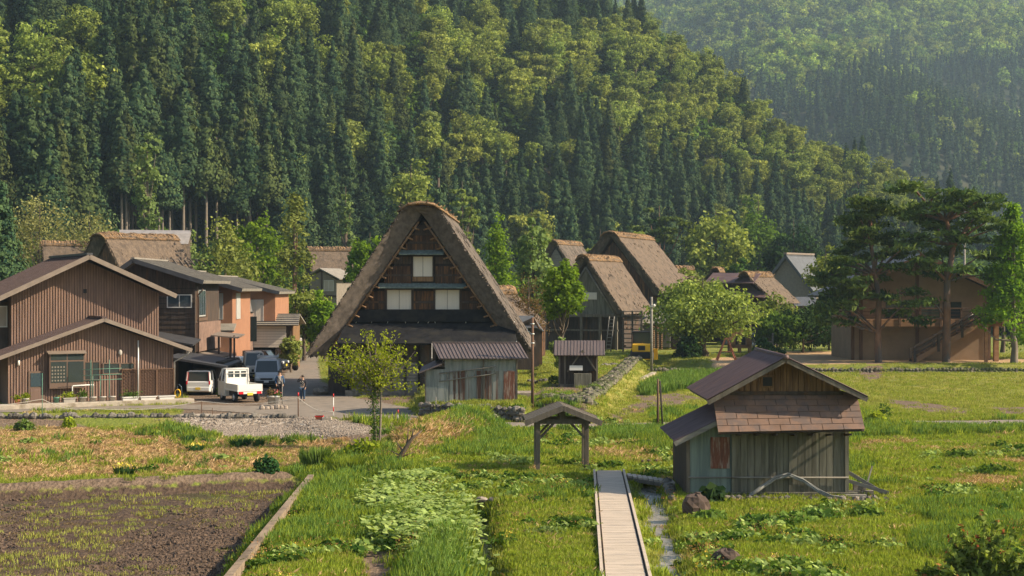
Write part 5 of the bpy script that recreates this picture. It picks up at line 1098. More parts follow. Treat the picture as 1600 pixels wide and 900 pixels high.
# plank bridge to the hut
t = thing('plank_bridge', 'low mossy plank bridge from the boardwalk over the stream', 'bridge', (*P(980, 742, .15)[:2], 0), 0); a = P(982, 741, .15); b = P(1056, 752, .15); dx, dy = b[0]-a[0], b[1]-a[1]; m = MB()
for i in range(9): q = i/9; x = dx*q; y = dy*q; m.box(x+.01, x+dx/9-.01, y-.45, y+.45, .1, .16)
m.build('plank', MT['deck_plank'], t); m = MB(); m.bar((0, -.38, .04), (dx, dy-.38, .04), .12); m.bar((0, .38, .04), (dx, dy+.38, .04), .12); m.build('beam', MT['post_wood'], t)
# ================================================================ STONES, WALLS, SMALL THINGS
rs = random.Random(21)
W('stone_moss', (.155, .135, .105), rough=.95, var=.4, scale=2.5, bmp=.8, c2=(.085, .095, .04), c2t=.5)
def stone_row(name, label, pts, size, mat='stone', rows=1, lean=.35, cat='stone wall', group=None, up=.8, gap=.9, jit=.25, z0=None, sink=.3, follow=False):
    """courses of individual-looking stones in one wall; pts: ground points (x, y, z)"""
    m = MB(); L = []
    for a, b in zip(pts[:-1], pts[1:]):
        a, b = np.array(a), np.array(b); d = np.linalg.norm(b-a); L.append((a, b, d))
    ox, oy, oz = pts[0]
    for r_ in range(rows):
        for a, b, d in L:
            s = rs.random()*size*.5
            while s < d:
                q = s/d; p = a*(1-q)+b*q; r = size*.5*rs.uniform(1-jit, 1+jit); n = np.array([-(b-a)[1], (b-a)[0]])/d
                off = n*(lean*r_*size*.55+rs.uniform(-.06, .06)*size)
                if follow: off = n*(r_*size*.8+rs.uniform(-.2, .2)*size); zf = float(gz(p[0]+off[0], p[1]+off[1]))+.12*r-(r_*size*.62)+sink*size-r*up*.9; p = np.array([p[0], p[1], zf+.1])
                m.ball((p[0]+off[0]-ox, p[1]+off[1]-oy, p[2]-oz-sink*size+r*up*.9+r_*size*.62), (r*1.05, r*.95, r*up), 7, .16); s += size*gap*rs.uniform(.8, 1.15)
    o = thing(name, label, cat, (ox, oy, oz), 0, group); m.build('stone_course', MT[mat], o); return o
def GZP(px, py, z=0): x, y, _ = P(px, py, z); return (x, y, float(gz(x, y)))
stone_row('stone_edging', 'row of rounded tilted stones edging the road above the straw field', [P(-60, 652, .02), P(90, 652, .02), P(180, 652, .02), P(300, 652, .02), P(462, 653, .0)], .32, 'stone', 1, up=.9, gap=.66, jit=.45)
stone_row('stone_wall', 'dry stone retaining wall of grey boulders below the tin hut', [(*P(658, 652)[:2], .15), (*P(740, 656)[:2], .15), (*P(820, 660)[:2], .12)], .40, 'stone', 3, lean=.1)
stone_row('stone_wall', 'rough sloping stone wall from the terrace with the small shed up towards the wheel loader', [P(915, 652), P(935, 638), P(965, 610), P(985, 590), P(1006, 566)], .42, 'stone_moss', 3, gap=1.15, follow=True, jit=.4)
stone_row('stone_wall', 'overgrown stone bank below the terrace, left of the stone steps', [P(832, 646), P(870, 648), P(902, 654)], .42, 'stone_moss', 4, gap=1.0, follow=True, jit=.4)
stone_row('stone_wall', 'long low wall of pale rubble along the far side of the paddies', [(8.2+.5, 127, 0), (30, 127.1, 0), (60, 127.2, 0)], .36, 'stone_moss', 2, lean=.3, gap=.9)
stone_row('stone_wall', 'low stone row crossing the terrace left of the small shed', [GZP(826, 594, .8), GZP(868, 596, .8)], .4, 'stone', 1)
stone_row('stone_wall', 'short mossy stone row on the grass terrace right of the small shed', [GZP(940, 572, .8), GZP(962, 571, .8)], .4, 'stone', 1)
stone_row('rubble_heap', 'heap of pale rubble at the right end of the straw-covered bank', [(P(742, 672)[0], P(742, 672)[1], .1), (P(772, 668)[0], P(772, 668)[1], .1)], .32, 'stone_pale', 3, lean=-.3)
x0, x1 = XA(1133, 51), XA(1388, 51)
stone_row('stone_footing', 'row of rounded stones under the front wall of the plank hut', [(x0, 50.6, 0), (x1, 50.3, 0)], .25, 'stone', 1, up=1.0, gap=.8)
stone_row('stream_bank', 'pile of grey stones and roots where the stream passes the plank hut', [P(1046, 764, -.15), P(1056, 790, -.15)], .3, 'stone', 2, lean=-.5, jit=.45)
stone_row('stone_bridge', 'flat stone slab row crossing the narrow ditch in the grass', [P(722, 778, .0), P(776, 779, .0)], .42, 'stone_pale', 1, up=.45, gap=1.1)
stone_row('stream_stones', 'dark boulders at the head of the stream behind the plank bridge', [P(1004, 730, -.1), P(1030, 728, -.1)], .36, 'rock_brown', 2, jit=.4)
stone_row('planter_stones', 'small stone-edged flower bed at the road corner behind the rope fence', [P(408, 640), P(446, 639)], .34, 'stone_pale', 1, up=1.1, gap=.8)
def rock(label, px, py, r, mat='rock_brown', flat=1.2, seed=0):
    x, y, z = GZP(px, py); o = thing('boulder', label, 'boulder', (x, y, z), 0); m = MB(); st = random.getstate(); random.seed(seed); m.ball((0, 0, r*flat*.7), (r, r*.8, r*flat), 14, .12); random.setstate(st); q = m.build('stone', MT[mat], o); rough_disp(q, .15, .3); return o
rock('large brown boulder standing between the stream and the plank hut', 1086, 806, .42, flat=.95, seed=2)
rock('dark boulder sunk in the bright grass in front of the plank hut', 1135, 885, .36, flat=.75, seed=5)
rock('flat stone beside the trunk of the fruit tree near the big house corner', 505, 617, .7, 'stone', .45, 7)
MT['kerb_soil'] = M('kerb_soil', (.24, .18, .125), .95, .3, 3, bmp=.6, c2=(.13, .10, .07), c2t=.55)
# mud field margin board and planks
def hexpath(name, label, cat, a, b, w, h, mat, lift=0, par=None):
    o = thing(name, label, cat, (a[0], a[1], a[2]), 0); m = MB(); n = 14; d = np.array(b)-np.array(a)
    for i in range(n): m.bar(tuple(d*i/n), tuple(d*(i+.99)/n), w, h)
    m.build('board', MT[mat], o); return o
hexpath('field_kerb', 'long pale kerb board between the ploughed mud field and the grass', 'kerb', P(486, 751, .0), P(340, 935, .0), .2, .44, 'kerb_soil')
hexpath('irrigation_channel', 'pale concrete irrigation channel curving up beside the sloping stone wall', 'channel', P(925, 632, .02), P(1022, 584, .02), .35, .3, 'concrete')
t = thing('stone_steps', 'short flight of stone steps at the lower end of the irrigation channel', 'steps', P(911, 636, 0), 0); m = MB()
for i in range(4): m.box(-.75, .75, i*.34, i*.34+.5, -.05, .2+i*.2)
m.build('step', MT['stone'], t)
# poles
def pole(name, label, px, pyb, pyt, r, mat, z=0, cat='pole', extra=None, dx=0):
    x, y, _ = P(px, pyb, z); h = ZA(pyt, y)-z; o = thing(name, label, cat, (x, y, z), 0); m = MB(); m.tube([(0, 0, -.2), (dx, 0, h)], [r, r*.85], 8); m.build('shaft', MT[mat], o)
    return o, h
o, h = pole('utility_pole', 'slim brown wooden pole rising in front of the right end of the tin hut', 832, 650, 496, .085, 'brown_post', cat='pole'); m = MB(); m.tube([(0, 0, h-.9), (-.25, 0, h-.75), (-.3, 0, h-.6)], .02, 5)
for k in (.35, .9, 1.4): m.tube([(0, 0, h-k-.03), (0, 0, h-k+.03)], .11, 8)
m.build('band', MT['alu'], o)
o, h = pole('utility_pole', 'grey pole standing beside the yellow wheel loader', 1018, 577, 464, .12, 'grey_wood', .3); m = MB(); m.tube([(-.2, -.1, h-.8), (.25, -.1, h-.8)], .05, 6); m.ball((.2, -.15, h-.7), (.12, .1, .12), 8); m.build('insulator', MT['white'], o)
pole('fence_post', 'left and brown of the paired posts by the road', 1028, 671, 592, .06, 'brown_post', cat='post')
pole('fence_post', 'right and darker, leaning, of the paired posts by the road', 1036, 673, 595, .045, 'black_wood', cat='post', dx=-.15)
o, h = pole('utility_pole', 'plain pole showing above the roof of the veranda house', 1507, 545, 378, .13, 'grey_wood', .6)
o = bpy.data.objects[o.name]; o.location = (XA(1507, 152), 152, .6)
pole('marker_post', 'plain grey stake left of the stone wall under the tin hut', 681, 653, 620, .03, 'grey_wood', cat='stake')
# rope fence along the road
rope_px = [(-40, 650), (66, 640), (315, 648), (466, 652), (521, 652)]
posts = [(66, 650, 583, .02, 'plastic_green', 'tall thin green garden cane at the left of the rope fence'), (315, 648, 627, .03, 'brown_post', 'short brown post of the rope fence in front of the parking place'), (332, 649, 637, .02, 'brown_post', 'very short thin stake beside the road edge stones'), (466, 652, 614, .035, 'brown_post', 'dark post with red top holding the white rope'), (521, 655, 616, .025, 'white', 'red and white striped stake at the end of the rope'), (441, 632, 591, .03, 'grey_wood', 'pale stake behind the flower pots at the road corner'), (622, 657, 641, .03, 'white', 'low red and white marker stake at the roadside grass')]
for px, pb_, pt_, r, mt, lb in posts:
    o, h = pole('fence_post', lb, px, pb_, pt_, r, mt, -.02, cat='post')
    if 'red' in lb:
        m = MB(); m.tube([(0, 0, h-.16), (0, 0, h+.03)], r*1.15, 7)
        if 'striped' in lb: m.tube([(0, 0, h*.3), (0, 0, h*.5)], r*1.15, 7)
        m.build('red_band', MT['red'], o)
t = thing('rope', 'white rope strung low between posts along the road', 'rope', (0, 0, 0), 0); m = MB(); R_ = [(-30, 652, .55), (66, 650, .92), (140, 650, .42), (315, 649, .78), (466, 652, 1.05), (521, 655, .4)]; pts = []
R_ = [(P(a, b)[0], P(a, b)[1], c) for a, b, c in R_]
for a, b in zip(R_[:-1], R_[1:]):
    for q in np.linspace(0, 1, 8)[:-1]: p = np.array(a)*(1-q)+np.array(b)*q; p[2] -= .25*math.sin(q*math.pi)*(1 if a != R_[0] else .2); pts.append(tuple(p))
pts.append(R_[-1]); m.tube(pts, .016, 5); m.build('strand', MT['shutter'], t)
# flower pots and troughs on the ledge
def pot(label, px, r, h, mat, plant=None, long=0, group=None, py=636, d=-1.5, cat='flower pot', flow=None):
    x, _ = fb(px, py, d); wx_ = o_b[0]+x*math.cos(BR)-d*math.sin(BR); wy = o_b[1]+x*math.sin(BR)+d*math.cos(BR)
    return pot_at(label, wx_, wy, .26, r, h, mat, plant, long, group, cat, flow)
o_b = (XA(160, 93.0), 93.0)
def pot_at(label, x, y, z, r, h, mat, plant=None, long=0, group=None, cat='flower pot', flow=None):
    t = thing('flower_pot' if not long else 'planter_trough', label, cat, (x, y, z), BR if long else 0, group); m = MB()
    if long:
        l = long/2; m.loft([[(-l*.92, -r*.7, 0), (l*.92, -r*.7, 0), (l*.92, r*.7, 0), (-l*.92, r*.7, 0)], [(-l, -r, h), (l, -r, h), (l, r, h), (-l, r, h)]])
        m.box(-l-.03, l+.03, -r-.03, r+.03, h-.05, h)
    else: m.tube([(0, 0, 0), (0, 0, h*.8), (0, 0, h*.8), (0, 0, h)], [r*.72, r*.95, r*1.08, r*1.1], 14)
    m.build('pot', MT[mat], t, )
    if plant:
        rng = np.random.default_rng(int(abs(x)*31)); n = 220; C = rng.normal(size=(n, 3))*np.array([(long or r*2)*.3, r*.5, r*.5])+np.array([0, 0, h+r*.5]); V, Fq, T = leaves(C, .09, rng, 1.4); b = bpy.data.objects.new('foliage', mesh_np('foliage', V, Fq, MT[plant], T)); col.objects.link(b); b.parent = t
        if flow: C = C[:70]+np.array([0, 0, .08]); V, Fq, T = leaves(C, .08, rng); b = bpy.data.objects.new('blossom', mesh_np('blossom', V, Fq, MT[flow], T)); col.objects.link(b); b.parent = t
    return t
MT['pink'] = leafmat('pink_petals', (.6, .12, .16), (.8, .3, .33), .3, .1); MT['gold'] = leafmat('yellow_petals', (.7, .5, .05), (.9, .75, .2), .3, .1); MT['petal_white'] = leafmat('white_petals', (.7, .7, .55), (.85, .85, .75), .3, .1)
pot('terracotta pot with low yellow-green plant at the far left of the ledge', 27, .16, .26, 'terracotta', 'leaf_lime'); pot('pale grey pot of moss beside the brown door', 40, .19, .32, 'plastic_grey', 'leaf_lime')
pot('dark green empty pot left of the short trough', 88, .17, .32, 'plastic_green')
pot('short grey trough with yellow-green sprouts under the bay window', 108, .2, .28, 'plastic_grey', 'leaf_lime', .7)
pot('grey round pot nearest the short trough, first of the four', 129, .24, .3, 'plastic_grey', 'leaf_green'); pot('grey round pot second of the four under the small window', 145, .22, .28, 'plastic_grey'); pot('grey round pot third of the four under the small window', 160, .21, .28, 'plastic_grey'); pot('grey round pot last of the four, beside the long troughs', 175, .22, .28, 'plastic_grey')
pot('long white trough with green shoots at the left end of the lattice', 203, .2, .22, 'white', 'leaf_green', .95, cat='planter'); pot('long white empty trough in the middle of the lattice', 231, .2, .22, 'white', None, .95, cat='planter'); pot('long white empty trough at the right end of the lattice', 260, .2, .22, 'white', None, .95, cat='planter')
x, y, _ = P(424, 634); pot_at('dark grey pot with brown shrub at the road corner', x, y, 0.1, .26, .5, 'plastic_grey', 'leaf_brown'); x, y, _ = P(433, 634); pot_at('white pot of pink flowers at the road corner', x, y, 0.1, .17, .5, 'white', 'leaf_green', flow='pink')
x, y, _ = P(499, 656); t = thing('orange_crate', 'small orange bucket at the foot of the rope fence', 'bucket', (x, y, -.1), 0); m = MB(); m.loft([[(-.16, -.16, 0), (.16, -.16, 0), (.16, .16, 0), (-.16, .16, 0)], [(-.2, -.2, .32), (.2, -.2, .32), (.2, .2, .32), (-.2, .2, .32)]]); m.build('bucket_side', MT['terracotta'], t); m = MB(); m.box(-.22, .22, -.22, .22, .27, .32); m.build('rim', MT['red'], t)
x, y, _ = P(511, 657); t = thing('concrete_block', 'grey concrete block with seedlings beside the orange bucket', 'block', (x, y, -.1), 0); m = MB(); m.box(-.25, .25, -.2, .2, 0, .27); m.build('block', MT['concrete'], t, bevel=.02); m = MB(); m.box(-.18, -.03, -.14, .14, .271, .275); m.box(.03, .18, -.14, .14, .271, .275); m.build('hollow_shade', MT['black'], t)  # black plates on the solid top paint the shade of its holes
# garden frames by the brown house
t = thing('trellis', 'green cane trellis standing in front of the brown house', 'trellis', (*o_b, .26), BR); m = MB()
for px in (142, 171, 145, 157): x, _ = fb(px, 600, -1.35); m.tube([(x, -1.35, 0), (x, -1.35, 2.45 if px in (142, 171) else 1.5)], .02, 5)
x0, _ = fb(129, 600, -1.35); x1, _ = fb(190, 600, -1.35)
for z in (1.25, 1.55, 1.9): m.tube([(x0, -1.38, z), (x1, -1.38, z+.03)], .016, 5)
m.build('cane', MT['plastic_green'], t)
t = thing('garden_hoop', 'white pipe hoop standing on the ledge under the bay window', 'frame', (*o_b, .26), BR); x0, _ = fb(113, 620, -1.3); x1, _ = fb(146, 620, -1.3); m = MB(); m.tube([(x0, -1.3, 0), (x0, -1.3, .9), (x0+.04, -1.3, .95), (x1, -1.3, .98), (x1, -1.3, .9)], .04, 6); m.build('pipe', MT['white'], t)
x, y, _ = P(277, 627); t = thing('hose_stand', 'standpipe with yellow and blue hose coiled by the corner of the brown house', 'hose stand', (x, y, .0), 0); m = MB(); m.tube([(0, 0, 0), (0, 0, .95), (.1, 0, 1.05), (.25, 0, .9), (.32, 0, 0)], .03, 6); m.build('standpipe', MT['glass_blue'], t); m = MB()
for k in range(4): m.tube([(.05+.17*math.cos(a), -.08-.03*k, .5+.25*math.sin(a)) for a in np.linspace(0, 6.28, 14)], .022, 5)
m.build('hose', MT['yellow'], t)
# straw bank stump, cones, playground
x, y, z = GZP(626, 724); t = thing('dead_stump', 'bare grey broken trunk leaning out of the straw bank', 'dead tree', (x, y, z), 0); m = MB(); m.tube([(-.3, 0, -.1), (.1, 0, .45), (.45, 0, 1.0), (.85, .1, 1.3)], [.13, .1, .07, .02], 7)
for p in (((.1, 0, .45), (-.2, .1, .9)), ((.25, 0, .7), (.3, .1, 1.35)), ((.45, 0, 1.0), (.5, 0, 1.4)), ((-.1, 0, .2), (.5, -.1, .45)), ((.0, 0, .3), (-.4, 0, .5))): m.tube(p, [.05, .012], 5)
m.build('branch', MT['bark'], t)
x, y, _ = P(1397, 580, .0); t = thing('traffic_cone', 'small red traffic cone at the paddy edge before the veranda house', 'cone', (x, y, 0), 0); m = MB(); m.tube([(0, 0, .03), (0, 0, .72)], [.17, .04], 12); m.build('cone', MT['red'], t); m = MB(); m.box(-.22, .22, -.22, .22, 0, .04); m.build('base', MT['red'], t)
def frame_a(name, label, px, pyb, pyt, wpx, mat='warm_wood', z=.62):
    x, y, _ = P(px, pyb, z); h = ZA(pyt, y)-z; w = wpx/F*y; t = thing(name, label, 'frame', (x, y, z), 0); m = MB()
    for s in (-1, 1):
        for d in (-.5, .5): m.bar((s*w/2, d, 0), (s*.1, 0, h), .1)
    m.bar((-w*.32, 0, h*.4), (w*.32, 0, h*.4), .07); m.bar((-.15, -.1, h), (.15, .1, h), .12); m.build('leg', MT[mat], t); return t
frame_a('swing_frame', 'orange-brown A-frame standing at the left of the playground', 1135, 563, 529, 30, 'terracotta')
x, y, _ = P(1157, 552, .62); t = thing('playground_tower', 'orange wooden play tower with round opening beside the A-frame', 'play tower', (x, y, .62), 0); m = MB()
for q in (-1, .0, 1): m.box(q-.08, q+.08, -.08, .08, 0, 2.5 if q < 1 else 3.4); m.box(q-.08, q+.08, 1.2, 1.36, 0, 2.4)
m.build('post', MT['deck_orange'], t); m = MB(); m.box(-.95, .95, -.05, .03, 1.7, 2.35); m.box(-.95, -.5, -.05, .03, .7, 1.7); m.box(.5, .95, -.05, .03, .7, 1.7); m.box(-.95, .95, -.05, .03, .5, .8); m.build('panel', MT['deck_orange'], t)
x, y, _ = P(1193, 555, .62); t = thing('notice_frame', 'grey wooden double-bar frame at the edge of the playground gravel', 'frame', (x, y, .62), 0); m = MB(); m.box(-.95, -.83, -.06, .06, 0, 1.5); m.box(.8, .94, -.06, .06, 0, 2.1); m.box(-.85, .8, -.05, .05, 1.2, 1.32); m.box(-.85, .8, -.05, .05, .4, .5); m.build('bar', MT['grey_wood'], t)
# cinder blocks and planks by the hut
x, y, _ = P(1340, 776); t = thing('rubble_pile', 'cinder blocks and old planks heaped at the right corner of the plank hut', 'pile', (x, y, 0), 0); m = MB()
for i, (a, b, c) in enumerate(((-.3, 0, 0), (.15, .05, 0), (-.1, .1, .2))): m.box(a, a+.4, b, b+.2, c, c+.19)
m.build('block', MT['stone'], t); m = MB(); m.bar((-.45, .3, .9), (.9, -.1, .1), .03, .12); m.bar((-.4, .1, .55), (1.0, -.2, .15), .03, .12); m.bar((.3, .2, .2), (.55, .25, 1.0), .03, .05); m.box(-.5, .2, -.5, -.25, .0, .12); m.build('plank', MT['grey_wood'], t)
# small stuff around the terrace right of the tin hut
x, y, _ = P(818, 625, .5); t = thing('stone_slab', 'stack of pale stone slabs beside the right end of the tin hut', 'slab', (x, y, .4), 0); m = MB(); m.box(-.5, .5, -.5, 1.2, 0, .3); m.box(-.4, .5, -.3, 1.4, .31, .55); m.build('slab', MT['stone_pale'], t, bevel=.04)
# ================================================================ VEHICLES
MT['silver'] = M('silver_paint', (.46, .48, .50), rough=.3, var=.02, bmp=0, metal=.1); MT['car_white'] = M('white_paint', (.66, .66, .64), rough=.3, var=.02, bmp=0)
MT['car_black'] = M('black_paint', (.02, .022, .028), rough=.25, var=.02, bmp=0); MT['car_cream'] = M('cream_car_paint', (.45, .42, .36), rough=.35, var=.02, bmp=0)
MT['lamp_red'] = M('lamp_red', (.55, .02, .03), rough=.2, var=.02, bmp=0); MT['lamp_clear'] = M('lamp_clear', (.7, .72, .74), rough=.15, var=.02, bmp=0)
def wheels(t, L_w, wb, W_, r, mat='rubber'):
    for sx in (-1, 1):
        for sy in (-1, 1):
            m = MB(); m.tube([(sx*(W_/2-.17), sy*wb/2, r), (sx*(W_/2+.0), sy*wb/2, r)], r, 20); w = m.build('wheel', MT[mat], t)
            m = MB(); m.tube([(sx*(W_/2-.02), sy*wb/2, r), (sx*(W_/2+.012), sy*wb/2, r)], [r*.62, r*.58], 14); m.build('rim', MT['alu'], w)
def van(name, label, cat, x, y, z, heading, L_=3.4, W_=1.48, H_=1.65, mat='car_white', hood=.55, nose=.95, rear=.0, tumble=.12, group=None, rack=False, plate='plate', tall_lamps=True, belt=.55, lowmat=None):
    """nose points to local -y"""
    t = thing(name, label, cat, (x, y, z), heading, group); w = W_/2; l = L_/2; zb = .22; bl = H_*belt
    def ring(yy, zt, wt, wb_=None, z0=zb):
        wb_ = wb_ or w; return [(-wb_*.96, yy, z0), (wb_*.96, yy, z0), (wb_, yy, z0+(zt-z0)*.35), (wb_, yy, z0+(zt-z0)*.75), (wt, yy, zt), (-wt, yy, zt), (-wb_, yy, z0+(zt-z0)*.75), (-wb_, yy, z0+(zt-z0)*.35)]
    m = MB(); m.loft([ring(-l, nose*.55+.12, w*.80, w*.86, .3), ring(-l+.10, nose*.9, w*.88, w*.95), ring(-l+hood*.55, nose*.98, w*.93), ring(-l+hood, bl, w*.96), ring(0, bl+.02, w*.97), ring(l-.12, bl, w*.96), ring(l, bl-.08, w*.90, w*.95, .28)], smooth=False)
    b = m.build('body', MT[mat], t, bevel=.05)
    ws = -l+hood+.02; rt = ws+(H_-bl)*.55; wr = w-tumble; m = MB()
    base = [(-w*.955, ws-.06, bl-.03), (w*.955, ws-.06, bl-.03), (w*.955, l-.04-rear*.2, bl-.03), (-w*.955, l-.04-rear*.2, bl-.03)]; top = [(-wr, rt, H_-.06), (wr, rt, H_-.06), (wr, l-.14-rear, H_-.06), (-wr, l-.14-rear, H_-.06)]
    m.loft([base, top]); g = m.build('cabin_glass', MT['glass'], t)
    m = MB(); e = .05; m.loft([[(-wr-.01, rt-.03, H_-.09), (wr+.01, rt-.03, H_-.09), (wr+.01, l-.12-rear, H_-.09), (-wr-.01, l-.12-rear, H_-.09)], [(-wr*.95, rt+.05, H_), (wr*.95, rt+.05, H_), (wr*.95, l-.2-rear, H_), (-wr*.95, l-.2-rear, H_)]]); m.build('roof_panel', MT[mat], t, bevel=.02)
    m = MB()
    for s in (-1, 1):
        for q in (0, .36, .70, 1):
            pb_ = np.array([s*w*.965, (ws-.06)*(1-q)+(l-.05-rear*.2)*q, bl-.02]); pt_ = np.array([s*(wr+.01), rt*(1-q)+(l-.15-rear)*q, H_-.07]); m.bar(tuple(pb_), tuple(pt_), .075 if q in (0,) else .10, .09)
    m.build('pillar', MT[mat], t)
    m = MB(); m.box(-w*.90, w*.90, -l-.05, -l+.08, .26, .5); m.build('bumper', MT[lowmat or mat], t, bevel=.03); m = MB(); m.box(-w*.92, w*.92, l-.08, l+.05, .28, .55); m.build('rear_bumper', MT[mat], t, bevel=.03)
    m = MB(); m.box(-w*.5, w*.5, -l-.012, -l+.05, .56, .68); m.build('grille', MT['black'], t)
    for s in (-1, 1):
        m = MB(); m.box(s*w*.78-.13, s*w*.78+.13, -l-.03, -l+.14, .60, .78); m.build('headlight', MT['lamp_clear'], t, bevel=.03)
        m = MB()
        if tall_lamps: m.hexa([(s*(w*.93)-.05, l-.06, bl-.25), (s*(w*.93)+.05, l-.06, bl-.25), (s*(w*.93)+.05, l+.015, bl-.25), (s*(w*.93)-.05, l+.015, bl-.25), (s*(wr+.0)-.04, l-.15-rear, H_-.1), (s*(wr+.0)+.05, l-.15-rear, H_-.1), (s*(wr+.0)+.05, l-.09-rear, H_-.1), (s*(wr+.0)-.04, l-.09-rear, H_-.1)])
        else: m.box(s*w*.8-.1, s*w*.8+.1, l-.03, l+.02, bl-.3, bl-.1)
        m.build('tail_light', MT['lamp_red'], t)
        m = MB(); m.box(s*(w+.12)-.08, s*(w+.12)+.08, ws+.0, ws+.1, bl+.02, bl+.2); m.build('mirror', MT[mat if not lowmat else lowmat], t, bevel=.02)
    for yy, s in ((-l-.06, 1), (l+.055, 1)): m = MB(); m.box(-.165, .165, min(yy, yy+.01), max(yy, yy+.012), .38, .54); m.build('number_plate', MT[plate], t)
    wheels(t, L_, L_*.66, W_, .29)
    if rack:
        m = MB()
        for s in (-1, 1): m.tube([(s*(wr-.02), rt+.2, H_+.12), (s*(wr-.02), l-.4, H_+.12)], .025, 6); m.tube([(s*(wr-.02), rt+.2, H_+.28), (s*(wr-.02), l-.4, H_+.28)], .02, 6)
        for yy in np.linspace(rt+.2, l-.4, 6): m.tube([(-wr, yy, H_+.12), (wr, yy, H_+.12)], .02, 6); m.tube([(-wr+.02, yy, H_), (-wr+.02, yy, H_+.28)], .018, 5); m.tube([(wr-.02, yy, H_), (wr-.02, yy, H_+.28)], .018, 5)
        m.tube([(-wr, rt+.15, H_+.28), (wr, rt+.15, H_+.28)], .02, 6); m.build('roof_rack', MT['alu'], t)
    return t
x, y, _ = P(311, 618); van('white_hatchback', 'white boxy hatchback parked tail out under the carport', 'car', x, y+1.7, 0, R(178), 3.4, 1.60, 1.62, 'car_white', hood=.6, tumble=.1, belt=.60)
x, y, _ = P(412, 606); van('silver_van', 'silver van with roof rack facing the camera behind the pickup', 'van', x, y+1.9, 0, R(6), 4.1, 1.69, 1.95, 'silver', hood=.40, nose=1.05, rack=True, plate='white', lowmat='black', tumble=.14, belt=.56)
van('white_minivan', 'white rounded minivan parked broadside behind the carport posts', 'minivan', XA(362, 116), 116, 0, R(80), 4.5, 1.7, 1.85, 'car_white', hood=.9, tumble=.16)
van('grey_van', 'dark-nosed beige-roofed van between the minivan and the silver van', 'van', XA(397, 113.5), 113.5, .15, R(12), 3.4, 1.5, 2.15, 'car_cream', hood=.4, nose=1.2, lowmat='black', tumble=.15)
van('black_car', 'long black car roof showing in front of the cream garage', 'car', XA(402, 122), 122, .45, R(82), 4.7, 1.75, 1.6, 'car_black', hood=1.0)
# kei pickup
x, y, _ = P(383, 629); hd = R(30); t = thing('pickup_truck', 'small white flatbed pickup seen from behind at the parking place', 'pickup truck', (x-.6, y+1.5, 0), hd+math.pi); t.scale = (1.12,)*3
w = .72; m = MB(); l = 1.65
m.loft([[(-w*.93, -l, .3), (w*.93, -l, .3), (w*.93, -l, 1.0), (-w*.93, -l, 1.0)], [(-w, -l+.12, .25), (w, -l+.12, .25), (w, -l+.12, 1.08), (-w, -l+.12, 1.08)], [(-w, -.42, .25), (w, -.42, .25), (w, -.42, 1.08), (-w, -.42, 1.08)]]); m.build('cab', MT['cream_paint'], t, bevel=.04)
m = MB(); m.loft([[(-w*.97, -l+.14, 1.06), (w*.97, -l+.14, 1.06), (w*.97, -.43, 1.06), (-w*.97, -.43, 1.06)], [(-w*.84, -l+.62, 1.72), (w*.84, -l+.62, 1.72), (w*.84, -.50, 1.72), (-w*.84, -.50, 1.72)]]); m.build('cab_glass', MT['glass'], t)
m = MB(); m.box(-w*.86, w*.86, -l+.6, -.44, 1.7, 1.78); m.build('cab_roof', MT['white'], t, bevel=.03); m = MB()
for s in (-1, 1):
    for (y0_, y1_) in ((-l+.14, -l+.62), (-1.0, -.95), (-.46, -.5)): m.bar((s*w*.97, y0_, 1.05), (s*w*.85, y1_, 1.73), .08, .09)
m.box(-w*.97, w*.97, -.45, -.40, .62, 1.28)                           # rear cab wall, with three windows above
for a, b in ((-.68, -.52), (-.22, -.14), (.14, .22), (.52, .68)): m.box(a, b, -.46, -.40, 1.28, 1.62)
m.box(-.66, .66, -.47, -.41, 1.62, 1.74); m.build('cab_frame', MT['white'], t, bevel=.01)
m = MB(); m.box(-w, w, -.34, 1.65, .62, .70); m.build('bed_floor', MT['white'], t)
for nm, q in (('bed_side', (-w, -w+.04, -.34, 1.65)), ('bed_side', (w-.04, w, -.34, 1.65)), ('tailgate', (-w+.045, w-.045, 1.61, 1.65))): m = MB(); m.box(q[0], q[1], q[2], q[3], .70, 1.0); m.build(nm, MT['white' if nm == 'tailgate' else 'cream_paint'], t, bevel=.012)
m = MB(); m.box(-.5, .5, -.3, 1.5, .32, .6); m.build('chassis', MT['black'], t); m = MB(); m.box(-w*.95, w*.95, 1.58, 1.66, .48, .60); m.build('rear_bar', MT['white'], t)
for s in (-1, 1): m = MB(); m.box(s*.52-.13, s*.52+.13, 1.64, 1.68, .48, .60); m.build('tail_light', MT['lamp_red'], t); m = MB(); m.box(s*(w+.1)-.07, s*(w+.1)+.07, -l+.35, -l+.42, 1.2, 1.42); m.build('mirror', MT['black'], t)
m = MB(); m.box(-.16, .16, 1.66, 1.675, .40, .55); m.build('number_plate', MT['plate'], t); m = MB()
for s in (-1, 1): m.tube([(s*.64, -.36, 1.0), (s*.64, -.36, 1.78)], .02, 6)
m.tube([(-.64, -.36, 1.78), (.64, -.36, 1.78)], .02, 6); m.tube([(-.64, -.36, 1.5), (.64, -.36, 1.5)], .018, 6); m.build('guard_rail', MT['white'], t); wheels(t, 3.3, 1.95, 1.42, .27)
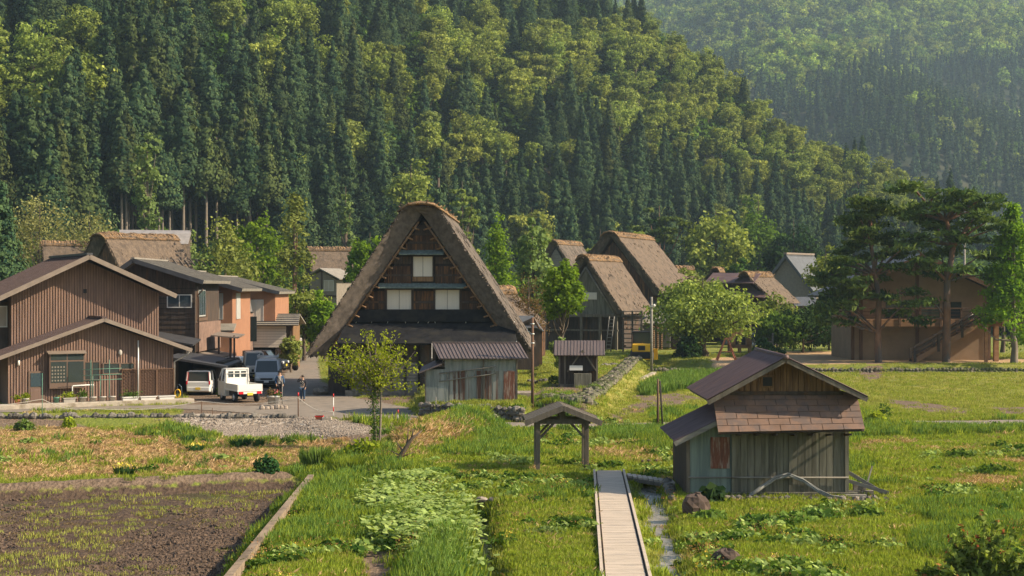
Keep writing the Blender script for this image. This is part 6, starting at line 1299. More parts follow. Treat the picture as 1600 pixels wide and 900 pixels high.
# wheel loader, seen from behind
x, y, _ = P(1005, 567, .45); t = thing('wheel_loader', 'yellow and black wheel loader seen from behind beside the grey pole', 'wheel loader', (x, y+1.2, .45), R(-6)); s_ = 1.0; m = MB()
m.box(-.85, .85, -1.3, -.1, .95, 1.65); m.build('engine_hood', MT['yellow'], t, bevel=.08); m = MB(); m.box(-.3, .3, -1.33, -1.29, 1.1, 1.5); m.build('grille', MT['black'], t); m = MB(); m.box(-.9, .9, -1.4, -.2, .35, .95); m.build('counterweight', MT['black'], t, bevel=.06)
m = MB(); m.box(-.72, .72, -.1, 1.1, 1.2, 2.6); m.build('cab_glass', MT['glass'], t); m = MB(); m.box(-.85, .85, -.25, 1.2, 2.6, 2.72)
for a in (-.75, .75):
    for b in (-.12, 1.1): m.box(a-.05, a+.05, b-.05, b+.05, 1.2, 2.6)
m.build('cab_frame', MT['black'], t); m = MB(); m.ball((0, .4, 1.9), (.22, .2, .4), 8); m.build('seat', MT['black'], t); m = MB(); m.hexa([(-1.05, 2.4, .1), (1.35, 2.4, .1), (1.35, 3.2, .15), (-1.05, 3.2, .15), (-1.05, 2.3, 1.1), (1.35, 2.3, 1.1), (1.35, 2.6, 1.1), (-1.05, 2.6, 1.1)]); m.build('bucket', MT['yellow'], t); m = MB(); m.bar((-.5, 1.1, 1.1), (-.5, 2.4, .6), .14, .25); m.bar((.5, 1.1, 1.1), (.5, 2.4, .6), .14, .25); m.build('loader_arm', MT['yellow'], t); wheels(t, 4, 2.0, 2.0, .52)
# motorbike beside the van
x, y, _ = P(436, 585); t = thing('motorbike', 'dark motorbike parked beyond the silver van', 'motorbike', (x, y+6, 0), R(60)); m = MB()
for yy in (-.6, .6): m.tube([(-.05, yy, .3), (.05, yy, .3)], .3, 16)
m.build('wheel', MT['rubber'], t); m = MB(); m.ball((0, -.05, .62), (.16, .55, .22), 10); m.ball((0, .35, .82), (.14, .3, .08), 8); m.build('body', MT['car_black'], t); m = MB(); m.tube([(-.32, -.42, 1.0), (0, -.36, 1.05), (.32, -.42, 1.0)], .025, 6); m.tube([(0, -.36, 1.0), (0, -.62, .35)], .035, 6); m.build('handlebar', MT['alu'], t)
# ================================================================ PEOPLE
def skin(name, joints, edges, mat, parent, sub=1):
    me = bpy.data.meshes.new(name); me.from_pydata([j[:3] for j in joints], edges, []); me.materials.append(mat)
    o = bpy.data.objects.new(name, me); col.objects.link(o); o.parent = parent
    md = o.modifiers.new('skin', 'SKIN'); md.use_smooth_shade = True
    for i, v in enumerate(me.skin_vertices[0].data): r = joints[i][3]; v.radius = r if isinstance(r, tuple) else (r, r); v.use_root = (i == 0)
    s = o.modifiers.new('sub', 'SUBSURF'); s.levels = sub; s.render_levels = sub; return o
MT['skin'] = M('skin', (.42, .25, .17), rough=.6, var=.05, bmp=0); MT['hair'] = M('hair', (.02, .016, .013), rough=.6, var=.2)
def cloth(name, c): MT[name] = M(name, c, rough=.9, var=.15, scale=6); return MT[name]
def person(label, x, y, z, rz, h=1.7, top=(.1, .1, .1), legs=(.02, .02, .03), arms=((.06, -.02), (-.06, .02)), stride=.12, hat=None, raise_l=False, holds=None, hair=True, group=None, seated=0):
    t = thing('person', label, 'person', (x, y, z), rz, group); k = h/1.7; n = lambda *a: tuple(v*k for v in a[:3])+(tuple(q*k for q in a[3]) if isinstance(a[3], tuple) else a[3]*k,)
    st = stride; el = .0
    armL = [n(.17, 0, 1.38, .055), n(.25, -.02, 1.12, .043), n(.22, -.16, .92, .033), n(.21, -.22, .86, .03)]
    armR = [n(-.17, 0, 1.38, .055), n(-.25, -.02, 1.12, .043), n(-.20, -.14, .92, .033), n(-.19, -.2, .86, .03)]
    if raise_l: armR = [n(-.17, 0, 1.38, .055), n(-.34, -.08, 1.28, .043), n(-.18, -.17, 1.54, .033), n(-.10, -.18, 1.60, .03)]
    if arms == 'fold': armL = [n(.17, 0, 1.38, .055), n(.26, -.05, 1.12, .043), n(.06, -.22, 1.12, .033), n(.0, -.25, 1.15, .03)]
    if arms == 'both_up': armL = [n(.17, 0, 1.38, .055), n(.3, -.15, 1.25, .043), n(.1, -.25, 1.5, .033), n(.05, -.27, 1.55, .03)]; armR = [n(-.17, 0, 1.38, .055), n(-.3, -.15, 1.25, .043), n(-.1, -.25, 1.5, .033), n(-.05, -.27, 1.55, .03)]
    J = [n(0, 0, .92, (.15, .11)), n(0, .01, 1.15, (.135, .10)), n(0, 0, 1.36, (.15, .10)), n(0, 0, 1.46, .055), n(0, -.02, 1.56, (.075, .09)), n(0, -.01, 1.66, (.07, .085)),
         n(.10, 0, .86, .09), n(.11, -st*.6, .48, .06), n(.11, -st, .10, .045), n(.11, -st-.13, .04, .035),
         n(-.10, 0, .86, .09), n(-.11, st*.3, .48, .06), n(-.11, st, .10, .045), n(-.11, st-.13, .04, .035)]+armL+armR
    E = [(0, 1), (1, 2), (2, 3), (3, 4), (4, 5), (0, 6), (6, 7), (7, 8), (8, 9), (0, 10), (10, 11), (11, 12), (12, 13), (2, 14), (14, 15), (15, 16), (16, 17), (2, 18), (18, 19), (19, 20), (20, 21)]
    skin('body', J, E, MT['skin'], t)
    g = lambda j, d: j[:3]+((tuple(q+d*k for q in j[3]) if isinstance(j[3], tuple) else j[3]+d*k),)
    cl = cloth('top_%d' % len(bpy.data.materials), top); S = [g(J[0], .022), g(J[1], .02), g(J[2], .02), g(J[14], .02), g(J[15], .018), g(J[16], .014), g(J[18], .02), g(J[19], .018), g(J[20], .014)]
    skin('shirt', S, [(0, 1), (1, 2), (2, 3), (3, 4), (4, 5), (2, 6), (6, 7), (7, 8)], cl, t)
    cl = cloth('legs_%d' % len(bpy.data.materials), legs); S = [g(J[0], .018), g(J[6], .018), g(J[7], .016), g(J[8], .018), g(J[10], .018), g(J[11], .016), g(J[12], .018)]
    skin('trousers', S, [(0, 1), (1, 2), (2, 3), (0, 4), (4, 5), (5, 6)], cl, t)
    m = MB()
    for j in (J[9], J[13]): m.ball((j[0], j[1]+.05*k, .045*k), (.05*k, .13*k, .045*k), 8)
    m.build('shoes', MT['black'], t); m = MB(); m.ball((0, .02*k, 1.635*k), (.088*k, .10*k, .095*k), 12); m.build('hair', MT['hair'], t)
    m = MB(); m.ball((-.032*k, -.105*k, 1.6*k), (.012*k, .008*k, .008*k), 6); m.ball((.032*k, -.105*k, 1.6*k), (.012*k, .008*k, .008*k), 6); m.build('eyes', MT['black'], t); m = MB(); m.ball((0, -.118*k, 1.575*k), (.013*k, .018*k, .022*k), 6); m.build('nose', MT['skin'], t)
    for s, A_ in ((1, armL), (-1, armR)):            # five short fingers on each hand
        hx_, hy_, hz_ = A_[3][:3]; px_, py_, pz_ = A_[2][:3]; d = Vector((hx_-px_, hy_-py_, hz_-pz_)).normalized(); m = MB(); sd = d.cross(Vector((0, 1, .2))).normalized()
        for f in range(4): b = Vector((hx_, hy_, hz_))+sd*(f-1.5)*.016*k; m.tube([b, b+d*.05*k, b+d*(.075+.01*(f in (1, 2)))*k+Vector((0, -.01*k, 0))], [.009*k, .008*k, .006*k], 5)
        b = Vector((hx_, hy_, hz_)); m.tube([b, b+sd*.04*k+d*.02*k, b+sd*.045*k+d*.045*k], [.01*k, .009*k, .007*k], 5); m.build('fingers', MT['skin'], t)
    if hat:
        cl = cloth('hat_%d' % len(bpy.data.materials), hat); m = MB(); m.tube([(0, 0, 1.655*k), (0, 0, 1.665*k)], [.165*k, .16*k], 16); m.ball((0, 0, 1.67*k), (.098*k, .11*k, .085*k), 12); m.build('hat', cl, t)
    return t
x, y, _ = P(437, 624); t = person('person walking in a dark hat and open blue shirt beside the silver van', x, y, 0, R(8), 1.78, (.035, .075, .15), (.012, .012, .018), hat=(.015, .015, .015))
m = MB(); m.hexa([(-.07, -.175, 1.0), (.07, -.175, 1.0), (.09, -.12, 1.0), (-.09, -.12, 1.0), (-.06, -.155, 1.46), (.06, -.155, 1.46), (.08, -.1, 1.46), (-.08, -.1, 1.46)]); m.build('white_undershirt', MT['plaster'], t); m = MB(); m.tube([(-.15, -.12, 1.42), (.02, -.2, 1.2), (.17, -.14, 1.0)], .018, 5); m.box(.12, .26, -.2, -.1, .95, 1.12); m.build('shoulder_bag', MT['black'], t)
x, y, _ = P(473, 627); t = person('person in dark floral top and jeans shading the face with one hand on the lane', x, y, 0, R(-4), 1.58, (.02, .022, .03), (.03, .055, .10), hat=(.06, .045, .035), raise_l=True, stride=.08)
m = MB(); rr = random.Random(9)
for i in range(34): a = rr.uniform(-1.3, 1.3); z = rr.uniform(.82, 1.27); m.ball((.165*math.sin(a), -.128*math.cos(a), z), (.018, .012, .018), 5)
m.build('flower_print', MT['shutter'], t)
x, y, _ = P(468, 548); person('person in pale clothes far up the lane beside the bush', x, y, 0, R(0), 1.72, (.6, .55, .53), (.45, .40, .36), arms='fold', stride=.06)
x, y, _ = P(1176, 556, .62); y2 = y+8; person('person in a white shirt taking a picture under the dark house doorway', XA(1174, y2), y2, 1.05, R(15), 1.7, (.55, .6, .72), (.4, .42, .48), arms='both_up', stride=.05)
y2 = y+3; person('person in a white top bending among the shrubs below the dark house', XA(1178, y2), y2, .45, R(40), 1.5, (.6, .62, .65), (.3, .2, .16), arms='both_up', stride=.1)
person('person in a dull green shirt standing behind the double-bar frame', XA(1194, y+1.5), y+1.5, .7, R(5), 1.6, (.09, .15, .13), (.03, .04, .05), arms='fold', stride=.04)
x, y, _ = P(1266, 545, .62); person('person in a tan jacket and orange hat at the back edge of the gravel', x, y, .62, R(20), 1.62, (.45, .28, .17), (.02, .02, .025), hat=(.6, .24, .08), arms='fold', stride=.06)
x, y, _ = P(1273, 545, .62); person('person in dark jacket and pale trousers beside the one in the orange hat', x, y, .62, R(-20), 1.6, (.05, .09, .12), (.5, .48, .45), arms='fold', stride=.05)
y2 = 134.5; x = XA(1517, y2); person('person in grey standing at the top of the veranda stair', x, y2, .62+2.72, R(10), 1.62, (.5, .5, .5), (.05, .05, .06), stride=.04)
# ================================================================ VILLAGE TREES
def T(label, px, ytop, ybase, wpx, Y, kind='round', mat='leaf_green', name='tree', cat='tree', **k):
    x = XA(px, Y); zb = base_z(x, Y); zt = ZA(ytop, Y); return make_tree(name, label, cat, x, Y, zt-zb, wpx/F*Y*(1.22 if kind == 'round' else 1.1), kind=kind, mat=mat, **k)
T('big dark conifer filling the left edge behind the brown house roof', 2, 286, 420, 118, 135, 'cedar', 'cedar', name='fir_tree', nb=420, nl=34, ls=.24, d0=.1)
T('thin-leaved greyish tree with visible boughs, right of the dark conifer', 62, 286, 400, 140, 190, mat='leaf_tan', nb=150, nl=30, ls=.28, d0=.2, nlim=22, r0=.25)
T('thin-leaved olive tree, rounder, left of the broad thatched roof', 140, 312, 400, 125, 186, mat='leaf_tan', nb=140, nl=30, ls=.28, d0=.2, nlim=20, r0=.25)
T('slender pale tree standing out against the bare cedar stems', 230, 193, 380, 56, 221, 'vase', 'leaf_pale', bark='bark_pale', nb=70, nl=26, ls=.5, d0=.25, nlim=20, r0=.22, spread=.35)
T('small pale green tree right of the broad thatched roof', 292, 342, 400, 52, 195, mat='leaf_pale', nb=40, nl=30, ls=.4, d0=.2, bark='bark_pale')
T('wide olive-green larch behind the grey-roofed orange house', 352, 342, 440, 175, 155, 'cone', 'leaf_olive', nb=150, nl=40, ls=.3, d0=.15)
T('bright green maple with glowing leaves behind the larch', 402, 328, 430, 88, 185, mat='leaf_bright', nb=80, nl=50, ls=.36, d0=.3)
T('tall narrow grey-green conifer above the bushes left of the lone thatched house', 460, 300, 470, 90, 162, 'cone', 'leaf_olive', nb=110, nl=40, ls=.3, d0=.12, bark='bark_red')
for px, yt, w, Y, mt, lb in ((430, 440, 60, 150, 'leaf_green', 'mid green round bush tree behind the cream garage'), (475, 440, 64, 148, 'leaf_far', 'yellow-green bush tree behind the garage roof end'), (505, 452, 56, 146, 'leaf_bright', 'light green bush tree beside the thatch foot of the big house'), (486, 470, 40, 158, 'leaf_dark', 'dark clipped conifer by the lane below the lone thatched house')):
    T(lb, px, yt, 520, w, Y, mat=mt, nb=50, nl=50, ls=.28, d0=.2)
T('rounded bright green tree left of the big thatched roof', 578, 350, 430, 66, 175, mat='leaf_bright', nb=60, nl=50, ls=.36, d0=.25)
T('thin pale tree climbing the dark cedars left of the big thatched roof', 540, 278, 350, 34, 250, 'vase', 'leaf_pale', nb=40, nl=24, ls=.5, d0=.2)
T('low green tree right of the lone thatched house', 556, 378, 440, 40, 178, mat='leaf_green', nb=40, nl=40, ls=.36)
T('broad yellow-green tree above the left side of the thatch ridge', 642, 242, 340, 84, 262, mat='leaf_far', nb=70, nl=46, ls=.6, d0=.25)
T('dark single cedar right above the thatch ridge', 685, 222, 345, 50, 255, 'cedar', 'cedar', name='cedar_tree', cat='cedar tree', nb=170, nl=26, ls=.5, d0=.1)
T('layered yellow-green tree right of the single cedar', 722, 268, 350, 56, 258, mat='leaf_far', nb=34, nl=50, ls=.55, d0=.3, flat=.35)
T('small yellow-green tree touching the right flank of the thatch', 736, 349, 430, 40, 165, mat='leaf_far', nb=45, nl=40, ls=.34)
T('pointed bright green larch right of the big thatched roof', 776, 345, 440, 92, 160, 'cone', 'leaf_bright', nb=150, nl=44, ls=.28, d0=.05)
T('tall pale-green tree in blossom left of the middle thatched houses', 832, 336, 440, 72, 165, mat='leaf_pale', nb=90, nl=50, ls=.34, d0=.2)
T('brownish bare-twigged tree behind the small dark-roofed shed', 826, 425, 500, 66, 140, mat='leaf_brown', nb=110, nl=26, ls=.13, d0=.15, nlim=20, bark='bark')
T('bright young tree with clear trunk before the open-fronted thatched house', 878, 402, 548, 78, 118, mat='leaf_bright', nb=90, nl=50, ls=.26, d0=.38, spread=.28, nlim=10)
T('low rounded flowering bush at the foot of the bright young tree', 876, 518, 545, 36, 112, mat='leaf_pale', name='bush', cat='bush', nb=30, nl=40, ls=.2, d0=.02)
T('wide spreading cherry tree with dense light leaves beside the playground', 1098, 425, 562, 165, 143, mat='leaf_far', nb=190, nl=56, ls=.27, d0=.1, nlim=14, spread=.24, r0=.35)
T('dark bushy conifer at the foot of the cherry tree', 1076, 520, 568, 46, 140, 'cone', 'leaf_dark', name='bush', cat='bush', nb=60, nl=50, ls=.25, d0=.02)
T('large light-green tree at the forest edge right of the tall middle house', 1118, 314, 410, 122, 235, mat='leaf_far', nb=90, nl=50, ls=.55, d0=.2)
T('spreading brown-green pine left of the large light tree', 1030, 308, 405, 78, 235, mat='pine', name='pine_tree', cat='pine', nb=26, nl=90, ls=.45, d0=.35, flat=.3, bark='bark_red')
T('light pine boughs rising behind the tall middle thatched house', 985, 358, 430, 80, 205, mat='leaf_far', name='pine_tree', cat='pine', nb=30, nl=60, ls=.4, d0=.3, flat=.35)
T('light pine just left of the tall middle thatched ridge', 938, 346, 430, 56, 215, mat='leaf_far', name='pine_tree', cat='pine', nb=26, nl=60, ls=.4, d0=.3, flat=.35)
T('rounded garden pine above the cherry tree', 1078, 414, 470, 76, 172, mat='leaf_olive', name='pine_tree', cat='pine', nb=60, nl=50, ls=.3, d0=.2, flat=.5)
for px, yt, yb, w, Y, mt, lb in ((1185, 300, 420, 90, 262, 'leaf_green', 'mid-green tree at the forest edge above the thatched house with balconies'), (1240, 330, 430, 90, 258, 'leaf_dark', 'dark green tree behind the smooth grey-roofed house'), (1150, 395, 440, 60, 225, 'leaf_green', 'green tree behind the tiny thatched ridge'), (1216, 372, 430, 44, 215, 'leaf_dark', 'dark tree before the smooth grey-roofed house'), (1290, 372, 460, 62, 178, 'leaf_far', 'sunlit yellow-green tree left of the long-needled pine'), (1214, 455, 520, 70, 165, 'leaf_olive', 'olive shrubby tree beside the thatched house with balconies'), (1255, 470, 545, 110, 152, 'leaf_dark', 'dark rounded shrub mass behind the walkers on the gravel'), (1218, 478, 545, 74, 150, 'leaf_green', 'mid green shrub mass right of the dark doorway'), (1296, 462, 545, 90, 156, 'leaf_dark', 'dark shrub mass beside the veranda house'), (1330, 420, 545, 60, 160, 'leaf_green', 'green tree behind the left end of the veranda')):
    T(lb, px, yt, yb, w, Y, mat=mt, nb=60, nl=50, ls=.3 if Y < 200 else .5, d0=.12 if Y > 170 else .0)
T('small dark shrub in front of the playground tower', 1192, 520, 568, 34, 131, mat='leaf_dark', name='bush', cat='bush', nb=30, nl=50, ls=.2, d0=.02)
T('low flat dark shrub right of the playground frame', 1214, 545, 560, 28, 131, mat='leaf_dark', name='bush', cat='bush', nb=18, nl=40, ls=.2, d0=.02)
T('leafy creeper bush against the right corner of the cream garage', 454, 512, 560, 38, 127, mat='leaf_olive', name='bush', cat='bush', nb=44, nl=50, ls=.22, d0=.02)
T('small green bush beside the wall of the carport', 343, 604, 622, 14, 99, mat='leaf_green', name='bush', cat='bush', nb=14, nl=40, ls=.12, d0=.02)
T('bright maple beneath the right end of the veranda', 1520, 505, 560, 50, 148, mat='leaf_bright', name='bush', cat='bush', nb=40, nl=50, ls=.25, d0=.1)
# pines with red stems in front of the veranda house
def pine(label, px, Y, ytop, trunk, pads, r0, mat='pine', seed=1):
    rng = np.random.default_rng(seed); x = XA(px, Y); zb = base_z(x, Y); t = thing('pine_tree', label, 'pine', (x, Y, zb), 0); P3 = lambda a, b, d=0: (XA(a, Y)-x, d, ZA(b, Y)-zb)
    ps = []; tp = [P3(a, b, rng.uniform(-.2, .2)) for a, b in trunk]; n = len(tp); ps.append(tube_np(tp, [r0*(1-.8*i/(n-1)) for i in range(n)], 8)); VV = []
    for (a, b, rx, rz_) in pads:
        d = rng.uniform(-2.2, 2.2); c = np.array(P3(a, b, d)); R_x = rx/F*Y; R_z = max(rz_/F*Y, .35)
        # bough from nearest lower trunk point
        cand = [q for q in tp if q[2] < c[2]+.3] or [tp[0]]; q = min(cand, key=lambda q: (q[0]-c[0])**2+(q[2]-c[2]+1.2)**2); ps.append(tube_np([q, tuple((np.array(q)*.45+c*.55)+np.array([0, 0, .15])), tuple(c)], [r0*.36, r0*.24, .03], 5))
        nb = max(4, int(R_x*3.4)); cc = rng.normal(size=(nb, 3))*np.array([R_x*.5, R_x*.45, R_z*.4])+c
        for w_ in cc:
            m_ = 40; o3 = rng.normal(size=(m_, 3))*np.array([.42, .42, .10]); C = w_+o3; v, f, tt = leaves(C, .24, rng, 2.4, np.array([0, 0, .5])+0*C, tint=np.clip(np.full(m_, rng.normal(.5, .2))+rng.normal(0, .12, m_), 0, 1)); VV.append((v, f, tt))
    tr = cat_np(ps); V, Fq, Tt = cat_np(VV); a = bpy.data.objects.new('trunk', mesh_np('trunk', tr[0], tr[1], MT['bark_red'], smooth=True)); col.objects.link(a); a.parent = t
    b = bpy.data.objects.new('crown', mesh_np('crown', V, Fq, MT[mat], Tt)); col.objects.link(b); b.parent = t; return t
rp_ = random.Random(8)
pads = [(1362+rp_.uniform(-1, 1)*(12+(y-305)*.42), y, rp_.uniform(14, 26), 6) for y in np.linspace(314, 480, 42)]
pads += [(1300+rp_.uniform(-24, 30), y, 20, 6) for y in np.linspace(430, 500, 7)]+[(1405, 488, 22, 5), (1330, 505, 18, 5)]
pine('left of the two tall pines before the veranda house, dense pointed crown', 1371, 131, 305, [(1372, 566), (1371, 520), (1374, 470), (1368, 430), (1360, 380), (1360, 330), (1362, 312)], pads, .33, seed=3)
pads = [(1480+rp_.uniform(-78, 80), y+rp_.uniform(-5, 5), rp_.uniform(18, 32), 6) for y in np.linspace(296, 372, 24)]+[(1450+rp_.uniform(-70, 40), y, 24, 6) for y in np.linspace(372, 430, 8)]+[(1530, 400, 22, 6), (1545, 430, 20, 6), (1510, 322, 26, 6), (1528, 312, 26, 6), (1500, 305, 24, 6), (1548, 328, 22, 6), (1455, 470, 22, 5), (1440, 500, 18, 5), (1535, 345, 28, 6)]
pine('right of the two tall pines before the veranda house, flat-topped with open red boughs', 1478, 130, 290, [(1479, 566), (1480, 500), (1480, 440), (1489, 385), (1478, 345), (1450, 320), (1432, 300)], pads, .38, seed=5)
T('bright green conifer at the right edge with straight pale stem', 1584, 318, 566, 130, 130, 'cone', 'leaf_bright', nb=230, nl=50, ls=.26, d0=.22, bark='bark_pale', spread=.2)
T('second bright tree cut by the right edge of the picture', 1640, 330, 566, 110, 138, 'cone', 'leaf_bright', nb=120, nl=50, ls=.28, d0=.15)
T('darker green tree behind the right end of the veranda house', 1566, 395, 560, 60, 152, 'round', 'leaf_green', nb=70, nl=50, ls=.28, d0=.2)
# young roadside tree: twin stems
Yt = P(590, 692, 0)[1]; x = XA(590, Yt); zb = float(gz(x, Yt)); rng = np.random.default_rng(3); t = thing('young_tree', 'young twin-stemmed tree with lime-green leaves in front of the big thatched house', 'tree', (x, Yt, zb), 0)
Q = lambda a, b, d=0: np.array((XA(a, Yt)-x, d, ZA(b, Yt)-zb))
ps = [tube_np([Q(588, 694), Q(585, 650), Q(582, 610), Q(585, 570), Q(588, 535)], [.07, .06, .05, .035, .015], 7), tube_np([Q(593, 694), Q(595, 640), Q(596, 600), Q(606, 560), Q(612, 530)], [.06, .05, .045, .03, .012], 7)]; tips = []
for i in range(64):
    a = rng.uniform(0, 1); sx = rng.choice([-1, 1]); base = Q(rng.uniform(582, 600), rng.uniform(560, 625), 0); ang = rng.uniform(-1, 1)
    tx = 583+rng.uniform(-76, 72); ty = 560-44*math.sqrt(max(0, 1-((tx-583)/76)**2))*rng.uniform(-.9, 1.0)+abs(tx-585)*.05; tip = Q(tx, ty, rng.uniform(-1.5, 1.5)); mid = (base+tip)/2+np.array([0, 0, -.1]); ps.append(tube_np([base, mid, tip], [.022, .014, .005], 4)); tips += [base*(1-q)+tip*q+rng.normal(size=3)*.05 for q in np.linspace(.25, 1.05, 9)]
for (a, b) in ((520, 570), (540, 545), (650, 600), (655, 570), (520, 590), (545, 600)): tip = Q(a, b, 0); base = Q(588, 615, 0); ps.append(tube_np([base, (base+tip)/2, tip], [.02, .013, .005], 4)); tips += [base*(1-q)+tip*q for q in np.linspace(.35, 1.05, 12)]
tips = np.array(tips); k = np.repeat(np.arange(len(tips)), 5); C = tips[k]+rng.normal(size=(len(k), 3))*.11; V, Fq, Tt = leaves(C, .105, rng, 1.2, np.array([0, 0, .4])+0*C)
tr = cat_np(ps); a = bpy.data.objects.new('trunk', mesh_np('trunk', tr[0], tr[1], MT['bark_pale'], smooth=True)); col.objects.link(a); a.parent = t; b = bpy.data.objects.new('crown', mesh_np('crown', V, Fq, MT['leaf_lime'], Tt)); col.objects.link(b); b.parent = t
zz = rng.uniform(0, 1, 1500)**1.2; xx_ = 585.5+rng.normal(0, 2.2, 1500); C = np.stack([XA(xx_, Yt)-x, rng.normal(0, .12, 1500), ZA(690-zz*115, Yt)-zb], 1)+rng.normal(size=(1500, 3))*np.array([.06, .06, 0])*(1+zz[:, None]*2.5); V, Fq, Tt = leaves(C, .07, rng); b = bpy.data.objects.new('ivy', mesh_np('ivy', V, Fq, MT['leaf_green'], Tt)); col.objects.link(b); b.parent = t
# reddish-tipped shrub, bottom right
Ys = 36; xs = XA(1530, Ys); t = thing('shrub', 'leafy shrub with reddish tips in the bottom right corner', 'shrub', (xs, Ys, 0), 0); rng = np.random.default_rng(13); ps = []; tips = []; rt = []
for i in range(46):
    tx = rng.uniform(1430, 1640); ty = 792+abs(tx-1535)*.55+rng.uniform(0, 95); tip = np.array((XA(tx, Ys)-xs, rng.uniform(-.6, .6), max(.3, ZA(ty, Ys)))); base = np.array((rng.uniform(-.3, .6), 0, .0)); mid = base*.5+tip*.5+np.array([0, 0, .12]); ps.append(tube_np([base, mid, tip], [.018, .012, .004], 4)); tips += [base*(1-q)**2+2*mid*q*(1-q)+tip*q*q for q in np.linspace(.3, .98, 15)]; rt += [tip+rng.normal(size=3)*.03 for _ in range(3)]
tips = np.array(tips); k = np.repeat(np.arange(len(tips)), 5); C = tips[k]+rng.normal(size=(len(k), 3))*.06; V, Fq, Tt = leaves(C, .10, rng, 1.9, np.array([0, 0, .3])+0*C); tr = cat_np(ps)
a = bpy.data.objects.new('stems', mesh_np('stems', tr[0], tr[1], MT['bark_red'], smooth=True)); col.objects.link(a); a.parent = t; b = bpy.data.objects.new('foliage', mesh_np('foliage', V, Fq, MT['leaf_far'], Tt)); col.objects.link(b); b.parent = t
MT['leaf_red'] = leafmat('red_tips', (.25, .07, .03), (.42, .20, .07), .3, .1); V, Fq, Tt = leaves(np.array(rt), .07, rng, 1.8); b = bpy.data.objects.new('young_tips', mesh_np('young_tips', V, Fq, MT['leaf_red'], Tt)); col.objects.link(b); b.parent = t
# leafy clumps that can be told apart
def clump(label, px, py, wpx, hpx, mat, ls=.12, n=500, elong=1.5, spiky=0, flow=None, name='plant', cat='plant', group=None, z=-.2, seed=0):
    x, y, zz = GZP(px, py, z); w = wpx/F*y; h = hpx/F*y; rng = np.random.default_rng(int(px*7+py)+seed); t = thing(name, label, cat, (x, y, zz), 0, group)
    if spiky:
        V = []; n_ = n
        a = rng.uniform(0, 6.28, n_); r = w*.35*np.sqrt(rng.random(n_)); bx = r*np.cos(a); by = r*np.sin(a); L_ = h*rng.uniform(.6, 1.1, n_); lx = bx*.6+rng.normal(0, .12, n_)*h; ly = by*.6+rng.normal(0, .12, n_)*h; wd = .018+.012*rng.random(n_); ca, sa_ = np.cos(a+1.57), np.sin(a+1.57)
        A = np.stack([bx-ca*wd, by-sa_*wd, 0*bx], 1); B = np.stack([bx+ca*wd, by+sa_*wd, 0*bx], 1); C_ = np.stack([bx+lx*.5+ca*wd*.8, by+ly*.5+sa_*wd*.8, L_*.65], 1); D_ = np.stack([bx+lx, by+ly, L_], 1); V = np.stack([A, B, C_, D_], 1).reshape(-1, 3); Fq = np.arange(n_*4).reshape(n_, 4); Tt = np.repeat(rng.random(n_), 4); C = D_
    else:
        u = rng.normal(size=(n, 3)); u /= np.linalg.norm(u, axis=1)[:, None]; u[:, 2] = abs(u[:, 2]); C = u*np.array([w*.5, w*.4, h])*rng.uniform(.5, 1.05, n)[:, None]; V, Fq, Tt = leaves(C, ls, rng, elong, u*.4+np.array([0, 0, .5]))
    b = bpy.data.objects.new('leaves', mesh_np('leaves', V, Fq, MT[mat], Tt)); col.objects.link(b); b.parent = t
    if flow: C2 = C[rng.choice(len(C), min(len(C), 40), replace=False)]+np.array([0, 0, .05]); V, Fq, Tt = leaves(C2, .09, rng); b = bpy.data.objects.new('blossom', mesh_np('blossom', V, Fq, MT[flow], Tt)); col.objects.link(b); b.parent = t
    return t
clump('dark iris clump with yellow buds in the middle of the straw field', 195, 741, 34, 20, 'iris', spiky=1, n=260, flow='gold')
clump('iris clump with yellow blossom near the gravel edge', 304, 702, 30, 12, 'iris', spiky=1, n=200, flow='gold'); clump('dark iris clump behind the yellow-flowering one', 293, 690, 20, 15, 'iris', spiky=1, n=160)
clump('small iris clump right of the yellow-flowering one', 320, 687, 14, 8, 'iris', spiky=1, n=100); clump('long iris clump on the left of the pair below the gravel', 376, 696, 34, 16, 'iris', spiky=1, n=260); clump('compact iris clump on the right of the pair below the gravel', 404, 697, 18, 16, 'iris', spiky=1, n=180); clump('lone small iris clump right of the pair below the gravel', 445, 691, 16, 12, 'iris', spiky=1, n=140)
clump('grassy tuft at the gravel edge nearest the road stones', 275, 678, 30, 16, 'reed', spiky=1, n=260); clump('dark leafy clump on the grass margin above the mud field', 415, 742, 44, 26, 'iris', n=500, ls=.12)
clump('dark green tall clump where the grass margin meets the kerb board', 492, 728, 46, 34, 'reed', spiky=1, n=600); clump('rounded grassy hummock above the start of the kerb board', 540, 742, 56, 30, 'grass', spiky=1, n=900)
clump('cream and green cabbage-like plant in the far left bed', 38, 670, 34, 18, 'reed', ls=.16, n=300, flow='petal_white'); clump('bright yellow-green cabbage-like plant in the left bed', 107, 668, 22, 20, 'leaf_lime', ls=.16, n=300)
clump('bright broad-leaved plant at the roots of the twin-stemmed tree', 568, 716, 70, 34, 'leaf_lime', ls=.2, n=420, elong=1.1); clump('tall grass tuft under the stone wall of the tin hut', 740, 668, 52, 30, 'grass', spiky=1, n=700); clump('leafy tuft left of the tall grass under the tin hut wall', 702, 664, 40, 20, 'reed', ls=.15, n=300)
clump('bush at the left of the stone bank below the terrace', 866, 624, 22, 14, 'leaf_green', n=200); clump('bright rounded plant on the terrace left of the steps', 894, 620, 14, 16, 'leaf_bright', n=240); clump('low leafy plants before the small shed on the terrace', 930, 612, 30, 14, 'leaf_pale', n=300, z=.8)
clump('small green bush at the foot of the paired posts', 1026, 672, 16, 12, 'leaf_green', n=240); clump('yellow-green broad plant right of the plank hut roof', 1370, 665, 30, 16, 'leaf_lime', ls=.16, n=260); clump('spindly green weed right of the plank hut roof', 1384, 660, 24, 26, 'leaf_green', n=120, ls=.12)
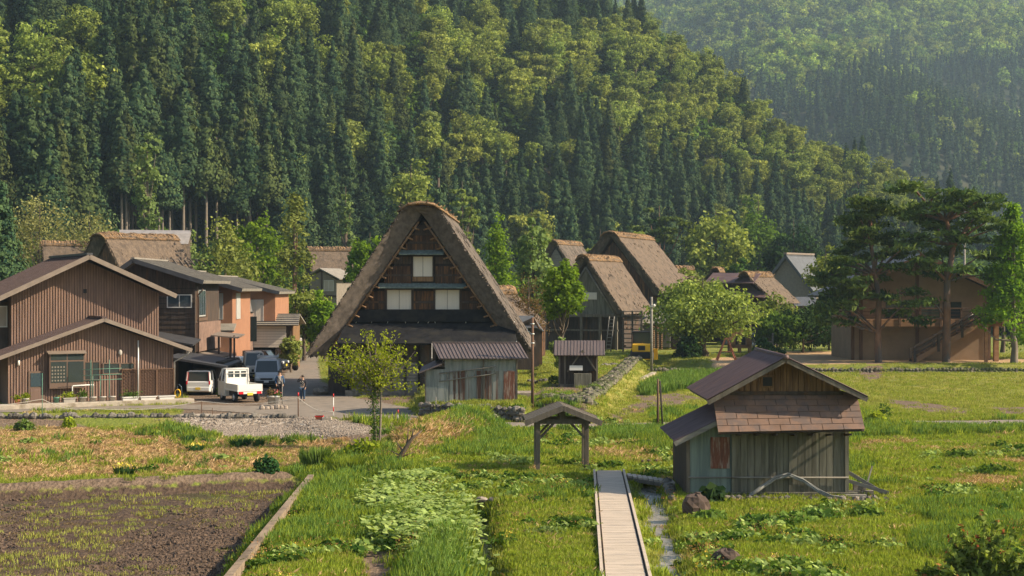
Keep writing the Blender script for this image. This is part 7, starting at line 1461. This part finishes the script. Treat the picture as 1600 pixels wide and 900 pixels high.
clump('big round-leaved plant between boulder and plank hut', 1112, 795, 52, 28, 'leaf_dark', ls=.34, n=60, elong=1.0)
for i, (px, py, w) in enumerate(((1110, 815, 60), (1190, 822, 90), (1280, 812, 80), (1352, 808, 70), (1240, 818, 70))):
    clump('broad-leaved weeds in the grass strip before the plank hut', px, py, w, 15, 'reed', ls=.2, n=320, group='weeds before the plank hut', z=0, seed=i)
for i, (px, py, w) in enumerate(((1240, 880, 70), (1320, 860, 60), (1180, 905, 60), (1410, 800, 40))):
    clump('low broad-leaved weed clump in the near right grass', px, py, w, 9, 'reed', ls=.16, n=200, group='weed clumps in the near right grass', z=0, seed=i)
clump('pale weed patch in the grass left of the boardwalk', 850, 835, 80, 10, 'leaf_pale', ls=.13, n=300, z=0); clump('low weed by the left edge of the boardwalk foot', 850, 893, 60, 8, 'leaf_green', ls=.14, n=200, z=0); clump('dark leafy fringe under the flat stone row', 752, 800, 40, 16, 'leaf_green', ls=.14, n=260, z=-.3)
clump('row of pale-leaved plants in the grass left of the gate', 800, 722, 90, 9, 'leaf_pale', ls=.16, n=220, z=0); clump('dark leafy row in the grass beneath the dead stump', 680, 742, 80, 11, 'reed', ls=.16, n=320, z=0)
# ---------------------------------------------------------------- grass and other growth nobody could count
rg2 = np.random.default_rng(77)
def blade_proto(n, h, w, spread, mat, nm, lean=.35):
    a = rg2.uniform(0, 6.28, n); r = spread*np.sqrt(rg2.random(n)); bx = r*np.cos(a); by = r*np.sin(a); L_ = h*rg2.uniform(.45, 1.15, n); d = rg2.uniform(0, 6.28, n); lx = np.cos(d)*lean*L_; ly = np.sin(d)*lean*L_; p = d+1.57+rg2.normal(0, .5, n); cx_ = np.cos(p)*w*.5; cy_ = np.sin(p)*w*.5
    V = np.stack([np.stack([bx-cx_, by-cy_, 0*bx-.03], 1), np.stack([bx+cx_, by+cy_, 0*bx-.03], 1), np.stack([bx+lx*.4+cx_*.8, by+ly*.4+cy_*.8, L_*.6], 1), np.stack([bx+lx, by+ly, L_], 1)], 1).reshape(-1, 3)
    return proto_obj(nm, V, np.arange(n*4).reshape(n, 4), np.repeat(np.clip(rg2.normal(.5, .25, n), 0, 1), 4), None, [MT[mat]])
gp = [blade_proto(34, .20, .028, .30, 'grass', 'grass_tuft'), blade_proto(30, .28, .030, .26, 'grass', 'grass_tuft'), blade_proto(26, .16, .03, .32, 'grass', 'grass_tuft'), blade_proto(40, .34, .03, .22, 'reed', 'grass_tuft'), blade_proto(46, .085, .016, .36, 'grass_dry', 'straw_tuft', 2.6), blade_proto(26, .2, .02, .3, 'grass_dry', 'straw_tuft', 1.2), blade_proto(34, .13, .03, .34, 'grass_pale', 'grass_tuft'), blade_proto(30, .18, .028, .3, 'grass_pale', 'grass_tuft')]
m_edge = mask([(-700, 648), (470, 648), (470, 660), (-700, 662)], 1, -.1)
mg = np.clip(1-m_ditch*1.3-m_ditch2*.7-m_edge*2-m_road*2-m_lot*2-m_gravel*1.5-m_mud*2-m_stream*2-m_play*2-m_soil*.9, 0, 1)
def spread_pts(n, y0, y1):
    # even on screen-ish: density falls with distance
    y = 1/rg2.uniform(1/y1, 1/y0, n); x = rg2.uniform(-.40, .44, n)*y*1.0; return x, y
x, y = spread_pts(74000, 33, 88)
w_ = gm(mg, x, y); stw = gm(np.clip(m_straw, 0, 1), x, y); dr = gm(m_dryR, x, y)
keep = (rg2.random(len(x)) < w_*(1-.72*stw*(fbm(x, y, 2.2, 95, 3) < .66)))&~((x > 5.8) & (x < 11.4) & (y > 51.4) & (y < 56.2))
bx0 = np.interp(y, [33, 57.7], [1.85, 3.0]); keep &= ~((x > bx0) & (x < bx0+1.42) & (y < 58))
x, y, dr, stw = x[keep], y[keep], dr[keep], stw[keep]; z = gz(x, y); pn = fbm(x, y, 5, 71, 3); k = np.where(rg2.random(len(x)) < np.clip(dr*.9+stw*.45, 0, 1)+.03, rg2.choice([4, 5], len(x)), np.where(pn > .56, rg2.choice([1, 3], len(x), p=[.7, .3]), rg2.choice([0, 2, 6, 7], len(x), p=[.35, .3, .2, .15])))
sc = rg2.uniform(.7, 1.25, len(x))*(.75+.6*np.clip((pn-.35)*2, 0, 1))*np.where(y > 60, 1.1, 1)
scatter('grass', np.stack([x, y, z], 1), k, sc, rg2.random(len(x))*6.28, gp)
x, y = spread_pts(30000, 50, 88); w_ = gm(m_straw, x, y); kp = (w_ > .3) & (x < 0) & (fbm(x, y*1.4, 1.8, 97, 3)+.2*rg2.random(len(x)) < .80); x, y = x[kp], y[kp]; scatter('straw', np.stack([x, y, gz(x, y)], 1), rg2.choice([4, 5], len(x), p=[.8, .2]), rg2.uniform(.6, 1.1, len(x)), rg2.random(len(x))*6.28, gp)
x, y = spread_pts(30000, 80, 150); kp = rg2.random(len(x)) < gm(mg, x, y)*.9; x, y = x[kp], y[kp]; far_g = [6, 6, 7, 2]
scatter('paddy_grass', np.stack([x, y, gz(x, y)], 1), rg2.choice(far_g, len(x)), rg2.uniform(.7, 1.2, len(x))*1.0, rg2.random(len(x))*6.28, gp)
# reeds standing in the middle paddy and beside the road
X_, Y_ = P(1130, 605)[0], P(1130, 605)[1]
def band(name, poly, n, kk, s0, s1):
    pl = np.array([P(a, b)[:2] for a, b in poly]); x = rg2.uniform(pl[:, 0].min(), pl[:, 0].max(), n); y = rg2.uniform(pl[:, 1].min(), pl[:, 1].max(), n); kp = inpoly(x, y, pl.tolist()); x, y = x[kp], y[kp]
    return scatter(name, np.stack([x, y, gz(x, y)], 1), rg2.choice(kk, len(x)), rg2.uniform(s0, s1, len(x)), rg2.random(len(x))*6.28, gp)
band('reeds', [(1000, 612), (1050, 588), (1180, 585), (1150, 600), (1010, 618)], 2600, [3], 1.3, 2.2)
band('roadside_grass', [(1340, 672), (1700, 668), (1700, 676), (1340, 684)], 1300, [3, 1], .8, 1.4)
band('roadside_grass', [(940, 690), (1060, 690), (1050, 672), (940, 672)], 900, [3, 1], .8, 1.4)
band('roadside_grass', [(700, 690), (790, 684), (790, 670), (720, 660)], 500, [3, 1], .8, 1.5)
band('straw_bank_growth', [(625, 716), (700, 696), (774, 668), (764, 656), (690, 664), (625, 686)], 1300, [4, 5, 1], .6, 1.1)
band('wall_growth', [(905, 655), (1000, 570), (996, 560), (940, 590), (890, 640)], 700, [0, 2, 1, 5], .5, 1.2)
band('bank_growth', [(828, 655), (905, 660), (905, 640), (828, 636)], 380, [3, 1, 0], .6, 1.2)
# butterbur leaves: round pale leaves on stalks
def bur_proto(n, R0, nm, mat):
    V = []; Fc = []; T_ = []; rng = rg2
    for i in range(n):
        c = np.array([rng.normal(0, .32), rng.normal(0, .32), rng.uniform(.15, .42)]); r = R0*rng.uniform(.55, 1.2); nrm = np.array([rng.normal(.1, .28), rng.normal(-.15, .28), 1.0]); nrm /= np.linalg.norm(nrm); u = np.cross(nrm, [0, 1, 0]); u /= np.linalg.norm(u); v = np.cross(nrm, u); b = len(V); tt = rng.random()
        ang = np.linspace(0, 2*math.pi, 8, endpoint=False); ring = [c+(u*math.cos(a)+v*math.sin(a))*r*(1 if j else .35)-nrm*r*.10*(j % 2) for j, a in enumerate(ang)]
        V += [c+nrm*.0]+ring
        for j in range(0, 8, 2): Fc.append((b, b+1+j, b+1+(j+1) % 8, b+1+(j+2) % 8))
        T_ += [tt]*9
    return proto_obj(nm, np.array(V), np.array(Fc), np.array(T_), None, [MT[mat]])
MT['bur'] = leafmat('butterbur_leaves', (.16, .24, .06), (.40, .50, .16), .35, .15)
bp = [bur_proto(18, .085, 'butterbur', 'bur'), bur_proto(15, .105, 'butterbur', 'bur'), bur_proto(20, .07, 'butterbur', 'bur')]
pl = [P(a, b)[:2] for a, b in ((600, 758), (660, 748), (700, 765), (712, 800), (722, 850), (730, 905), (690, 905), (650, 860), (590, 830), (578, 790))]; pa = np.array(pl); n = 1300; x = rg2.uniform(pa[:, 0].min(), pa[:, 0].max(), n); y = rg2.uniform(pa[:, 1].min(), pa[:, 1].max(), n); kp = inpoly(x, y, pl) & (fbm(x, y, 1.5, 88, 2) > .42); x, y = x[kp], y[kp]
scatter('butterbur_patch', np.stack([x, y, gz(x, y)], 1), rg2.choice([0, 1, 2], len(x)), rg2.uniform(.7, 1.25, len(x)), rg2.random(len(x))*6.28, bp)
band('ditch_grass', [(640, 900), (700, 840), (740, 880), (750, 940), (640, 940)], 900, [1, 3], 1.3, 2.0)
# weeds, flowers and seed heads mixed through the meadow
def dots_proto(n, h, mat, ls, nm): C = np.stack([rg2.normal(0, .16, n), rg2.normal(0, .16, n), h*rg2.uniform(.6, 1.1, n)], 1); V, Fq, T_ = leaves(C, ls, rg2); return proto_obj(nm, V, Fq, T_, None, [MT[mat]])
(V, Fq, Tt) = leaves(rg2.normal(size=(60, 3))*np.array([.16, .16, .05])+np.array([0, 0, .12]), .11, rg2, 1.4, np.tile([0, 0, .9], (60, 1))); wp = [proto_obj('weed', V, Fq, Tt, None, [MT['leaf_green']]), proto_obj('weed', V.copy(), Fq, Tt, None, [MT['bur']]), dots_proto(7, .28, 'gold', .035, 'flower'), dots_proto(26, .36, 'sorrel', .035, 'sorrel')] if MT.setdefault('sorrel', leafmat('sorrel_heads', (.25, .12, .05), (.40, .22, .10), .3, .1)) else None
x, y = spread_pts(9000, 33, 84); w_ = gm(mg, x, y)*(1-gm(m_straw, x, y)*.85); pn = fbm(x, y, 2.6, 101, 3); kp = (rg2.random(len(x)) < w_) & (pn > .565); x, y, pn = x[kp], y[kp], pn[kp]
kp = ~((x > 5.6) & (x < 12.6) & (y > 48.6) & (y < 56.4)) & ~((x > np.interp(y, [33, 57.7], [1.8, 2.95])) & (x < np.interp(y, [33, 57.7], [1.8, 2.95])+1.55) & (y < 58)); x, y, pn = x[kp], y[kp], pn[kp]
k = np.where(pn > .63, rg2.choice([0, 1], len(x)), rg2.choice([0, 1, 2, 3], len(x), p=[.15, .15, .25, .45])); scatter('meadow_weeds', np.stack([x, y, gz(x, y)], 1), k, rg2.uniform(.5, 1.4, len(x)), rg2.random(len(x))*6.28, wp)
# clods and stubble on the mud field
def clod_proto():
    m = MB(); 
    for i in range(7): m.ball((rs.uniform(-.25, .25), rs.uniform(-.25, .25), .0), (rs.uniform(.04, .10), rs.uniform(.04, .10), rs.uniform(.03, .07)), 6, .25)
    V = np.array(m.v); return bpy.data.objects.new('clod', mesh_np('clod', V, np.array(m.f), MT['mud_clod']))
MT['stubble'] = leafmat('stubble_blades', (.12, .09, .04), (.30, .235, .11), .3, .2)
MT['mud_clod'] = M('mud_clod', (.10, .068, .048), rough=.9, var=.35, scale=3, bmp=.5)
cp = [clod_proto(), clod_proto(), gp[4], gp[5], gp[6], blade_proto(18, .09, .02, .3, 'stubble', 'stubble', 1.3)]; x, y = spread_pts(30000, 34, 58); kp = gm(m_mud, x, y) > .8; x, y = x[kp], y[kp]; pn = fbm(x, y*.5, 3, 91, 3)
k = np.where(pn+.25*rg2.random(len(x)) > .66-.10*(x < -9), rg2.choice([4, 5], len(x)), rg2.choice([0, 1], len(x))); kp = ~((k < 2) & (rg2.random(len(x)) < .3)) & ~((k > 3) & (rg2.random(len(x)) < .80)); x, y, k = x[kp], y[kp], k[kp]
scatter('mud_clods', np.stack([x, y, gz(x, y)], 1), k, rg2.uniform(.4, 1.0, len(x)), rg2.random(len(x))*6.28, cp)
# gravel stones
def peb():
    m = MB()
    for i in range(8): m.ball((rs.uniform(-.3, .3), rs.uniform(-.3, .3), .0), (rs.uniform(.02, .06), rs.uniform(.02, .06), rs.uniform(.015, .04)), 5, .2)
    return bpy.data.objects.new('pebbles', mesh_np('pebbles', np.array(m.v), np.array(m.f), MT['stone_pale']))
pp = [peb(), peb()]; x, y = spread_pts(20000, 66, 84); kp = (gm(m_gravel, x, y) > .4) | ((gm(m_straw, x, y) < .2) & (x < -5) & (rg2.random(len(x)) < .05)); x, y = x[kp], y[kp]; scatter('gravel', np.stack([x, y, gz(x, y)], 1), rg2.choice([0, 1], len(x)), rg2.uniform(.7, 1.6, len(x)), rg2.random(len(x))*6.28, pp)
# undergrowth at the forest foot
x = rg2.uniform(-190, 200, 20000); y = rg2.uniform(206, 640, 20000); yf_ = YF(x); kp = (y < yf_+230) & (hz(x, y) > -1); x, y = x[kp], y[kp]
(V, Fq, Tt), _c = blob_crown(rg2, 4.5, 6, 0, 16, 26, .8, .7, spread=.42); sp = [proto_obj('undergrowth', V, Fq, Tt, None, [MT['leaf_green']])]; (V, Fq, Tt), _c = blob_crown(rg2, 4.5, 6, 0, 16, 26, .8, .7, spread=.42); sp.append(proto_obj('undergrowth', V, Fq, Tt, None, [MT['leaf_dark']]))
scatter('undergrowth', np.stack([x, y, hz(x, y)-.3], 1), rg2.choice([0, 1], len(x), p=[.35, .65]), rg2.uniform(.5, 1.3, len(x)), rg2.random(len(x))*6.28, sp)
HAZE = .00018
# ---------------------------------------------------------------- haze
hb = MB(); hb.box(-560, 960, -330, 1850, -1.9, 352)
m = bpy.data.materials.new('haze'); m.use_nodes = True; t = m.node_tree; t.nodes.remove(t.nodes['Principled BSDF'])
pv = t.nodes.new('ShaderNodeVolumePrincipled'); pv.inputs['Density'].default_value = HAZE; pv.inputs['Color'].default_value = (.60, .82, 1, 1); pv.inputs['Anisotropy'].default_value = .25
t.links.new(pv.outputs[0], t.nodes['Material Output'].inputs['Volume'])
tag(hb.build('haze', m), kind='stuff')
